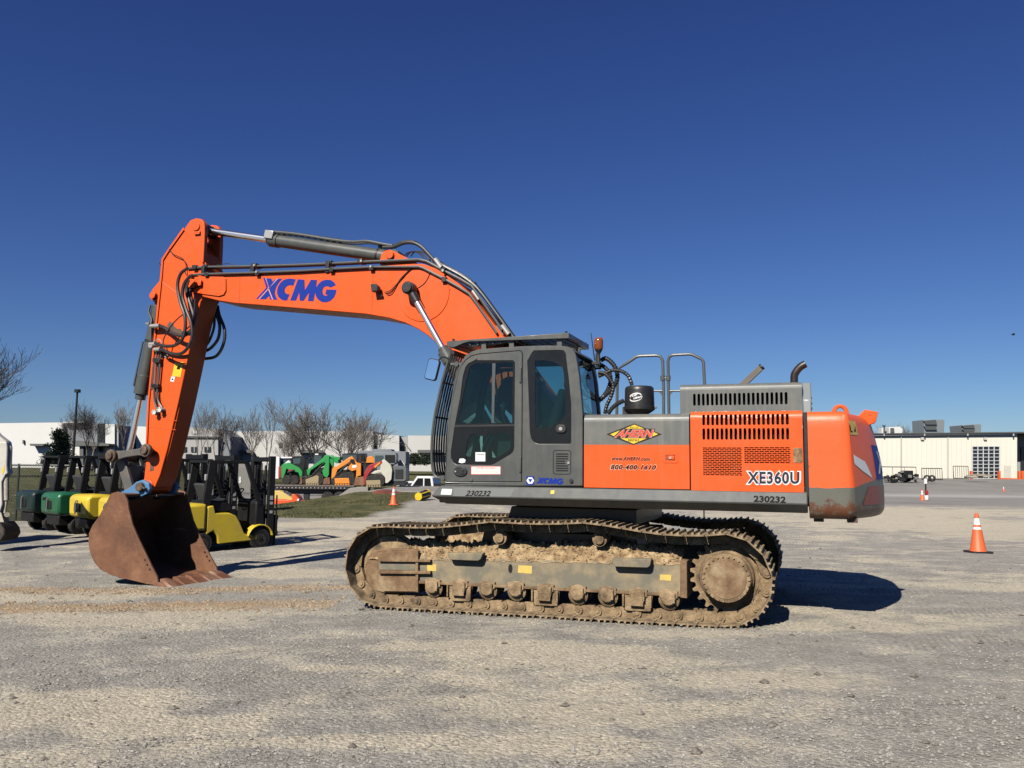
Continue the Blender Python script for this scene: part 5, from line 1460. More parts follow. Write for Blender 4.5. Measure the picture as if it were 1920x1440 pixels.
# round air pre-cleaner
pcx = P(1199, 772, -0.75).x; pr_ = (P(1227, 760, -0.75).x - P(1171.5, 760, -0.75).x)/2; zt = P(1199, 725, -0.75).z; zb2 = P(1199, 766, -0.75).z
pc = MB(); pc.rings((pcx, -0.75, zb2 - 0.03), (0,0,1), [(-0.05, pr_*0.5), (0, pr_*0.92), (0.015, pr_*1.03), (0.05, pr_*1.03), (0.055, pr_*1.0), (zt - zb2 - 0.02, pr_*0.97), (zt - zb2 + 0.01, pr_*0.95), (zt - zb2 + 0.03, pr_*0.85), (zt - zb2 + 0.045, 0.0)], 48, cap=False)
pco = pc.build('air_precleaner', paint('black_plastic', (0.014, 0.014, 0.015), 0.38, (0.06, 0.05, 0.04), 0.2, 6), EX, smooth=40)
pn_ = MB(); pn_.cyl((pcx, -0.75, ZT1 - 0.02), (pcx, -0.75, zb2), pr_*0.45, n=24); pn_.box(pcx - 0.2, pcx - 0.1, -0.8, -0.7, ZT1, zb2 + 0.02); pn_.cyl((pcx + pr_, -0.75, zb2 + 0.01), (pcx + pr_ + 0.03, -0.75, zb2 + 0.01), 0.012, n=8)
pn_.build('cleaner_neck', BLACKP, pco)
def drum(u, v):
    a = (u - pcx)/pr_; return (pcx + pr_*1.003*sin(a), -0.75 - pr_*1.003*cos(a), v)
sw_ = MB(); zc_ = (zt + zb2)/2 - 0.01
def swirl(sg):
    outr, inr = [], []
    for k in range(15):
        a = radians(-30 + 200*k/14); 
        w = 0.30*sin(pi*k/14)
        for rr, lst in ((1.0, outr), (1.0 - w, inr)):
            x, z = 0.078*rr*cos(a), 0.038*rr*sin(a) + 0.014
            xr_, zr_ = x*cos(0.2) - z*sin(0.2), x*sin(0.2) + z*cos(0.2)
            lst.append((pcx - 0.015 + sg*xr_, zc_ + sg*zr_))
    return outr + inr[::-1]
for sg in (1, -1):
    V, T = triang([swirl(sg)]); sw_.add([drum(a, b_) for a, b_ in V], T)
sw_.build('cleaner_emblem', WHITE, pco)
lettering('emblem_letters', 'TOP', lambda a, b_: drum(pcx - 0.09 + 0.10*a, zc_ - 0.002 + 0.024*b_ + 0.02*a), WHITE, pco, 0.2, 0.05)
lettering('emblem_letters', 'LEAN', lambda a, b_: drum(pcx - 0.04 + 0.11*a, zc_ - 0.026 + 0.024*b_ + 0.02*a), WHITE, pco, 0.2, 0.05)
# ribbed hoses behind the cab
rh = MB()
HS = [([(1127,676),(1136,672),(1148,681),(1156,695),(1157,712),(1148,728),(1136,740),(1122,752)], 0.032, -0.50),
      ([(1120,683),(1130,686),(1141,697),(1145,712),(1140,730),(1131,744),(1126,750)], 0.030, -0.45),
      ([(1122,706),(1135,700),(1150,694),(1165,696),(1178,705),(1185,722)], 0.026, -0.60),
      ([(1122,698),(1133,700),(1143,710),(1150,724),(1146,742),(1138,760),(1134,776)], 0.026, -0.62),
      ([(1140,776),(1148,765),(1158,757),(1170,751)], 0.030, -0.72),
      ([(1127,690),(1112,692),(1102,704),(1102,720),(1110,732)], 0.020, -0.50)]
for pts, r, y in HS:
    q = spline([P(u, v, y) for u, v in pts], 14)
    rh.tube(q, r, 10, rr=lambda i, k, r=r: r*(1.0 if i % 4 < 2 else 0.80))
rh.each('ribbed_hose', HOSE, EX)
# things standing on the far side of the deck, seen through the cab: tool box and tank
MB().box(0.5, 1.5, 0.75, 1.45, 1.47, 1.9).build('fuel_tank', ORANGE, EX, bevel=0.03)
tk = MB().box(-1.2, 0.2, 0.80, 1.42, 1.47, 1.80).build('tool_box', ORANGE, EX, bevel=0.03)
bk_ = MB()
for s_ in (-1, 1): bk_.prism([(-0.9, 1.46), (0.1, 1.46), (-0.1, 2.3), (-0.5, 2.35)], *sorted((s_*0.30, s_*0.38)))
bk_.build('boom_bracket', ORANGE, EX, bevel=0.01)
mvs = MB(); mvs.box(0.35, 0.95, -0.35, 0.4, 1.46, 2.15); mvs.build('valve_block', BLACKP, EX, bevel=0.02)
# ================================================================== GROUND
def sstep(a, b, x):
    t = min(1, max(0, (x - a)/(b - a))); return t*t*(3 - 2*t)
def gauss(x, c, w): return math.exp(-((x - c)/w)**2)
def gh(x, y):
    """height of the yard"""
    X = ct*(x - CX) - st*(y - CY)
    near = max(-0.15, min(0.06, 0.021*X))*(1 - sstep(15, 21, y))*sstep(-6, 2, y)
    right = sstep(2.0, 9.0, x - 0.0)
    left = 1 - right
    # right half: flat yard, then up to the workshop
    zr = 1.15*sstep(62, 98, y)
    # left half: a low bank, a sunken dock behind it, grass rising to the office park
    bank = 0.42*sstep(27, 40, y)*gauss(x, -5.2, 4.6)
    bank = max(bank, 0.46*sstep(35, 41, y)*sstep(-9.6, -7.4, x)*(1 - sstep(58, 61, y))*(1 - sstep(-1, 4, x)))
    dip = -0.35*sstep(30, 42, y)*sstep(-8.5, -12.5, x)*sstep(-30, -20, x)
    pit = -1.05*sstep(45.5, 49, y)*sstep(-8.3, -10.6, x)*sstep(-34, -27, x)
    yard = -0.95*sstep(59, 63, y)*sstep(-34, -27, x)
    zl = min(dip + bank, dip + bank + pit - dip*0.6) if y < 60 else min(pit, yard)
    zl = zl*(1 - sstep(86, 104, y)) + 1.25*sstep(86, 108, y)
    if x < -20:
        k = sstep(-24, -32, x); zl = zl*(1 - k) + k*1.2*sstep(26, 95, y)
    return near + zr*right + zl*left

def axis(dense0, dense1, step, grow, lo, hi):
    v = []; t = dense0
    while t < dense1: v.append(t); t += step
    s = step
    while t < hi: v.append(t); s *= grow; t += s
    v.append(hi); s = step; t = dense0
    L = []
    while t > lo:
        s *= grow; t -= s; L.append(max(t, lo))
    return sorted(set(L + v))
gx = axis(-16, 13, 0.10, 1.022, -1500, 1500)
gy = axis(2.0, 20, 0.085, 1.014, -40, 4500)
def strips(x, y):
    """the two ruts of crawled-up earth left of the machine: 0..1"""
    e = 0.14*noise.noise(Vector((x*0.5, 3.1, 0))) 
    a = gauss(y, 12.15 + e + 0.02*(x + 6), 0.26); b_ = gauss(y, 10.62 + e*0.7 + 0.035*(x + 6), 0.30)
    m = 1 - sstep(-3.4, -1.9, x)
    return max(a*(0.9 if x < -6.6 or x > -5.4 else 0.6), b_)*m
DUST = []
def gpt(u, v):
    d_ = ray(u, v); t = -CH/d_.z; return d_.x*t, d_.y*t
for u, v, du, dv in ((110,1312,230,26),(340,1352,200,20),(180,1290,150,12),(230,1150,150,9),(420,1137,120,9),(60,1100,200,7),(130,1098,160,6),(1150,1240,230,22),(1420,1282,150,18),(1160,1350,220,16),
                     (1720,980,260,14),(1640,958,260,8),(1850,1000,120,9),(620,1248,70,5),(560,1002,110,8),(700,985,140,6),(1300,1195,170,9),(900,1210,160,8),(600,1390,220,12),(1000,1405,160,12),(1560,1190,120,7),(520,1063,160,8),(600,1030,100,5),(1830,1110,120,6)):
    a = gpt(u, v); b_ = gpt(u, v - dv); DUST.append((a[0], a[1], du*a[1]/FPX, max(0.12, b_[1] - a[1])))
def dusty(x, y):
    m = 0
    n1 = noise.noise(Vector((x*0.9, y*1.3, 3)))*0.55
    for cx, cy, rx, ry in DUST:
        q = ((x - cx)/rx)**2 + ((y - cy)/ry)**2
        if q < 6: m = max(m, math.exp(-q*0.9)*(1 + n1))
    return min(1, m)
vs, fs, tanm, grassm, asph, dustm, palem = [], [], [], [], [], [], []
nyy = len(gy)
for x in gx:
    for y in gy:
        z = gh(x, y)
        r = strips(x, y) if (y < 16 and x < 0) else 0
        if -18 < x < 15 and 2 < y < 22:
            q = noise.fractal(Vector((x*0.7, y*0.7, 0)), 1, 2, 3)*0.018
            q += noise.fractal(Vector((x*3.5, y*3.5, 4)), 1, 2, 3)*0.007
            if r > 0.05: q += r*(0.012 + 0.05*noise.fractal(Vector((x*5, y*7, 9)), 0.8, 2, 4))
            # flat under the crawlers
            X = ct*(x - CX) - st*(y - CY); Y = st*(x - CX) + ct*(y - CY)
            if abs(X) < 2.4 and 0.9 < abs(Y) < 1.7: q -= 0.018
            z += q
        elif y >= 22 and y < 110 and abs(x) < 80: z += noise.noise(Vector((x*0.25, y*0.25, 2)))*0.04
        vs.append((x, y, z)); tanm.append(min(1, r*1.1)); dustm.append(dusty(x, y) if 3 < y < 60 else 0)
        palem.append(gauss(y, 63 + 0.02*x, 3.2)*sstep(6, 10, x))
        n_ = noise.noise(Vector((x*0.35, y*0.35, 7)))*0.8
        g = sstep(27.0, 29.0, y + n_*1.5)*sstep(-3.9, -5.7, x + n_*1.2 - 0.06*(y-30))*(1 - sstep(41.5, 43.0, y + n_*0.4))*sstep(-17, -15, x)
        if x < -7.5: g *= 1 - sstep(43.5, 45, y)
        g = max(g, sstep(24.4, 25.4, y - 0.25*(x + 13) + n_*0.3)*sstep(-9.5, -11, x)*(1 - sstep(44, 46, y))*sstep(-10, -13, x) if x < -9.5 else 0)
        if x < -27: g = max(g, sstep(23, 25, y))
        if x < 8: g = max(g, sstep(86, 89, y))
        if y > 140: g = 1
        grassm.append(g)
        a_ = sstep(40, 48, y + n_)*sstep(5, 8, x)
        if x < 6: a_ = max(a_, sstep(43, 46, y)*(1 - g))
        asph.append(a_)
for i in range(len(gx)-1):
    for j in range(nyy-1):
        a = i*nyy + j; fs.append((a, a+nyy, a+nyy+1, a+1))
me = bpy.data.meshes.new('ground'); me.from_pydata(vs, [], fs)
for nm, dat in (('tan', tanm), ('grass', grassm), ('asphalt', asph), ('dust', dustm), ('pale', palem)):
    at = me.attributes.new(nm, 'FLOAT', 'POINT'); at.data.foreach_set('value', dat)
me.polygons.foreach_set('use_smooth', [True]*len(me.polygons))
ground = bpy.data.objects.new('ground', me); COL.objects.link(ground); tag(ground, 'grey gravel yard with tan dusty patches and grass banks', None, None, 'structure')
GM, n, l, b = newmat('yard_gravel')
tc = n.new('ShaderNodeTexCoord'); src = tc.outputs['Object']
mp = n.new('ShaderNodeMapping'); l.new(src, mp.inputs[0]); mp.inputs['Rotation'].default_value = (0, 0, radians(-24)); mp.inputs['Scale'].default_value = (0.62, 1.0, 1)
def attr(nm):
    q = n.new('ShaderNodeAttribute'); q.attribute_name = nm; return q.outputs['Fac']
big = nz(n, l, mp.outputs[0], 0.55, 6, 0.62); mid = nz(n, l, mp.outputs[0], 2.2, 7, 0.7); fine = nz(n, l, src, 38, 5, 0.75); spk = nz(n, l, src, 130, 3, 0.7)
grv = ramp(n, [(0.30, (0.232, 0.218, 0.190)), (0.50, (0.302, 0.285, 0.248)), (0.72, (0.375, 0.35, 0.300))]); l.new(mid.outputs['Fac'], grv.inputs[0])
dust = mixc(n, l, mid.outputs['Fac'], (0.39, 0.348, 0.268), (0.56, 0.495, 0.37))
df = ramp(n, [(0.51, (0, 0, 0)), (0.66, (0.9, 0.9, 0.9))])
mm_ = n.new('ShaderNodeMath'); mm_.operation = 'MULTIPLY_ADD'; mm_.inputs[1].default_value = 0.35; l.new(mid.outputs['Fac'], mm_.inputs[0])
m2_ = n.new('ShaderNodeMath'); m2_.operation = 'SUBTRACT'; m2_.inputs[1].default_value = 0.175; l.new(mm_.outputs[0], m2_.inputs[0]); l.new(big.outputs['Fac'], mm_.inputs[2])
m3_ = n.new('ShaderNodeMath'); m3_.operation = 'MULTIPLY_ADD'; m3_.inputs[1].default_value = 0.40; l.new(attr('dust'), m3_.inputs[0]); l.new(m2_.outputs[0], m3_.inputs[2])
brk = nz(n, l, mp.outputs[0], 4.5, 12, 0.80)
m4_ = n.new('ShaderNodeMath'); m4_.operation = 'MULTIPLY_ADD'; m4_.inputs[1].default_value = 0.50; l.new(brk.outputs['Fac'], m4_.inputs[0]); l.new(m3_.outputs[0], m4_.inputs[2])
m5_ = n.new('ShaderNodeMath'); m5_.operation = 'SUBTRACT'; m5_.inputs[1].default_value = 0.25; l.new(m4_.outputs[0], m5_.inputs[0])
l.new(m5_.outputs[0], df.inputs[0])
c = mixc(n, l, df.outputs[0], grv.outputs[0], dust)
# speckle of stones
vor = n.new('ShaderNodeTexVoronoi'); vor.inputs['Scale'].default_value = 34; vor.inputs['Randomness'].default_value = 1; l.new(src, vor.inputs['Vector'])
vr_ = ramp(n, [(0.0, (0.72, 0.72, 0.71)), (0.25, (0.95, 0.95, 0.95)), (0.75, (1.02, 1.02, 1.02)), (1.0, (1.35, 1.33, 1.30))])
sepc = n.new('ShaderNodeSeparateColor'); l.new(vor.outputs['Color'], sepc.inputs[0]); l.new(sepc.outputs[0], vr_.inputs[0])
c = mixc(n, l, 0.85, c, vr_.outputs[0], 'MULTIPLY')
fr_ = ramp(n, [(0.25, (0.72, 0.72, 0.72)), (0.5, (1, 1, 1)), (0.78, (1.25, 1.25, 1.24))]); l.new(fine.outputs['Fac'], fr_.inputs[0])
c = mixc(n, l, 0.8, c, fr_.outputs[0], 'MULTIPLY')
# faint cleat marks left by crawlers, in patches
wm = n.new('ShaderNodeMapping'); wm.inputs['Rotation'].default_value = (0, 0, radians(19)); l.new(src, wm.inputs[0])
wv = n.new('ShaderNodeTexWave'); wv.wave_type = 'BANDS'; wv.bands_direction = 'X'; wv.inputs['Scale'].default_value = 4.4; wv.inputs['Distortion'].default_value = 1.6; wv.inputs['Detail'].default_value = 3; wv.inputs['Detail Scale'].default_value = 2.5; l.new(wm.outputs[0], wv.inputs['Vector'])
wsp = n.new('ShaderNodeMapping'); wsp.inputs['Rotation'].default_value = (0, 0, radians(19)); wsp.inputs['Scale'].default_value = (0.30, 1.1, 1); l.new(src, wsp.inputs[0])
wmk = nz(n, l, wsp.outputs[0], 0.9, 3, 0.5); wmr = ramp(n, [(0.54, (0, 0, 0)), (0.62, (1, 1, 1))]); l.new(wmk.outputs['Fac'], wmr.inputs[0])
wcl = ramp(n, [(0.25, (0.74, 0.73, 0.71)), (0.6, (1.08, 1.08, 1.07))]); l.new(wv.outputs['Fac'], wcl.inputs[0])
wfa = n.new('ShaderNodeMath'); wfa.operation = 'MULTIPLY'; wfa.inputs[1].default_value = 0.55; l.new(wmr.outputs[0], wfa.inputs[0])

wmul = mixc(n, l, wfa.outputs[0], (1.0, 1.0, 1.0), wcl.outputs[0])
c = mixc(n, l, 1.0, c, wmul, 'MULTIPLY')
tanc = mixc(n, l, fine.outputs['Fac'], (0.20, 0.135, 0.08), (0.46, 0.35, 0.22))
tf = n.new('ShaderNodeMath'); tf.operation = 'MULTIPLY'; l.new(attr('tan'), tf.inputs[0]); tf.inputs[1].default_value = 1.0
c = mixc(n, l, tf.outputs[0], c, tanc)
ag = nz(n, l, src, 0.18, 5, 0.6)
asc = ramp(n, [(0.35, (0.185, 0.178, 0.163)), (0.6, (0.245, 0.233, 0.208))]); l.new(ag.outputs['Fac'], asc.inputs[0])
c = mixc(n, l, attr('asphalt'), c, asc.outputs[0])
c = mixc(n, l, attr('pale'), c, (0.34, 0.33, 0.31))
gn = nz(n, l, src, 1.1, 8, 0.7)
gcol = ramp(n, [(0.30, (0.042, 0.048, 0.016)), (0.5, (0.075, 0.078, 0.030)), (0.62, (0.125, 0.105, 0.048)), (0.8, (0.24, 0.19, 0.10))]); l.new(gn.outputs['Fac'], gcol.inputs[0])
gf_ = n.new('ShaderNodeMath'); gf_.operation = 'MULTIPLY_ADD'; gf_.use_clamp = True; l.new(attr('grass'), gf_.inputs[0]); gf_.inputs[1].default_value = 2.4
gs_ = n.new('ShaderNodeMath'); gs_.operation = 'MULTIPLY_ADD'; l.new(gn.outputs['Fac'], gs_.inputs[0]); gs_.inputs[1].default_value = -1.6; gs_.inputs[2].default_value = 0.15
l.new(gs_.outputs[0], gf_.inputs[2])
c = mixc(n, l, gf_.outputs[0], c, gcol.outputs[0])
l.new(c, b.inputs['Base Color']); b.inputs['Roughness'].default_value = 0.95; b.inputs['Specular IOR Level'].default_value = 0.2
b1 = n.new('ShaderNodeBump'); b1.inputs['Strength'].default_value = 0.8; b1.inputs['Distance'].default_value = 0.03; l.new(fine.outputs['Fac'], b1.inputs['Height'])
b2 = n.new('ShaderNodeBump'); b2.inputs['Strength'].default_value = 0.8; b2.inputs['Distance'].default_value = 0.012; l.new(vor.outputs['Distance'], b2.inputs['Height']); b2.invert = True; l.new(b1.outputs[0], b2.inputs['Normal'])
l.new(b2.outputs[0], b.inputs['Normal'])
me.materials.append(GM)

# loose stones and clods
def scatter(name, count, place, mat, label, lo, hi, flat_=0.65):
    vs, fs = [], []
    base = [Vector(p).normalized() for p in ((1,0,0.1),(0.3,0.95,0),(-0.8,0.6,0.1),(-0.8,-0.6,0),(0.3,-0.95,0.1),(0.1,0.1,1),(0,0,-0.6))]
    tri = [(0,1,5),(1,2,5),(2,3,5),(3,4,5),(4,0,5),(1,0,6),(2,1,6),(3,2,6),(4,3,6),(0,4,6)]
    for k in range(count):
        p = place()
        if p is None: continue
        x, y = p; s_ = lo*(hi/lo)**(random.random()**2.2); a = random.random()*6.28; ca, sa = cos(a), sin(a)
        z = gh(x, y) + noise.fractal(Vector((x*0.7, y*0.7, 0)), 1, 2, 3)*0.018 + s_*0.12
        kk = len(vs)
        for q in base:
            r = s_*random.uniform(0.7, 1.2)
            vs.append((x + (q.x*ca - q.y*sa)*r, y + (q.x*sa + q.y*ca)*r*0.85, z + q.z*r*flat_))
        fs += [tuple(kk+i for i in t) for t in tri]
    me = bpy.data.meshes.new(name); me.from_pydata(vs, [], fs); me.materials.append(mat)
    o = bpy.data.objects.new(name, me); COL.objects.link(o); tag(o, label, None, None, 'stuff'); return o
random.seed(11)
def near_place():
    d = 3.2*(16/3.2)**random.random(); x = random.uniform(-0.68, 0.68)*d
    if noise.noise(Vector((x*0.5, d*0.9, 1.7))) < random.uniform(-0.75, 0.15) or random.random() < 0.75*dusty(x, d): return None
    return x, d
STN = blend3('gravel_stone', [(0.13, 0.122, 0.106), (0.29, 0.275, 0.24), (0.46, 0.435, 0.385)], 45, 0.9, 0, lo=0.3, hi=0.7)
scatter('gravel', 62000, near_place, STN, 'loose grey gravel stones', 0.0045, 0.020)
def clod_place():
    x = random.uniform(-9.5, -2.2); b_ = random.random() < 0.6
    e = 0.14*noise.noise(Vector((x*0.5, 3.1, 0)))
    y = (10.62 + e*0.7 + 0.035*(x + 6) + random.gauss(0, 0.21)) if b_ else (12.15 + e + 0.02*(x + 6) + random.gauss(0, 0.17))
    return x, y
CLOD = blend3('dirt_clod', [(0.15, 0.105, 0.065), (0.30, 0.22, 0.14), (0.44, 0.35, 0.23)], 30, 0.95, 0)
scatter('dirt_clods', 11000, clod_place, CLOD, 'crumbled tan clods of earth in two ruts', 0.008, 0.038)
random.seed(17)
def lump_place():
    d = 3.6*(20/3.6)**random.random(); return random.uniform(-0.66, 0.66)*d, d
scatter('dirt_lumps', 420, lump_place, blend3('dark_clod', [(0.07, 0.062, 0.05), (0.16, 0.14, 0.115), (0.30, 0.27, 0.22)], 20, 0.95, 0), 'scattered darker lumps of earth on the gravel', 0.012, 0.05)
# short grass on the bank
random.seed(5)
vs, fs = [], []
for k in range(26000):
    if k % 3: x, y = random.uniform(-16, -2.2), random.uniform(27.5, 43)
    else: x, y = random.uniform(-34, -10), random.uniform(23.5, 44)
    n_ = noise.noise(Vector((x*0.35, y*0.35, 7)))*0.8
    ok = y + n_*1.5 > 28 and x + n_*1.2 - 0.06*(y-30) < -4.9 if k % 3 else (x < -12.5 and y - 0.25*(x + 13) + n_*0.3 > 25.2)
    if not ok or noise.noise(Vector((x*1.1, y*1.1, 3))) < random.uniform(-0.3, 0.25): continue
    if x > -9 and y > 41.5: continue
    z = gh(x, y) - 0.01
    for q in range(3):
        a = random.random()*6.28; h_ = random.uniform(0.02, 0.055); w = 0.016; dx, dy = cos(a)*w, sin(a)*w; ox, oy = random.uniform(-.06, .06), random.uniform(-.06, .06)
        kk = len(vs); vs += [(x+ox-dx, y+oy-dy, z), (x+ox+dx, y+oy+dy, z), (x+ox+dy*1.5, y+oy-dx*1.5, z+h_)]; fs.append((kk, kk+1, kk+2))
me = bpy.data.meshes.new('grass'); me.from_pydata(vs, [], fs); me.materials.append(blend3('winter_grass', [(0.05, 0.058, 0.018), (0.09, 0.09, 0.034), (0.20, 0.165, 0.08)], 0.9, 0.9, 0))
go = bpy.data.objects.new('grass', me); COL.objects.link(go); tag(go, 'short dull green winter grass on the bank', None, None, 'stuff')

# ================================================================== THINGS ROUND ABOUT
def WX(pts, d):
    r = []
    for u, v in pts:
        p = W(u, v, d); r.append((p.x, p.z))
    return r
def rect(u0, u1, v0, v1): return [(u0, v0), (u1, v0), (u1, v1), (u0, v1)]
def put(name, mb, mat, th, bevel=0.0, **k):
    """build world-placed geometry as a part of thing th"""
    L = Vector(th.location); a = -th.rotation_euler.z
    p = th
    chain = []
    c_, s_ = cos(a), sin(a)
    mb.v = [((v[0]-L.x)*c_ - (v[1]-L.y)*s_, (v[0]-L.x)*s_ + (v[1]-L.y)*c_, v[2]-L.z) for v in mb.v]
    return mb.build(name, mat, th, bevel, **k)
def sub(name, mb, mat, part, th, bevel=0.0):
    o = put(name, mb, mat, th, bevel); o.parent = part; return o

# ------------------------------------------------------------------ fork lifts
FGREEN = paint('green_truck_paint', (0.006, 0.115, 0.045), 0.35, amount=0.12); FDGREEN = paint('dark_green_truck_paint', (0.004, 0.022, 0.020), 0.4, amount=0.06, spec=0.25)
FYEL = paint('yellow_truck_paint', (0.76, 0.55, 0.030), 0.38, (0.35, 0.28, 0.12), 0.45, 3, scratch=0.05, scratch_col=(0.2, 0.15, 0.05)); FBLK = paint('truck_black', (0.006, 0.006, 0.0065), 0.5, (0.05, 0.045, 0.04), 0.12, 4, spec=0.25)
def forklift(label, loc, rz, paintm, group, bodym=None):
    t = thing('forklift', label, 'forklift', loc, rz, group)
    bodym = bodym or paintm
    def B(name, mb, mat, bevel=0.0, par=None): o = mb.build(name, mat, par or t, bevel); return o
    cwt = MB().prism([(-1.18,0.50),(-1.20,0.92),(-1.10,1.0),(-0.60,1.0),(-0.60,0.44),(-1.05,0.44)], -0.52, 0.52); B('counterweight', cwt, paintm, 0.09)
    lowb = MB().prism([(-1.08,0.22),(-1.10,0.45),(-0.55,0.45),(-0.55,0.2)], -0.36, 0.36); B('rear_chassis', lowb, FBLK, 0.03)
    fr = MB().prism([(-0.60,0.36),(-0.60,0.62),(-0.60,0.94),(-0.46,0.96),(-0.42,0.80),(-0.12,0.80),(0.03,0.74),(0.12,0.62),(0.24,0.36),(0.30,0.33),(0.55,0.33),(0.55,0.20),(-0.32,0.16),(-0.36,0.34),(-0.45,0.44)], -0.50, 0.50); B('frame', fr, bodym, 0.025)
    fnd = MB()
    for s in (-1, 1):
        pts = [(0.60 + 0.30*cos(radians(a)), 0.24 + 0.30*sin(radians(a))) for a in range(10, 171, 16)] + [(0.60 + 0.27*cos(radians(a)), 0.24 + 0.27*sin(radians(a))) for a in range(170, 9, -16)]
        fnd.prism(pts, *sorted((s*0.53, s*0.32)))
    fnd.each('fender', bodym, t, 0.01)
    ch = MB().box(-0.5, 0.75, -0.32, 0.32, 0.14, 0.34); B('chassis', ch, FBLK, 0.02)
    cow = MB().prism([(0.50,0.33),(0.72,0.33),(0.70,0.95),(0.60,1.08),(0.50,1.0)], -0.44, 0.44); B('front_cowl', cow, FBLK, 0.03)
    hd = MB().prism([(-0.60,0.96),(-0.46,0.97),(-0.42,0.82),(0.0,0.82),(0.0,0.98),(-0.40,1.06),(-0.58,1.05)], -0.38, 0.38); B('engine_hood', hd, FBLK, 0.03)
    se = MB().prism([(-0.05,1.0),(-0.06,1.09),(-0.36,1.08),(-0.54,1.42),(-0.62,1.40),(-0.46,1.0)], -0.24, 0.24); B('seat', se, SEATM, 0.04)
    cl = MB().tube([(0.55,0,0.95),(0.28,0,1.20)], 0.025, 8); so_ = B('steering_column', cl, FBLK)
    ring = MB(); pts = []
    for k in range(17):
        a = 2*pi*k/16; u = Vector((0.45, 0, 0.6)).normalized(); pts.append((0.28 + cos(a)*0.16*0.72, sin(a)*0.16, 1.20 + cos(a)*0.16*0.55))
    ring.tube(pts, 0.014, 6); B('steering_wheel', ring, FBLK, 0, so_)
    og = MB()
    for s in (-1, 1):
        og.bar((-0.60, s*0.42, 0.95), (-0.50, s*0.42, 1.86), 0.07, 0.16, (1, 0, 0)); og.bar((0.60, s*0.42, 0.95), (0.26, s*0.42, 1.86), 0.06, 0.10, (1, 0, 0))
        og.bar((-0.62, s*0.42, 1.86), (0.30, s*0.42, 1.86), 0.06, 0.07)
    B('overhead_guard', og, FBLK, 0.012)
    rb = MB()
    for k in range(9): x = -0.60 + k*0.11; rb.bar((x, -0.42, 1.865), (x, 0.42, 1.865), 0.035, 0.045)
    rb.each('roof_bar', FBLK, t)
    ms = MB()
    for s in (-1, 1):
        ms.box(0.80, 0.94, *sorted((s*0.36, s*0.43)), 0.10, 2.0); ms.box(0.88, 0.98, *sorted((s*0.28, s*0.34)), 0.12, 1.92)
        ms.cyl((0.80, s*0.24, 0.2), (0.80, s*0.24, 1.8), 0.028, n=8)
        for q in (0.10, 0.17): ms.tube([(0.90, s*q, 0.4), (0.90, s*q, 1.85)], 0.010, 5)
    for z in (0.30, 1.15, 1.88): ms.box(0.80, 0.90, -0.36, 0.36, z, z + 0.10)
    ms.cyl((0.88, 0, 0.2), (0.88, 0, 1.6), 0.04, n=8)
    B('mast', ms, FBLK, 0.006)
    ca = MB()
    for z in (0.28, 0.62): ca.box(0.98, 1.03, -0.46, 0.46, z, z + 0.10)
    for y in (-0.4, 0.4): ca.box(0.98, 1.03, y - 0.03, y + 0.03, 0.28, 0.72)
    for k in range(7): y = -0.42 + k*0.14; ca.box(0.985, 1.01, y - 0.012, y + 0.012, 0.72, 1.15)
    B('carriage', ca, FBLK)
    fk = MB()
    for s in (-1, 1): fk.box(1.03, 1.07, s*0.24 - 0.05, s*0.24 + 0.05, 0.06, 0.66); 
    fk.each('fork', FBLK, t)
    for x, s, r in ((0.60,-1,0.235),(0.60,1,0.235),(-0.66,-1,0.205),(-0.66,1,0.205)):
        w = MB(); w.rings((x, s*0.50, r), (0, -s, 0), [(0, r*0.72), (0.0, r*0.9), (0.02, r), (0.15, r), (0.17, r*0.9), (0.17, r*0.6)], 26); wo = B('wheel', w, TYRE)
        h = MB(); h.rings((x, s*0.50, r), (0, s, 0), [(-0.03, r*0.70), (0.004, r*0.68), (0.004, r*0.58), (-0.03, r*0.5), (-0.02, r*0.25), (0.01, r*0.2), (0.01, 0.0)], 22, cap=False); B('rim', h, FBLK, 0, wo)
        nb = MB()
        for k in range(8): a = 2*pi*k/8; nb.cyl((x + r*0.38*cos(a), s*0.485, r + r*0.38*sin(a)), (x + r*0.38*cos(a), s*0.50, r + r*0.38*sin(a)), 0.010, n=6)
        B('wheel_nut', nb, ZINC, 0, wo)
    lm = MB()
    for s in (-1, 1): lm.box(-0.65, -0.60, s*0.42 - 0.03, s*0.42 + 0.03, 1.47, 1.60)
    lm.each('rear_lamp', plain('lamp_grey', (0.34, 0.33, 0.32), 0.4), t, 0.01)
    rc = MB().prism_z(roundrect(-1.215, -1.10, -0.16, 0.16, 0.02), 0.60, 0.80); B('tow_recess', rc, FBLK, 0.01)
    MB().tube([(-1.24, 0, 0.55), (-1.24, 0, 0.84), (-1.20, 0, 0.86)], 0.018, 8).build('tow_pin', STEEL, t)
    dz = MB()
    for z in (1.05, 0.95, 0.76): dz.box(0.83, 0.90, -0.4325, -0.4305, z, z + (0.09 if z > 1 else 0.06))
    dz.each('mast_label', plain('pale_label', (0.5, 0.5, 0.5), 0.5), t)
    return t
def at_ground(u, d):
    p = W(u, 900, d); return (p.x, p.y, gh(p.x, p.y))
GR = 'forklifts parked in a slanting row'
def fl(u, d, head, *a):
    p = at_ground(u, d); h = radians(head); f = Vector((sin(h), cos(h), 0))
    # the pixel marks the middle of the rear face
    return forklift(a[0], (p[0] + f.x*1.15, p[1] + f.y*1.15, p[2]), pi/2 - h, a[1], GR)
fl(50, 21.2, 38, 'dark green forklift at the far left end of the row', FDGREEN)
g2_ = fl(98, 20.3, 40, 'bright green forklift between the dark green one and a yellow one', FGREEN)
lettering('side_letters', 'MIT', lambda a, b_: (-1.206, 0.36 - a*0.24, 0.80 + b_*0.075), BLACKV, g2_, 0, 0.03)
fl(152, 19.5, 41, 'yellow forklift beside the green one, left of the rusty bucket', FYEL)
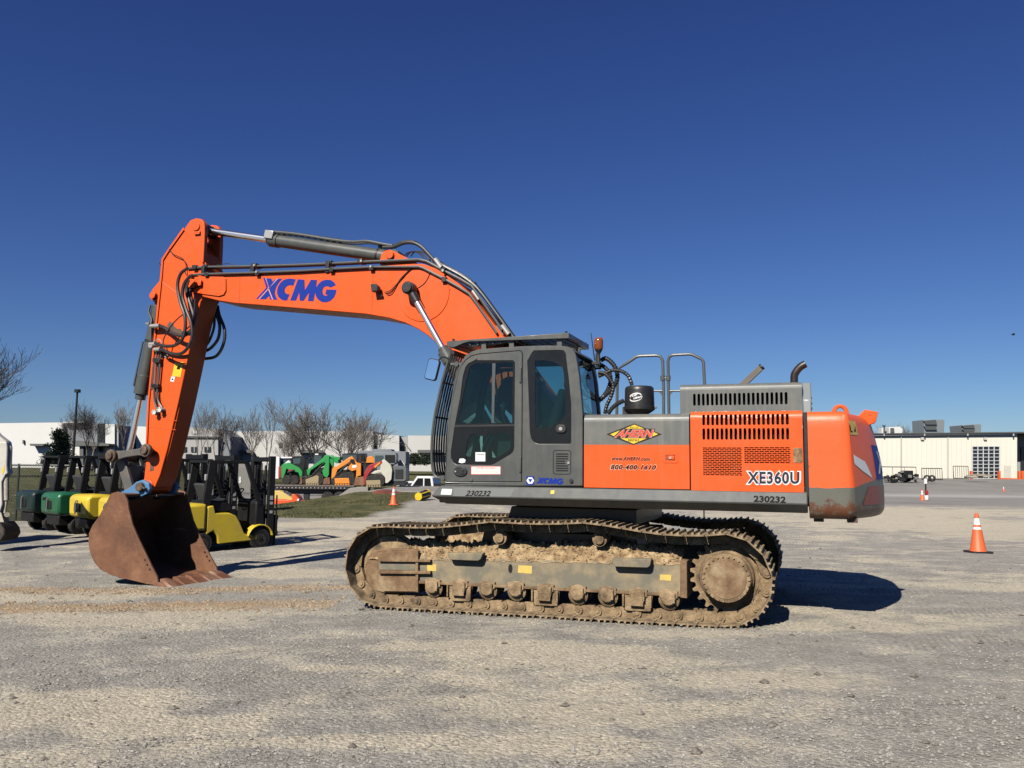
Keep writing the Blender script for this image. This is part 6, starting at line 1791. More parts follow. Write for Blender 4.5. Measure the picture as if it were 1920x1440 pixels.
fl(207, 18.8, 42, 'yellow forklift mostly hidden behind the rusty bucket', FYEL)
fl(262, 18.1, 42, 'yellow forklift behind the orange arm, only its black guard showing', FYEL)
fl(323, 17.2, 46, 'yellow forklift at the near right end of the row, right of the bucket', FYEL)

# ------------------------------------------------------------------ white mini digger at the left edge
MW = paint('cream_machine_paint', (0.66, 0.63, 0.55), 0.4, (0.3, 0.22, 0.14), 0.35, 4)
d = 17.2; b0_ = W(-60, 1005, d)
md = thing('mini_excavator', 'cream white mini excavator arm with small dark bucket at the left edge', 'excavator', (b0_.x, d, gh(b0_.x, d)))
am = MB().prism(WX([(-6,838),(2,829),(17,828),(19,840),(18,872),(20,888),(16,890),(9,903),(10,945),(3,968),(-6,965),(-4,900)], d), d - 0.10, d + 0.10); put('arm', am, MW, md, 0.02)
bm_ = MB().prism(WX([(-90,800),(-40,770),(0,815),(17,828),(14,838),(-4,838),(-40,800),(-82,860)], d), d - 0.09, d + 0.09); put('boom', bm_, MW, md, 0.02)
cy_ = MB(); cy_.cyl(W(12, 890, d - 0.02), W(12, 938, d - 0.02), 0.05, n=14); cy_.cyl(W(12, 938, d - 0.02), W(9, 962, d - 0.02), 0.025, n=10); cy_.cyl(W(20, 836, d), W(19, 880, d), 0.03, n=10); put('cylinder', cy_, paint('scuffed_cream', (0.5, 0.45, 0.36), 0.5, (0.2, 0.1, 0.05), 0.6, 9), md)
lk_ = MB(); lk_.cyl(W(-4, 962, d - 0.1), W(-4, 962, d + 0.1), 0.05); lk_.cyl(W(13, 965, d - 0.12), W(13, 965, d + 0.12), 0.05); lk_.bar(W(2, 962, d), W(9, 985, d), 0.2, 0.12, (1, 0, 0)); put('bucket_link', lk_, paint('scuffed_cream'  , (0.5, 0.45, 0.36)), md)
bu = MB().prism(WX([(-14,1005),(-12,985),(2,978),(14,978),(23,990),(25,1001),(18,1012),(4,1016),(-8,1014)], d), d - 0.28, d + 0.28); put('bucket', bu, blend3('dark_bucket', [(0.02,0.016,0.012),(0.04,0.03,0.022),(0.08,0.055,0.04)], 4, 0.7, 0.2), md, 0.03)
yd = MB().prism(WX([(3,884),(8,872),(9,880),(5,890)], d - 0.101), d - 0.104, d - 0.1005); put('yellow_label', yd, YEL, md)
bo2 = MB(); bo2.prism([(b0_.x - 2.1, 0.55), (b0_.x - 2.2, 1.0), (b0_.x - 1.95, 1.35), (b0_.x - 1.5, 1.35), (b0_.x - 1.45, 0.95), (b0_.x - 0.55, 0.90), (b0_.x - 0.5, 0.55)], d - 0.7, d + 0.7); put('body', bo2, MW, md, 0.06)
cb2 = MB(); cb2.prism([(b0_.x - 1.6, 1.3), (b0_.x - 1.5, 2.35), (b0_.x - 0.85, 2.35), (b0_.x - 0.65, 1.6), (b0_.x - 0.7, 0.92), (b0_.x - 1.42, 0.96)], d - 0.62, d + 0.25); put('cab', cb2, BLKGLASS, md, 0.05); cr2 = MB().box(b0_.x - 1.62, b0_.x - 0.75, d - 0.66, d + 0.29, 2.35, 2.45); put('cab_roof', cr2, MW, md, 0.03)
tk2 = MB()
for y0 in (d - 0.75, d + 0.45): tk2.prism([(b0_.x - 2.1, 0.25), (b0_.x - 1.9, 0.48), (b0_.x - 0.4, 0.48), (b0_.x - 0.2, 0.25), (b0_.x - 0.4, 0.0), (b0_.x - 1.9, 0.0)], y0, y0 + 0.3)
put('rubber_track', tk2, TYRE, md, 0.03)

# ------------------------------------------------------------------ chain link fence on the left
A0, A1 = W(-60, 872, 24.6), W(420, 872, 24.6)
fe = thing('chain_link_fence', 'dark chain link fence with slim posts behind the forklifts', 'fence', (A0.x, 24.6, 0.0))
WIRE = plain('dark_wire', (0.05, 0.055, 0.05), 0.5, 0.3)
zt_ = W(45, 872, 24.6).z
xsf = [A0.x + (A1.x - A0.x)*k/5 for k in range(6)]
for x in xsf: put('post', MB().cyl((x, 24.6, gh(x, 24.6) - 0.1), (x, 24.6, zt_ + 0.04), 0.035, n=8), WIRE, fe)
rl_ = MB(); rl_.cyl((A0.x, 24.6, zt_), (A1.x, 24.6, zt_), 0.028, n=8); rl_.cyl((A0.x, 24.6, 0.06), (A1.x, 24.6, 0.06), 0.01, n=6); put('top_rail', rl_, WIRE, fe)
wi = MB(); H_ = zt_ - 0.05; k = A0.x - H_
while k < A1.x:
    for sg in (1, -1):
        xa, xb = (k, k + H_) if sg > 0 else (k + H_, k)
        wi.tube([(xa, 24.6, 0.05), (xb, 24.6, 0.05 + H_)], 0.0042, 3, caps=False)
    k += 0.085
put('wire_mesh', wi, WIRE, fe)

# ------------------------------------------------------------------ loaders on and behind the flatbed
MGREEN = paint('green_machine_paint', (0.01, 0.30, 0.06), 0.4, amount=0.15); MORANGE = paint('amber_machine_paint', (0.80, 0.27, 0.025), 0.4, amount=0.15)
MRED = paint('red_machine_paint', (0.38, 0.016, 0.018), 0.4, amount=0.15); MCREAM = paint('cream_loader_paint', (0.62, 0.61, 0.50), 0.45, (0.35, 0.25, 0.12), 0.4, 2)
CABM = paint('dark_cab', (0.010, 0.011, 0.011), 0.4, (0.08, 0.07, 0.055), 0.12, spec=0.25); GLS = paint('pale_window', (0.05, 0.08, 0.09), 0.08, amount=0.0)
def machine(label, u, d, z=None):
    p = W(u, 905, d); return thing('loader', label, 'loader', (p.x, d, p.z if z is None else z), 0, 'loaders standing by the flatbed')
def pr(t, name, pts, d0, d1, mat, bevel=0.03, dref=None):
    return put(name, MB().prism(WX(pts, dref or d0), d0, d1), mat, t, bevel)
# white and red one
d = 57.0
t = machine('white compact loader with a red stripe, at the left end of the flatbed', 519, d)
pr(t, 'body', [(514,861),(518,856),(524,857),(524,898),(513,898)], d, d + 1.5, plain('white_machine', (0.75, 0.74, 0.72), 0.4)); pr(t, 'red_panel', [(522,874),(527,874),(527,896),(521.5,897)], d - 0.06, d + 1.4, MRED)
pr(t, 'cab', [(524,859),(546,857.5),(547,872),(525,876)], d + 0.5, d + 1.5, GLS); pr(t, 'cab_frame', [(522,857),(548,856.5),(548,859.5),(522,860)], d + 0.4, d + 1.6, plain('white_machine', (0.75, 0.74, 0.72)))
def wheel(t, u, v, r, d0, w):
    c = W(u, v, d0); R = r*d0/FPX; o = put('wheel', MB().rings((c.x, d0, c.z), (0,1,0), [(0, R*0.6), (0.0, R*0.9), (0.06, R), (w - 0.06, R), (w, R*0.9)], 22), TYRE, t)
    lug = MB()
    for k in range(16):
        a = 2*pi*k/16; lug.bar((c.x + R*0.97*cos(a), d0 + 0.02, c.z + R*0.97*sin(a)), (c.x + R*0.97*cos(a + 0.15), d0 + w - 0.02, c.z + R*0.97*sin(a + 0.15)), 0.06, 0.05, (cos(a), 0, sin(a)))
    sub('tread', lug, TYRE, o, t)
    sub('rim', MB().rings((c.x, d0 - 0.005, c.z), (0,1,0), [(0, R*0.58), (0.02, R*0.5), (0.05, R*0.45), (0.06, 0.0)], 18, cap=False), FBLK, o, t)
# green wheeled one
t = machine('green skid steer loader on four black tyres on the flatbed', 548, d)
pr(t, 'body', [(533,888),(537,876),(556,874),(567,882),(567,893),(545,895)], d + 0.25, d + 1.3, CABM)
pr(t, 'lift_arm', [(527,873),(532,869),(541,867),(553,873),(561,877),(567,884),(566.5,893.5),(562,894),(559,886),(549,884),(537,879),(535,887),(531,897),(527,898)], d - 0.05, d + 0.15, MGREEN); pr(t, 'lift_arm', [(527,873),(532,869),(541,867),(553,873),(561,877),(567,884),(566.5,893.5),(562,894),(559,886),(549,884),(537,879),(535,887),(531,897),(527,898)], d + 1.4, d + 1.6, MGREEN)
pr(t, 'white_hood', [(533,869),(541,863),(545,867),(544,871)], d + 0.2, d + 0.9, WHITE, 0.02)
pr(t, 'red_panel', [(540,881),(546,879.5),(553,882),(551,884.5),(541,884.5)], d - 0.07, d + 0.1, MRED, 0.0)
cy9 = MB(); cy9.cyl(W(539, 886, d - 0.08), W(552, 881, d - 0.08), 0.06, n=10); put('cylinder', cy9, BLACKP, t)
cbx = pr(t, 'cab', [(547,857),(552,855),(569,855),(573,860),(571,880),(566,884),(550,876)], d + 0.2, d + 1.3, CABM)
sub('cab_window', MB().prism(WX([(550,860),(564,859),(563,869),(550,870)], d + 0.2), d + 0.18, d + 0.21), GLS, cbx, t)
for u in (537.5, 552): wheel(t, u, 899.5, 8.6, d - 0.1, 0.35); wheel(t, u, 899.5, 8.6, d + 1.3, 0.35)
pr(t, 'bucket', [(556,897),(566,895),(567,908),(555,908)], d, d + 1.6, RUST)
def tracked(t, d, trk, frm, armp, cabp, bodyp, am, fm, bucketp=None, extra=()):
    for d0 in (d - 0.12, d + 1.25): pr(t, 'rubber_track', trk, d0, d0 + 0.36, TYRE, 0.04, d - 0.12); 
    pr(t, 'track_frame', frm, d - 0.17, d + 0.2, fm, 0.02, d - 0.17)
    rw = MB()
    us = [p[0] for p in frm]; vb_ = max(p[1] for p in frm)
    for k in range(6):
        c = W(min(us) + (max(us)-min(us))*(k + 0.5)/6, vb_ + 1.2, d - 0.14); rw.cyl((c.x, d - 0.15, c.z), (c.x, d + 0.2, c.z), 0.065, n=10)
    put('roller', rw, fm, t)
    for a in armp:
        pr(t, 'lift_arm', a, d - 0.02, d + 0.18, am, 0.03, d - 0.02); pr(t, 'lift_arm', a, d + 1.34, d + 1.54, am, 0.03, d - 0.02)
    if bodyp: pr(t, 'body', bodyp, d + 0.22, d + 1.25, CABM)
    if cabp:
        c = pr(t, 'cab', cabp, d + 0.25, d + 1.22, CABM)
        us = [p[0] for p in cabp]; vs_ = [p[1] for p in cabp]
        sub('cab_window', MB().prism(WX(rect(min(us) + 2, max(us) - 3, min(vs_) + 3.5, max(vs_) - 4), d + 0.25), d + 0.235, d + 0.26), GLS, c, t)
    if bucketp: pr(t, 'bucket', bucketp, d - 0.1, d + 1.6, RUST)
t = machine('green tracked loader with raised arm, in the middle of the flatbed', 602, d)
tracked(t, d, [(567,906),(566,899),(571,896),(592,886.5),(600,886),(606,891),(607,903),(602,908.5),(572,908.5)], [(573,899),(594,891),(598,894),(597,906),(573,906)],
        [[(575,881),(580,878),(602,862),(609,854),(613,852.5),(617.5,854),(617,890),(613,896.5),(606,893),(604,883),(608,876),(605,867),(583,882),(580,891),(576,891)]],
        [(587,853),(604,851),(606,872),(588,880)], [(580,892),(584,882),(606,876),(634,874),(636,907),(604,907)], MGREEN, paint('tan_frame', (0.36, 0.28, 0.15), 0.8, amount=0.3), [(607,897),(618,895),(619,908),(605,908)])
pr(t, 'tail_guard', [(617,855),(638,857),(637,862),(634,863),(635,868),(630,868.5),(625,866),(626,860),(618,860)], d + 0.3, d + 1.2, MGREEN, 0.02)
cy9 = MB(); cy9.cyl(W(583, 894, d - 0.1), W(603, 873, d - 0.1), 0.07, n=10); cy9.cyl(W(600, 876, d - 0.1), W(608, 866, d - 0.1), 0.035, n=8); put('cylinder', cy9, BLACKP, t)
put('lamp', MB().prism(WX(rect(591, 597, 850.5, 853), d + 0.24), d + 0.2, d + 0.3), WHITE, t)
t = machine('amber orange tracked loader at the right end of the flatbed', 645, d)
tracked(t, d, [(620,905),(620,899),(626,894),(650,885),(657,884),(664,887),(666,898),(663,909),(624,909.5)], [(627,897),(654,896),(656,906.5),(628,907)],
        [[(621,897),(622.5,880),(626,874.5),(631,874),(654,857.5),(660,855),(665,861),(669,867),(677,869),(677,892),(671,893),(669,900),(667,899),(668,881),(660,884),(653,880),(653,868),(633,881),(629,892),(623,901)]],
        [(641,851),(655,849),(672,852),(672,868),(642,868)], [(632,896),(636,882),(666,878),(681,870),(683,908),(664,908)], MORANGE, MORANGE, [(664,896),(682,893),(684,910),(660,911)])
cy9 = MB(); cy9.cyl(W(631, 891, d - 0.1), W(650, 872, d - 0.1), 0.07, n=10); cy9.cyl(W(648, 874, d - 0.1), W(656, 866, d - 0.1), 0.035, n=8); put('cylinder', cy9, BLACKP, t)
put('decal', MB().prism(WX([(660,873),(668,871),(669,876),(661,878)], d - 0.03), d - 0.035, d - 0.02), WHITE, t)
put('engine_cover', MB().prism(WX([(657,861),(664,861),(667,871),(661,870),(656,866)], d - 0.03), d - 0.04, d + 0.2), CABM, t)
d = 54.0
t = machine('cream and red tracked loader seen from behind, right of the flatbed', 722, d)
tracked(t, d, [(684,908),(685,899),(690,893),(706,889),(716,889),(721,894),(721,908),(715,912.5),(688,912.5)], [(686,901),(713,900),(714,909),(687,910)],
        [[(714,866),(718,861.5),(721,861.5),(733,872),(735.5,881),(734,899),(727,906),(721,906),(719,893),(714,886),(702,889),(695,888),(702,883),(713,881)]],
        None, [(716,908),(724,880),(736,874),(738,906)], MCREAM, paint('tan_frame', (0.36, 0.28, 0.15)))
pr(t, 'boom', [(681.5,905),(683,886),(688,876),(694,871),(716,864),(717,868),(709,874),(699,879),(691,889),(686,900),(685,911)], d - 0.04, d + 0.16, MRED, 0.02)
pr(t, 'boom_cylinder', [(701,874),(712,866.5),(714,868.5),(703,878)], d - 0.06, d + 0.1, MORANGE, 0.01)
c = pr(t, 'cab', [(700,850),(703,848),(741,849),(743.5,853),(743,868),(738,871),(702,871)], d + 0.3, d + 1.3, paint('grey_cab', (0.20, 0.24, 0.24), 0.4, amount=0.2))
sub('cab_window', MB().prism(WX(rect(703,719,854,868), d + 0.3), d + 0.285, d + 0.31), GLS, c, t); sub('cab_window', MB().prism(WX(rect(722,741,853,868), d + 0.3), d + 0.285, d + 0.31), CABM, c, t)
pr(t, 'tail_panel', [(735,876),(738,873),(760,874),(762,878),(762,900),(758,903),(737,903),(735,899)], d + 0.2, d + 1.4, paint('tail_grey', (0.10, 0.12, 0.12), 0.45, amount=0.2))
pr(t, 'grille', rect(741,756,880,897.5), d + 0.17, d + 0.3, BLACKP, 0.01)
pr(t, 'tail_frame', [(720,904),(762,903),(760,910),(724,911)], d + 0.25, d + 1.4, BLACKP, 0.02)
pr(t, 'arm_post', [(746,868),(749,862.5),(752,862),(759,869),(760,876),(746,875)], d + 1.2, d + 1.42, MCREAM, 0.02)
pr(t, 'arm_post', [(758,868),(762,872),(763.5,880),(762,884)], d + 1.2, d + 1.35, BLACKP, 0.01)
d = 60.0
t = machine('orange loader half hidden behind the cream and red one', 694, d)
pr(t, 'arm_tower', [(686,868),(688,857),(697,855),(701,858),(708,868)], d, d + 1.2, MORANGE); pr(t, 'cab', rect(668,684,850,870), d + 0.2, d + 1.3, CABM); pr(t, 'body', rect(668,702,866,908), d + 0.1, d + 1.3, CABM)

# flatbed trailer
d = 55.6; p = W(585, 910, d)
tr_ = thing('flatbed_trailer', 'long black flatbed trailer carrying the green and orange loaders', 'trailer', (p.x, d, gh(p.x, d + 0.5)))
pr(tr_, 'deck', [(480,908.5),(664,910.5),(663,913),(480,911.5)], d, d + 2.6, paint('worn_deck', (0.12, 0.10, 0.085), 0.7, amount=0.4), 0.01)
pr(tr_, 'side_rail', [(480,911.8),(655,913.2),(654,918),(480,916.5)], d + 0.03, d + 2.55, BLACKP, 0.01)
pr(tr_, 'chassis_beam', [(480,916),(650,917),(643,924),(625,926.5),(480,926)], d + 0.6, d + 1.8, BLACKP, 0.02)
pr(tr_, 'landing_leg', [(569,926),(579,926),(579,942),(569,942)], d + 0.4, d + 0.7, BLACKP, 0.02); pr(tr_, 'landing_leg', [(569,926),(579,926),(579,942),(569,942)], d + 1.7, d + 2.0, BLACKP, 0.02)
wheel(tr_, 614, 934, 12.0, d + 0.05, 0.5); wheel(tr_, 636, 934, 12.0, d + 0.05, 0.5); wheel(tr_, 614, 934, 12.0, d + 1.9, 0.5)
for k in range(19):
    c = W(520 + k*7, 914.2 + k*0.05, d + 0.02); lt = MB().box(c.x - 0.035, c.x + 0.035, d + 0.0, d + 0.03, c.z - 0.03, c.z + 0.03); put('marker', lt, plain('pale_marker', (0.5, 0.42, 0.40), 0.5), tr_)
# concrete dock wing beside it
d = 53.0; p = W(670, 920, d)
dw_ = thing('dock_ramp', 'sloping grey concrete dock wall at the tail of the flatbed', 'ramp', (p.x, d, 0))
put('wall', MB().prism(WX([(622,938),(656,915),(671,913.5),(690,913),(690,925),(660,932),(630,945)], d), d, d + 0.5), paint('raw_concrete', (0.30, 0.28, 0.25), 0.9, amount=0.4, bump=0.1), dw_, 0.03)
# attachments lying by the grass
d = 45.0; p = W(540, 940, d)
oa = thing('dozer_blade', 'orange steel blade attachment lying in the grass by the flatbed', 'attachment', (p.x, d, gh(p.x, d)))
pr(oa, 'blade', [(500,935),(535,937.5),(547,936),(548,927),(552,926.5),(558,932),(561,938),(575,940),(582,943),(500,951)], d, d + 0.9, paint('bright_orange_paint', (0.80, 0.10, 0.012), 0.4, amount=0.15))
pr(oa, 'bracket', [(557,936),(561,934.5),(560,939.5),(557.5,939.5)], d - 0.05, d + 0.2, WHITE, 0.0)
ya = thing('yellow_bucket', 'pale yellow toothed loader bucket leaning behind the orange blade', 'bucket', (W(530, 935, 46.2).x, 46.2, gh(p.x, 46.2)))
pr(ya, 'shell', [(504,921),(513,919.5),(527,921.5),(549,934),(547,939),(528,937),(504,934)], 46.2, 47.3, paint('pale_yellow_paint', (0.72, 0.52, 0.14), 0.5, amount=0.15))
te = MB()
for u, v in ((514,920),(531,924),(536,927),(540,929)): te.prism(WX([(u-1,v),(u,v-4),(u+2,v+1)], 46.3), 46.3, 46.9)
put('tooth', te, STEEL, ya)

# cone, plate, bucket on the bank
ORC = paint('cone_orange', (0.80, 0.13, 0.025), 0.5, (0.3, 0.2, 0.15), 0.15, 6)
WHC = plain('cone_band', (0.82, 0.80, 0.76), 0.45)
def cone(label, u, d, h, dark_base=True, z=None, one=False):
    p = W(u, 900, d); z0 = gh(p.x, d) if z is None else z
    t = thing('traffic_cone', label, 'cone', (p.x, d, z0), random.uniform(-0.2, 0.2), 'orange traffic cones about the yard')
    k = h/0.71
    def r_(q): return (0.135 + (0.028 - 0.135)*q)*k
    MB().prism_z(roundrect(-0.19*k, 0.19*k, -0.19*k, 0.19*k, 0.05*k), 0.0, 0.035*k).build('base', BLACKP if dark_base else ORC, t, 0.008)
    bd_ = MB(); bd_.rings((0,0,0), (0,0,1), [(0.033*k, r_(0)*1.1), (0.06*k, r_(0.03)), (h, r_(1)), (h, 0.0)], 28, cap=False); bd_.build('body', ORC, t)
    for a, b_ in ((0.545, 0.655), (0.71, 0.875)):
        bn = MB(); bn.rings((0,0,0), (0,0,1), [(h*a, r_(a) + 0.003), (h*b_, r_(b_) + 0.003)], 28, cap=False); bn.build('band', WHC, t)
    return t
cone('large orange cone with two white bands and black base, nearest on the right', 1828, 17.6, 0.82)
cone('orange cone beside the black and white sign post, far right', 1728, 52.5, 0.70, False)
cone('tiny far orange cone left of the workshop corner', 1881, 72, 0.46, False)
cone('orange cone with a pale band standing on the grass bank', 739, 33.4, 0.73, False)
random.seed(2)
p = W(740, 928, 41)
pt = thing('steel_plate', 'rusty red steel road plate lying on the bank behind the cone', 'plate', (p.x, 41, gh(p.x, 41)))
pr(pt, 'sheet', [(704,921),(712,918.5),(728,919),(745,924),(777,926),(778,931),(760,933),(730,931),(706,926)], 40.0, 42.2, blend3('red_rust', [(0.10,0.025,0.014),(0.19,0.05,0.028),(0.28,0.09,0.05)], 1.5, 0.8, 0.2, 10), 0.01, 41)
yb = thing('yellow_drum', 'yellow and black plastic drum lying on its side on the bank', 'drum', (W(789, 938, 36).x, 36, gh(W(789, 938, 36).x, 36)))
c0_, c1_ = W(785, 931, 35.6), W(801, 926, 36.4)
ax_ = (c1_ - c0_).normalized(); L_ = (c1_ - c0_).length
put('body', MB().rings(c0_, ax_, [(0.0, 0.155), (0.02, 0.165), (L_*0.95, 0.19), (L_, 0.18)], 22), BLACKP, yb)
put('lid', MB().rings(c0_, -ax_, [(0.0, 0.17), (0.03, 0.165), (0.035, 0.0)], 22, cap=False), YEL, yb)
yr = MB(); yr.rings(c0_ + ax_*L_*0.85, ax_, [(0, 0.205), (L_*0.14, 0.205)], 22, cap=False)
for k in range(6):
    a = k*pi/3; o_ = ax_.orthogonal().normalized(); q_ = ax_.cross(o_); v_ = (o_*cos(a) + q_*sin(a)); yr.bar(c0_ + v_*0.17, c0_ + ax_*L_*0.9 + v_*0.195, 0.05, 0.02, v_)
put('strap', yr, YEL, yb)

# ------------------------------------------------------------------ vehicles far off
def pickup(label, u, d, zr, heading):
    p = W(u, zr, d); z0 = p.z - 1.9
    t = thing('pickup_truck', label, 'truck', (p.x, d, z0), heading, None)
    WP = plain('white_car_paint', (0.78, 0.78, 0.77), 0.3)
    MB().prism([(-2.6,0.55),(-2.6,1.05),(-0.5,1.05),(1.0,1.05),(2.4,0.98),(2.55,0.85),(2.55,0.5)], -0.95, 0.95).build('body', WP, t, 0.05)
    MB().prism([(-0.7,1.05),(-0.55,1.85),(-0.4,1.9),(0.75,1.9),(1.35,1.06)], -0.85, 0.85).build('cab', WP, t, 0.06)
    wn = MB()
    wn.prism([(-0.5,1.15),(-0.4,1.75),(0.1,1.75),(0.1,1.15)], -0.862, 0.862); wn.prism([(0.2,1.15),(0.2,1.75),(0.65,1.75),(1.1,1.15)], -0.862, 0.862); wn.build('window', BLKGLASS, t)
    for x in (-1.6, 1.6):
        for y in (-0.85, 0.85): MB().cyl((x, y - 0.12, 0.4), (x, y + 0.12, 0.4), 0.4, n=18).build('wheel', TYRE, t)
    MB().box(-2.5, -0.75, -0.8, 0.8, 1.05, 1.35).build('load', CABM, t)
    return t
pickup('white pickup truck parked beyond the dock, left of the cab', 806, 66, 893, pi - 0.3)
pickup('white truck nose showing beside the cream loader', 758, 70, 902, 0.2)
# ================================================================== BUILDINGS
def bld(name, label, u, d, cat='building'):
    p = W(u, 880, d); return thing(name, label, cat, (p.x, d, gh(p.x, d)))
def face(t, name, pts, d0, d1, mat, bevel=0.0): return put(name, MB().prism(WX(pts, d0), d0, d1), mat, t, bevel)
WHW = paint('white_tilt_wall', (0.72, 0.72, 0.68), 0.8, (0.5, 0.48, 0.42), 0.15, 0.2); GRW = paint('grey_tilt_wall', (0.20, 0.215, 0.235), 0.7, amount=0.1, scale=0.3)
BGW = paint('beige_grey_wall', (0.40, 0.395, 0.37), 0.8, (0.3, 0.28, 0.25), 0.2, 0.2); PLW = paint('pale_wall', (0.58, 0.57, 0.53), 0.8, (0.45, 0.42, 0.36), 0.15, 0.15)
DKW = paint('dark_window', (0.015, 0.02, 0.024), 0.1, amount=0.0); CAN = paint('canopy_grey', (0.10, 0.105, 0.10), 0.6, amount=0.1, scale=0.4)
D = 108.0
t = bld('warehouse', 'white warehouse with a grey glazed corner and canopy, far left', 90, D)
w = face(t, 'wall', [(-190,795),(-40,794),(118,792),(118,885),(-190,885)], D, D + 30, WHW)
face(t, 'grey_wall', [(118.2,792.5),(170,791),(197,794),(197,885),(118.2,885)], D + 0.6, D + 30, GRW)
face(t, 'parapet', [(117,791),(160,790),(160,792.5),(117,793.5)], D - 0.3, D + 0.6, WHW)
face(t, 'glazed_tower', [(183,794),(197.5,794),(196,832),(182,834)], D - 0.2, D + 0.6, DKW)
face(t, 'canopy', [(126,825),(204,832),(204,836),(126,836)], D - 3.0, D + 0.5, CAN)
face(t, 'canopy_post', [(149,836),(156,836),(156,880),(149,880)], D - 2.6, D - 2.0, CAN)
face(t, 'entrance_wall', [(126,838),(197,838),(197,880),(126,880)], D + 0.2, D + 0.59, WHW)
face(t, 'door', [(172,836),(178,836),(178,846),(172,846)], D + 0.1, D + 0.3, DKW); face(t, 'door', [(185,835),(192,835),(192,847),(185,847)], D + 0.1, D + 0.3, DKW)
face(t, 'pillar_wall', [(197.5,795),(215,795.5),(215,885),(197.5,885)], D - 1.2, D + 30, WHW)
face(t, 'shaded_pillar_side', [(215.2,795.5),(222,797),(222,885),(215.2,885)], D - 0.9, D + 30, BGW)  # shaded side of the white pillar, its shade put into a greyer colour
face(t, 'awning', [(55,832),(83,832),(80,836),(57,836)], D - 1.0, D, CAN); face(t, 'wall_light', [(42,825),(44.5,825),(44.5,832),(42,832)], D - 0.25, D, CAN)
D = 112.0
t = bld('office_building', 'beige grey two storey office with dark windows, right of the orange arm', 370, D)
face(t, 'wall', [(222.5,806),(255,804),(255,885),(222.5,885)], D, D + 30, GRW); face(t, 'pillar_wall', [(255.2,799),(274,800),(274,885),(255.2,885)], D - 1, D + 30, WHW)
face(t, 'wall', [(274.2,802),(340,801),(409,804),(409,885),(274.2,885)], D, D + 30, BGW)
face(t, 'end_wall', [(409.2,804),(432,818),(432,885),(409.2,885)], D + 0.8, D + 30, GRW)
cor = MB()
for k in range(26): u = 346 + k*2.4; cor.prism(WX(rect(u, u + 1.4, 818.5, 821.5), D - 0.25), D - 0.25, D)
put('cornice', cor, CAN, t)
face(t, 'ledge', [(330,816.5),(410,817.5),(410,818.5),(330,817.5)], D - 0.3, D, PLW)
for k, u in enumerate((226, 244, 300, 322, 338, 358, 383)):
    o = face(t, 'window', rect(u, u + 12, 838, 847.5), D - 0.12, D + 0.1, DKW); c = put('frame', MB().prism(WX(rect(u + 5.6, u + 6.6, 838, 847.5), D - 0.16), D - 0.16, D - 0.121), PLW, t); c.parent = o
face(t, 'window', rect(411, 418, 828, 837), D + 0.6, D + 0.9, DKW); face(t, 'window', rect(362, 370, 806, 813), D - 0.12, D + 0.1, PLW)
D = 118.0
t = bld('warehouse', 'long pale warehouse with grey awnings behind the bare trees', 640, D)
face(t, 'wall', [(432.3,809),(560,808),(700,808),(700,885),(432.3,885)], D, D + 40, PLW)
face(t, 'recess_wall', [(700.2,813.5),(708,813.5),(708,885),(700.2,885)], D + 1, D + 40, BGW)
face(t, 'wall', [(708.2,814.5),(748.5,816.5),(748.5,885),(708.2,885)], D, D + 40, PLW)
face(t, 'recess_wall', [(748.7,819),(764.5,820),(764.5,885),(748.7,885)], D + 1.2, D + 40, BGW)
face(t, 'wall', [(764.7,816.5),(1300,822),(1300,885),(764.7,885)], D, D + 40, PLW)
face(t, 'window', rect(753.5, 759, 836, 845), D + 1.0, D + 1.3, DKW)
for u0, u1 in ((452, 472), (558, 606), (783, 830)):
    face(t, 'awning', [(u0, 843.5), (u1 - 6, 843.5), (u1, 849), (u0, 849)], D - 1.6, D, CAN)
face(t, 'window', rect(523, 529, 830, 839), D - 0.1, D + 0.1, CAN); face(t, 'wall_lamp', [(758,831),(760,832),(769,843),(768,844)], D - 0.3, D, CAN)
low = thing('retaining_wall', 'low pale retaining wall in front of the pale warehouse', 'wall', (W(800, 872, 100).x, 100, 1.0))
face(low, 'wall', [(690,866),(1000,868),(1000,878),(690,877)], 100, 100.6, PLW)
gc = thing('storage_container', 'dark grey flat container behind the loaders', 'container', (W(715, 880, 70).x, 70, gh(W(715, 880, 70).x, 70)))
face(gc, 'body', [(672,845.5),(696,845),(761,846.5),(761,905),(672,905)], 70, 72.4, GRW, 0.03); face(gc, 'roof_box', [(698,842),(733,842),(735,846),(697,846)], 70.2, 72.2, GRW, 0.03)
tb_ = thing('storage_tank', 'pale grey cabinet standing behind the front forklift mast', 'cabinet', (W(455, 900, 30).x, 30, gh(W(455, 900, 30).x, 30)))
face(tb_, 'body', [(441,868),(470,867),(470,925),(441,925)], 30, 31, paint('cabinet_grey', (0.22, 0.215, 0.19), 0.6, amount=0.2), 0.02); face(tb_, 'vent', rect(448, 452, 894, 906), 29.98, 30.1, WHW); 

# workshop on the right
D = 98.0
CRW = paint('cream_metal_wall', (0.84, 0.80, 0.67), 0.6, (0.6, 0.55, 0.42), 0.12, 0.15)
t = bld('workshop', 'cream metal workshop with glazed roller door and orange trim, far right', 1800, D)
face(t, 'wall', [(1500,816),(1640,814.5),(1907,811.5),(1907,898),(1500,896)], D, D + 40, CRW)
face(t, 'side_wing', [(1907.3,811.5),(2100,808),(2100,900),(1907.3,898)], D + 3, D + 40, paint('shaded_metal_wall', (0.36, 0.36, 0.35), 0.6, amount=0.1, scale=0.2))  # side turned from the sun: its shade is put into the grey colour
face(t, 'roof', [(1500,813.8),(1640,812.4),(1907,809.6),(2100,807.5),(2100,811.3),(1907,812.2),(1640,813.6),(1500,815)], D - 0.5, D + 40, CAN)
gt = MB(); gt.prism(WX([(1500,815.5),(1908,812.6),(1908,814.6),(1500,817.5)], D - 0.35), D - 0.35, D); put('gutter', gt, PLW, t)
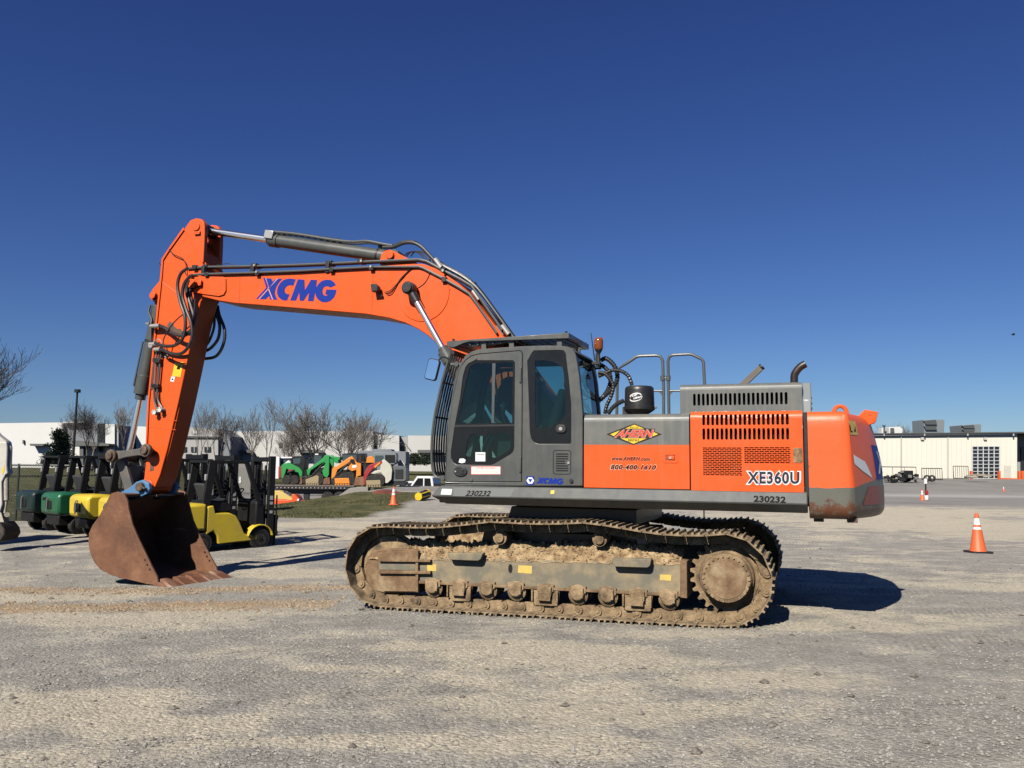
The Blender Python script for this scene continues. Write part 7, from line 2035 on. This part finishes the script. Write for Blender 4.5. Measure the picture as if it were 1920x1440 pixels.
dr = face(t, 'roller_door', rect(1823.5, 1874.5, 837, 898), D - 0.12, D + 0.2, DKW)
mu = MB()
for k in range(6): u = 1823.5 + k*10.2; mu.prism(WX(rect(u - 0.7, u + 0.7, 837, 898), D - 0.2), D - 0.2, D - 0.12)
for k in range(10): v = 837 + k*6.7; mu.prism(WX(rect(1823.5, 1874.5, v - 0.55, v + 0.55), D - 0.22), D - 0.22, D - 0.12)
q = put('door_frame', mu, plain('pale_frame', (0.62, 0.64, 0.64), 0.5), t); q.parent = dr
face(t, 'door', rect(1883, 1895.5, 873, 897), D - 0.06, D + 0.1, paint('pale_door', (0.66, 0.63, 0.53), 0.5, amount=0.0))
face(t, 'roller_door', rect(1914.5, 1990, 838, 898), D + 2.85, D + 3.2, DKW)
for u0, u1 in ((1821, 1824), (1873.5, 1876.5), (1911, 1914), (1917, 1922)):
    o = face(t, 'bollard', rect(u0, u1, 883, 899), D - 0.9, D - 0.5, ORC, 0.03)
face(t, 'kerb', [(1876,896),(1925,897.5),(1925,899.5),(1876,898.5)], D - 0.8, D - 0.1, ORC)
for u in (1730, 1848): face(t, 'wall_vent', rect(u - 2.6, u + 2.6, 820, 825), D - 0.2, D, PLW)
for u in (1658, 1734, 1815, 1901): face(t, 'downpipe_head', rect(u - 0.8, u + 0.8, 813, 817), D - 0.5, D - 0.36, PLW)
seam = MB()
for k in range(44):
    u = 1505 + k*9.3; seam.prism(WX([(u, 816.2 - 0.0122*(u - 1500)), (u + 0.35, 816.2 - 0.0122*(u - 1500)), (u + 0.35, 896), (u, 896)], D - 0.03), D - 0.03, D - 0.001)
put('panel_rib', seam, CRW, t)['kind'] = 'stuff'
for u in (1690, 1778): face(t, 'downpipe', rect(u - 0.5, u + 0.5, 816, 896), D - 0.14, D - 0.03, PLW)
# things on its roof
def roof_unit(label, pts, mat, extra=(), d0=101.0, d1=104.0):
    u = sum(p[0] for p in pts)/len(pts); p = W(u, 812, d0)
    t = thing('rooftop_unit', label, 'roof unit', (p.x, d0, p.z), 0, 'air handling units on the workshop roof')
    face(t, 'housing', pts, d0, d1, mat, 0.04)
    for nm, q, m_ in extra: face(t, nm, q, d0 - 0.25, d0, m_)
    return t
GAL = paint('galvanised_sheet', (0.24, 0.27, 0.275), 0.45, amount=0.1, scale=0.6, metal=0.3); GALD = paint('shaded_louvre', (0.07, 0.08, 0.085), 0.6, amount=0.1)
roof_unit('white rooftop air unit at the left of the workshop roof', [(1667,801),(1688,800),(1693,805),(1692,813),(1667,813)], WHW, [('grille', rect(1671, 1676.5, 802.5, 811), CAN)])
roof_unit('largest grey rooftop unit with two hooded louvres', [(1732,787),(1768,786.5),(1771,789),(1770,811),(1765,814),(1733,814)], GAL, [('hood', [(1732,789),(1755,787),(1757,796),(1736,796)], GALD), ('hood', [(1733,799),(1755,799),(1757,806),(1736,806)], GALD)])
roof_unit('smaller grey rooftop unit with louvres on the right', [(1804,797),(1836,795),(1840,797),(1839,813),(1806,813)], GAL, [('hood', [(1804,798),(1826,796.5),(1828,803),(1808,803)], GALD), ('hood', [(1805,805),(1826,804.5),(1828,810),(1808,810)], GALD)])
vp_ = thing('roof_vent', 'small white roof vent pipes beside the white unit', 'vent', W(1655, 812, 101))
face(vp_, 'pipe', rect(1653, 1656, 803, 814), 101, 101.4, WHW); face(vp_, 'pipe', rect(1658, 1659.5, 798, 814), 101, 101.2, CAN); face(vp_, 'cap', rect(1656.8, 1661, 797, 799), 100.9, 101.3, CAN)

# yard clutter in front of the workshop
def fpanel(label, u0, u1, v0, v1, d, cols):
    p = W((u0+u1)/2, v1, d); t = thing('fence_panel', label, 'fence', (p.x, d, p.z), 0, 'loose pipe fence panels in front of the workshop')
    f = MB(); m_ = MB(); a, b_ = W(u0, v0, d), W(u1, v1, d)
    f.tube([(a.x, d, b_.z), (a.x, d, a.z), (b_.x, d, a.z), (b_.x, d, b_.z), (a.x, d, b_.z)], 0.05, 6); put('frame', f, WIRE, t)
    for k in range(1, cols): x = a.x + (b_.x - a.x)*k/cols; m_.tube([(x, d, b_.z), (x, d, a.z)], 0.022, 5)
    put('bar', m_, WIRE, t); return t
fpanel('long low fence panel behind the black scrap heap', 1630, 1718, 875, 895, 92, 4)
fpanel('dark fence panel standing right of the tyres', 1728, 1767, 878, 899, 90, 9)
fpanel('fence panel of thin bars left of the roller door', 1787, 1816, 874, 897, 93, 7)
random.seed(21)
jp = thing('scrap_heap', 'heap of black scrap and bent steel in front of the workshop', 'scrap heap', (W(1690, 902, 84).x, 84, gh(W(1690, 902, 84).x, 84)))
jm = MB()
for k in range(60):
    u = random.uniform(1660, 1718); top = 895 - 8*math.exp(-((u - 1698)/14)**2) - 3; v = random.uniform(top, 902); a = W(u, v, 84 + random.uniform(-1, 1)); s_ = random.uniform(0.15, 0.5)
    b_ = a + Vector((random.uniform(-1, 1), random.uniform(-.4, .4), random.uniform(-.25, .25)))*s_*1.4; jm.bar(a, b_, s_*0.5, s_*0.6, (0, 0.3, 1))
put('scrap', jm, CABM, jp)
jb = MB(); a = W(1705, 887, 83.5); jb.box(a.x - 0.5, a.x + 0.4, 83.5, 84.2, a.z - 0.5, a.z + 0.25); put('crate', jb, CABM, jp, 0.03)
for k, (u, v) in enumerate(((1739, 897), (1748, 897))):
    c = W(u, v, 83); t = thing('tyre', ('left' if k == 0 else 'right') + ' one of two black tyres standing by the sign post', 'tyre', (c.x, 83, c.z - 0.3), 0, 'tyres by the sign post')
    put('tread', MB().rings((c.x, 83, c.z), (0.3, 1, 0), [(0, 0.18), (0, 0.3), (0.05, 0.34), (0.25, 0.34), (0.3, 0.3), (0.3, 0.18)], 20, cap=False), TYRE, t)
lp_ = thing('lumber_pile', 'low pile of weathered boards left of the roller door', 'lumber', (W(1830, 896, 88).x, 88, gh(W(1830, 896, 88).x, 88)))
lm2 = MB()
for k in range(26):
    u = random.uniform(1808, 1842); v = random.uniform(889 + abs(u - 1828)*0.15, 897); a = W(u, v, 88 + random.uniform(-0.6, 0.6)); lm2.bar(a, a + Vector((random.uniform(0.5, 1.2), random.uniform(-0.4, 0.4), random.uniform(-0.05, 0.08))), 0.16, 0.10)
put('board', lm2, blend3('weathered_wood', [(0.24, 0.20, 0.15), (0.40, 0.35, 0.27), (0.55, 0.50, 0.42)], 2, 0.9, 0), lp_)
# sign post
d = 53.5; p = W(1737, 937, d)
sp_ = thing('sign_post', 'black post with a white sign, red box and white foot', 'sign', (p.x, d, gh(p.x, d)))
face(sp_, 'post', rect(1735.3, 1737.2, 897, 936), d, d + 0.08, BLACKP); face(sp_, 'sign', rect(1733, 1738.3, 897.5, 907), d - 0.05, d - 0.01, WHITE)
face(sp_, 'red_box', [(1736.5,920),(1740.5,919),(1741,928),(1737,928)], d - 0.12, d + 0.1, MRED, 0.02); face(sp_, 'foot', rect(1735, 1740.8, 929, 937.5), d - 0.1, d + 0.15, WHITE, 0.02)

# lamp post on the left
d = 62.0; a = W(145, 736, d); b_ = W(140.5, 880, d)
lpst = thing('lamp_post', 'tall dark lamp post with a box lamp, above the evergreen', 'lamp post', (a.x, d, gh(a.x, d)))
put('post', MB().cyl((a.x, d, gh(a.x, d)), (a.x, d, a.z), 0.11, 0.07, 10), FBLK, lpst)
hd = MB(); hd.box(a.x - 0.14, a.x + 0.16, d - 0.2, d + 0.2, a.z, a.z + 0.24); put('lamp_head', hd, FBLK, lpst, 0.02)

# ================================================================== TREES
BARK = blend3('grey_bark', [(0.075, 0.062, 0.052), (0.125, 0.105, 0.088), (0.19, 0.165, 0.14)], 1.5, 0.95, 0)
TWIG = blend3('brown_twig', [(0.095, 0.080, 0.070), (0.135, 0.117, 0.103), (0.18, 0.158, 0.14)], 1.5, 0.95, 0)
def bare_tree(seed, height, spread, levels=6, trunk=0.17, multi=1, up=0.25, split=3, twig_r=0.0075):
    """(trunk-and-limb mesh, twig mesh) with the foot at the origin"""
    R = random.Random(seed); big, small = MB(), MB()
    def seg(mb, p0, p1, r0, r1, n):
        mb.cyl(p0, p1, r0, r1, n, caps=False)
    def grow(p, d, L, r, lev):
        k = 3 if lev < 3 else 2
        for i in range(k):
            d2 = (d + Vector((R.gauss(0, .13), R.gauss(0, .13), R.gauss(0, .06) + 0.03))).normalized()
            q = p + d2*(L/k); r2 = r*(0.86 if lev < 3 else 0.8)
            seg(big if lev < 3 else small, p, q, max(r, twig_r), max(r2, twig_r), 6 if lev < 2 else (4 if lev < 4 else 3))
            p, d, r = q, d2, r2
            if lev >= 1 and lev < levels and i < k - 1: child(p, d, L*0.66, r*0.55, lev + 1, 1)
        if lev < levels: child(p, d, L*R.uniform(0.62, 0.8), r*0.72, lev + 1, split if lev < 4 else 2)
    def child(p, d, L, r, lev, cnt):
        a0 = R.random()*6.28
        for c in range(cnt):
            a = a0 + c*6.28/max(1, cnt) + R.gauss(0, .35); t = R.uniform(0.35, 0.75)*spread
            o = d.orthogonal().normalized(); s_ = d.cross(o)
            dd_ = (d*cos(t) + (o*cos(a) + s_*sin(a))*sin(t) + Vector((0, 0, up))).normalized()
            grow(p, dd_, L*R.uniform(0.8, 1.15), r, lev)
    for m_ in range(multi):
        d0 = Vector((0, 0, 1)) if multi == 1 else Vector((0.28*cos(m_*2.4), 0.28*sin(m_*2.4), 1)).normalized()
        grow(Vector((0.15*cos(m_*2.4)*(multi > 1), 0.15*sin(m_*2.4)*(multi > 1), 0)), d0, height*0.30, trunk*(1 if multi == 1 else 0.75), 0)
    zm = max(v[2] for v in small.v); k = height/zm
    for mb in (big, small): mb.v = [(v[0]*k, v[1]*k, v[2]*k) for v in mb.v]
    return big, small
kinds = [bare_tree(4, 7.0, 0.85, 6, 0.14, 1, 0.30, 2), bare_tree(9, 7.0, 0.75, 5, 0.11, 3, 0.28, 2), bare_tree(15, 7.0, 0.95, 5, 0.15, 2, 0.22, 3)]
KM = []
for big, small in kinds:
    mm = []
    for mb, mt_ in ((big, BARK), (small, TWIG)):
        me = bpy.data.meshes.new('limbs'); me.from_pydata(mb.v, [], mb.f); me.materials.append(mt_); mm.append(me)
    KM.append(mm)
def tree(kind, u, vtop, d, label, rz=0.0, wide=1.0):
    p = W(u, vtop, d); z0 = gh(p.x, d); h_ = p.z - z0
    t = thing('bare_tree', label, 'tree', (p.x, d, z0), rz, 'leafless trees beyond the yard')
    for me, nm in zip(KM[kind], ('trunk', 'crown')):
        o = bpy.data.objects.new(nm, me); COL.objects.link(o); o.parent = t; o.scale = (h_/7*wide, h_/7*wide, h_/7)
    return t
tree(2, -72, 628, 60, 'large bare tree cut off by the left edge', 3.9, 1.05)
tree(0, 128, 760, 84, 'slim bare tree just left of the lamp post', 1.0, 0.8)
tree(2, 180, 750, 80, 'wide bare tree right of the lamp post', 2.0, 1.0)
tree(0, 243, 745, 82, 'bare tree seen behind the bucket cylinder', 3.1, 0.9)
tree(1, 380, 750, 84, 'bare tree just right of the orange arm', 0.2, 0.9)
tree(0, 437, 757, 86, 'spindly bare tree third from the orange arm', 4.0, 0.85)
tree(1, 416, 764, 90, 'thin bare tree second from the orange arm', 5.0, 0.7)
tree(1, 490, 740, 82, 'tall upright bare tree above the forklift mast', 2.2, 0.85)
tree(2, 540, 778, 78, 'low bare tree left of the big clump', 5.2, 0.9)
tree(0, 583, 752, 80, 'bare tree with twin stems beside the big clump', 1.5, 1.2)
tree(2, 625, 742, 76, 'biggest dense bare tree, behind the green loader', 0.9, 1.35)
tree(0, 652, 762, 84, 'bare tree joined to the right side of the big clump', 0.1, 1.15)
tree(1, 692, 768, 82, 'small bare tree standing apart, right of the big clump', 3.6, 0.8)
tree(2, 1722, 788, 150, 'bare treetop behind the workshop roof, left of the big unit', 0.5, 1.3)
tree(0, 1652, 796, 150, 'faint bare treetop at the left end of the workshop roof', 2.5, 1.3)
tree(1, 1642, 801, 155, 'low bare treetop next to the counterweight', 4.5, 1.3)
# evergreens: clumps of small needles round a stem
def evergreen(u, vtop, vbase, d, wpx, label, seed, shape):
    R = random.Random(seed); p = W(u, vtop, d); q = W(u, vbase, d); h_ = p.z - q.z; w = wpx*d/FPX/2
    t = thing('evergreen', label, 'tree' if shape == 'cone' else 'shrub', (p.x, d, q.z - 0.3))
    cr = MB(); n_ = 5200 if shape == 'cone' else 3000
    tips = []
    for k in range(70):
        z = R.random()**1.3; a = R.random()*6.28
        rr = (1 - z)**0.8*w*R.uniform(0.75, 1.1) + 0.1 if shape == 'cone' else w*sqrt(max(0.05, 1 - z*z))*R.uniform(0.7, 1.1)
        tips.append((Vector((rr*cos(a), rr*sin(a)*0.8, z*h_ + 0.3)), R.uniform(0.16, 0.30)*w))
    for k in range(n_):
        c, s_ = R.choice(tips); f = R.random()**0.6
        base_ = Vector((c.x*f, c.y*f, c.z*(0.93 + 0.07*f))) + Vector((R.gauss(0, 1), R.gauss(0, 1), R.gauss(0, 0.8)))*s_*0.55
        dr_ = Vector((R.gauss(0, 1), R.gauss(0, 1), R.gauss(0.2, 0.7))).normalized(); sd_ = dr_.orthogonal().normalized(); l_ = R.uniform(0.12, 0.3)
        cr.add([base_ - sd_*0.05, base_ + sd_*0.05, base_ + dr_*l_], [(0, 1, 2)])
    cr.build('crown', blend3('evergreen_needles', [(0.010, 0.020, 0.009), (0.022, 0.038, 0.016), (0.045, 0.06, 0.026)], 0.8, 0.9, 0), t, fix=False)
    MB().cyl((0, 0, 0), (0, 0, h_*0.9 + 0.2), 0.12, 0.03, 8).build('trunk', BARK, t)
evergreen(113, 806, 872, 66, 62, 'dark conical evergreen in front of the white warehouse', 3, 'cone')
evergreen(778, 851, 868, 96, 26, 'left dark rounded shrub above the low wall', 4, 'round')
evergreen(797, 853, 868, 96, 28, 'right dark rounded shrub above the low wall', 5, 'round')

# the bird, a speck at the right
p = W(1900, 628, 60)
bd_ = thing('bird', 'tiny dark bird flying high at the right edge', 'bird', p)
bm2 = MB(); bm2.rings((-0.14, 0, 0), (1, 0, 0.1), [(0, 0.005), (0.06, 0.03), (0.14, 0.05), (0.22, 0.035), (0.28, 0.006)], 10)
bm2.build('body', FBLK, bd_)
for s in (-1, 1): MB().add([(-0.06, 0, 0.02), (0.07, 0, 0.02), (0.03, s*0.16, 0.12), (-0.05, s*0.30, 0.10), (-0.08, s*0.14, 0.10)], [(0,1,2,3,4)]).build('wing', FBLK, bd_)
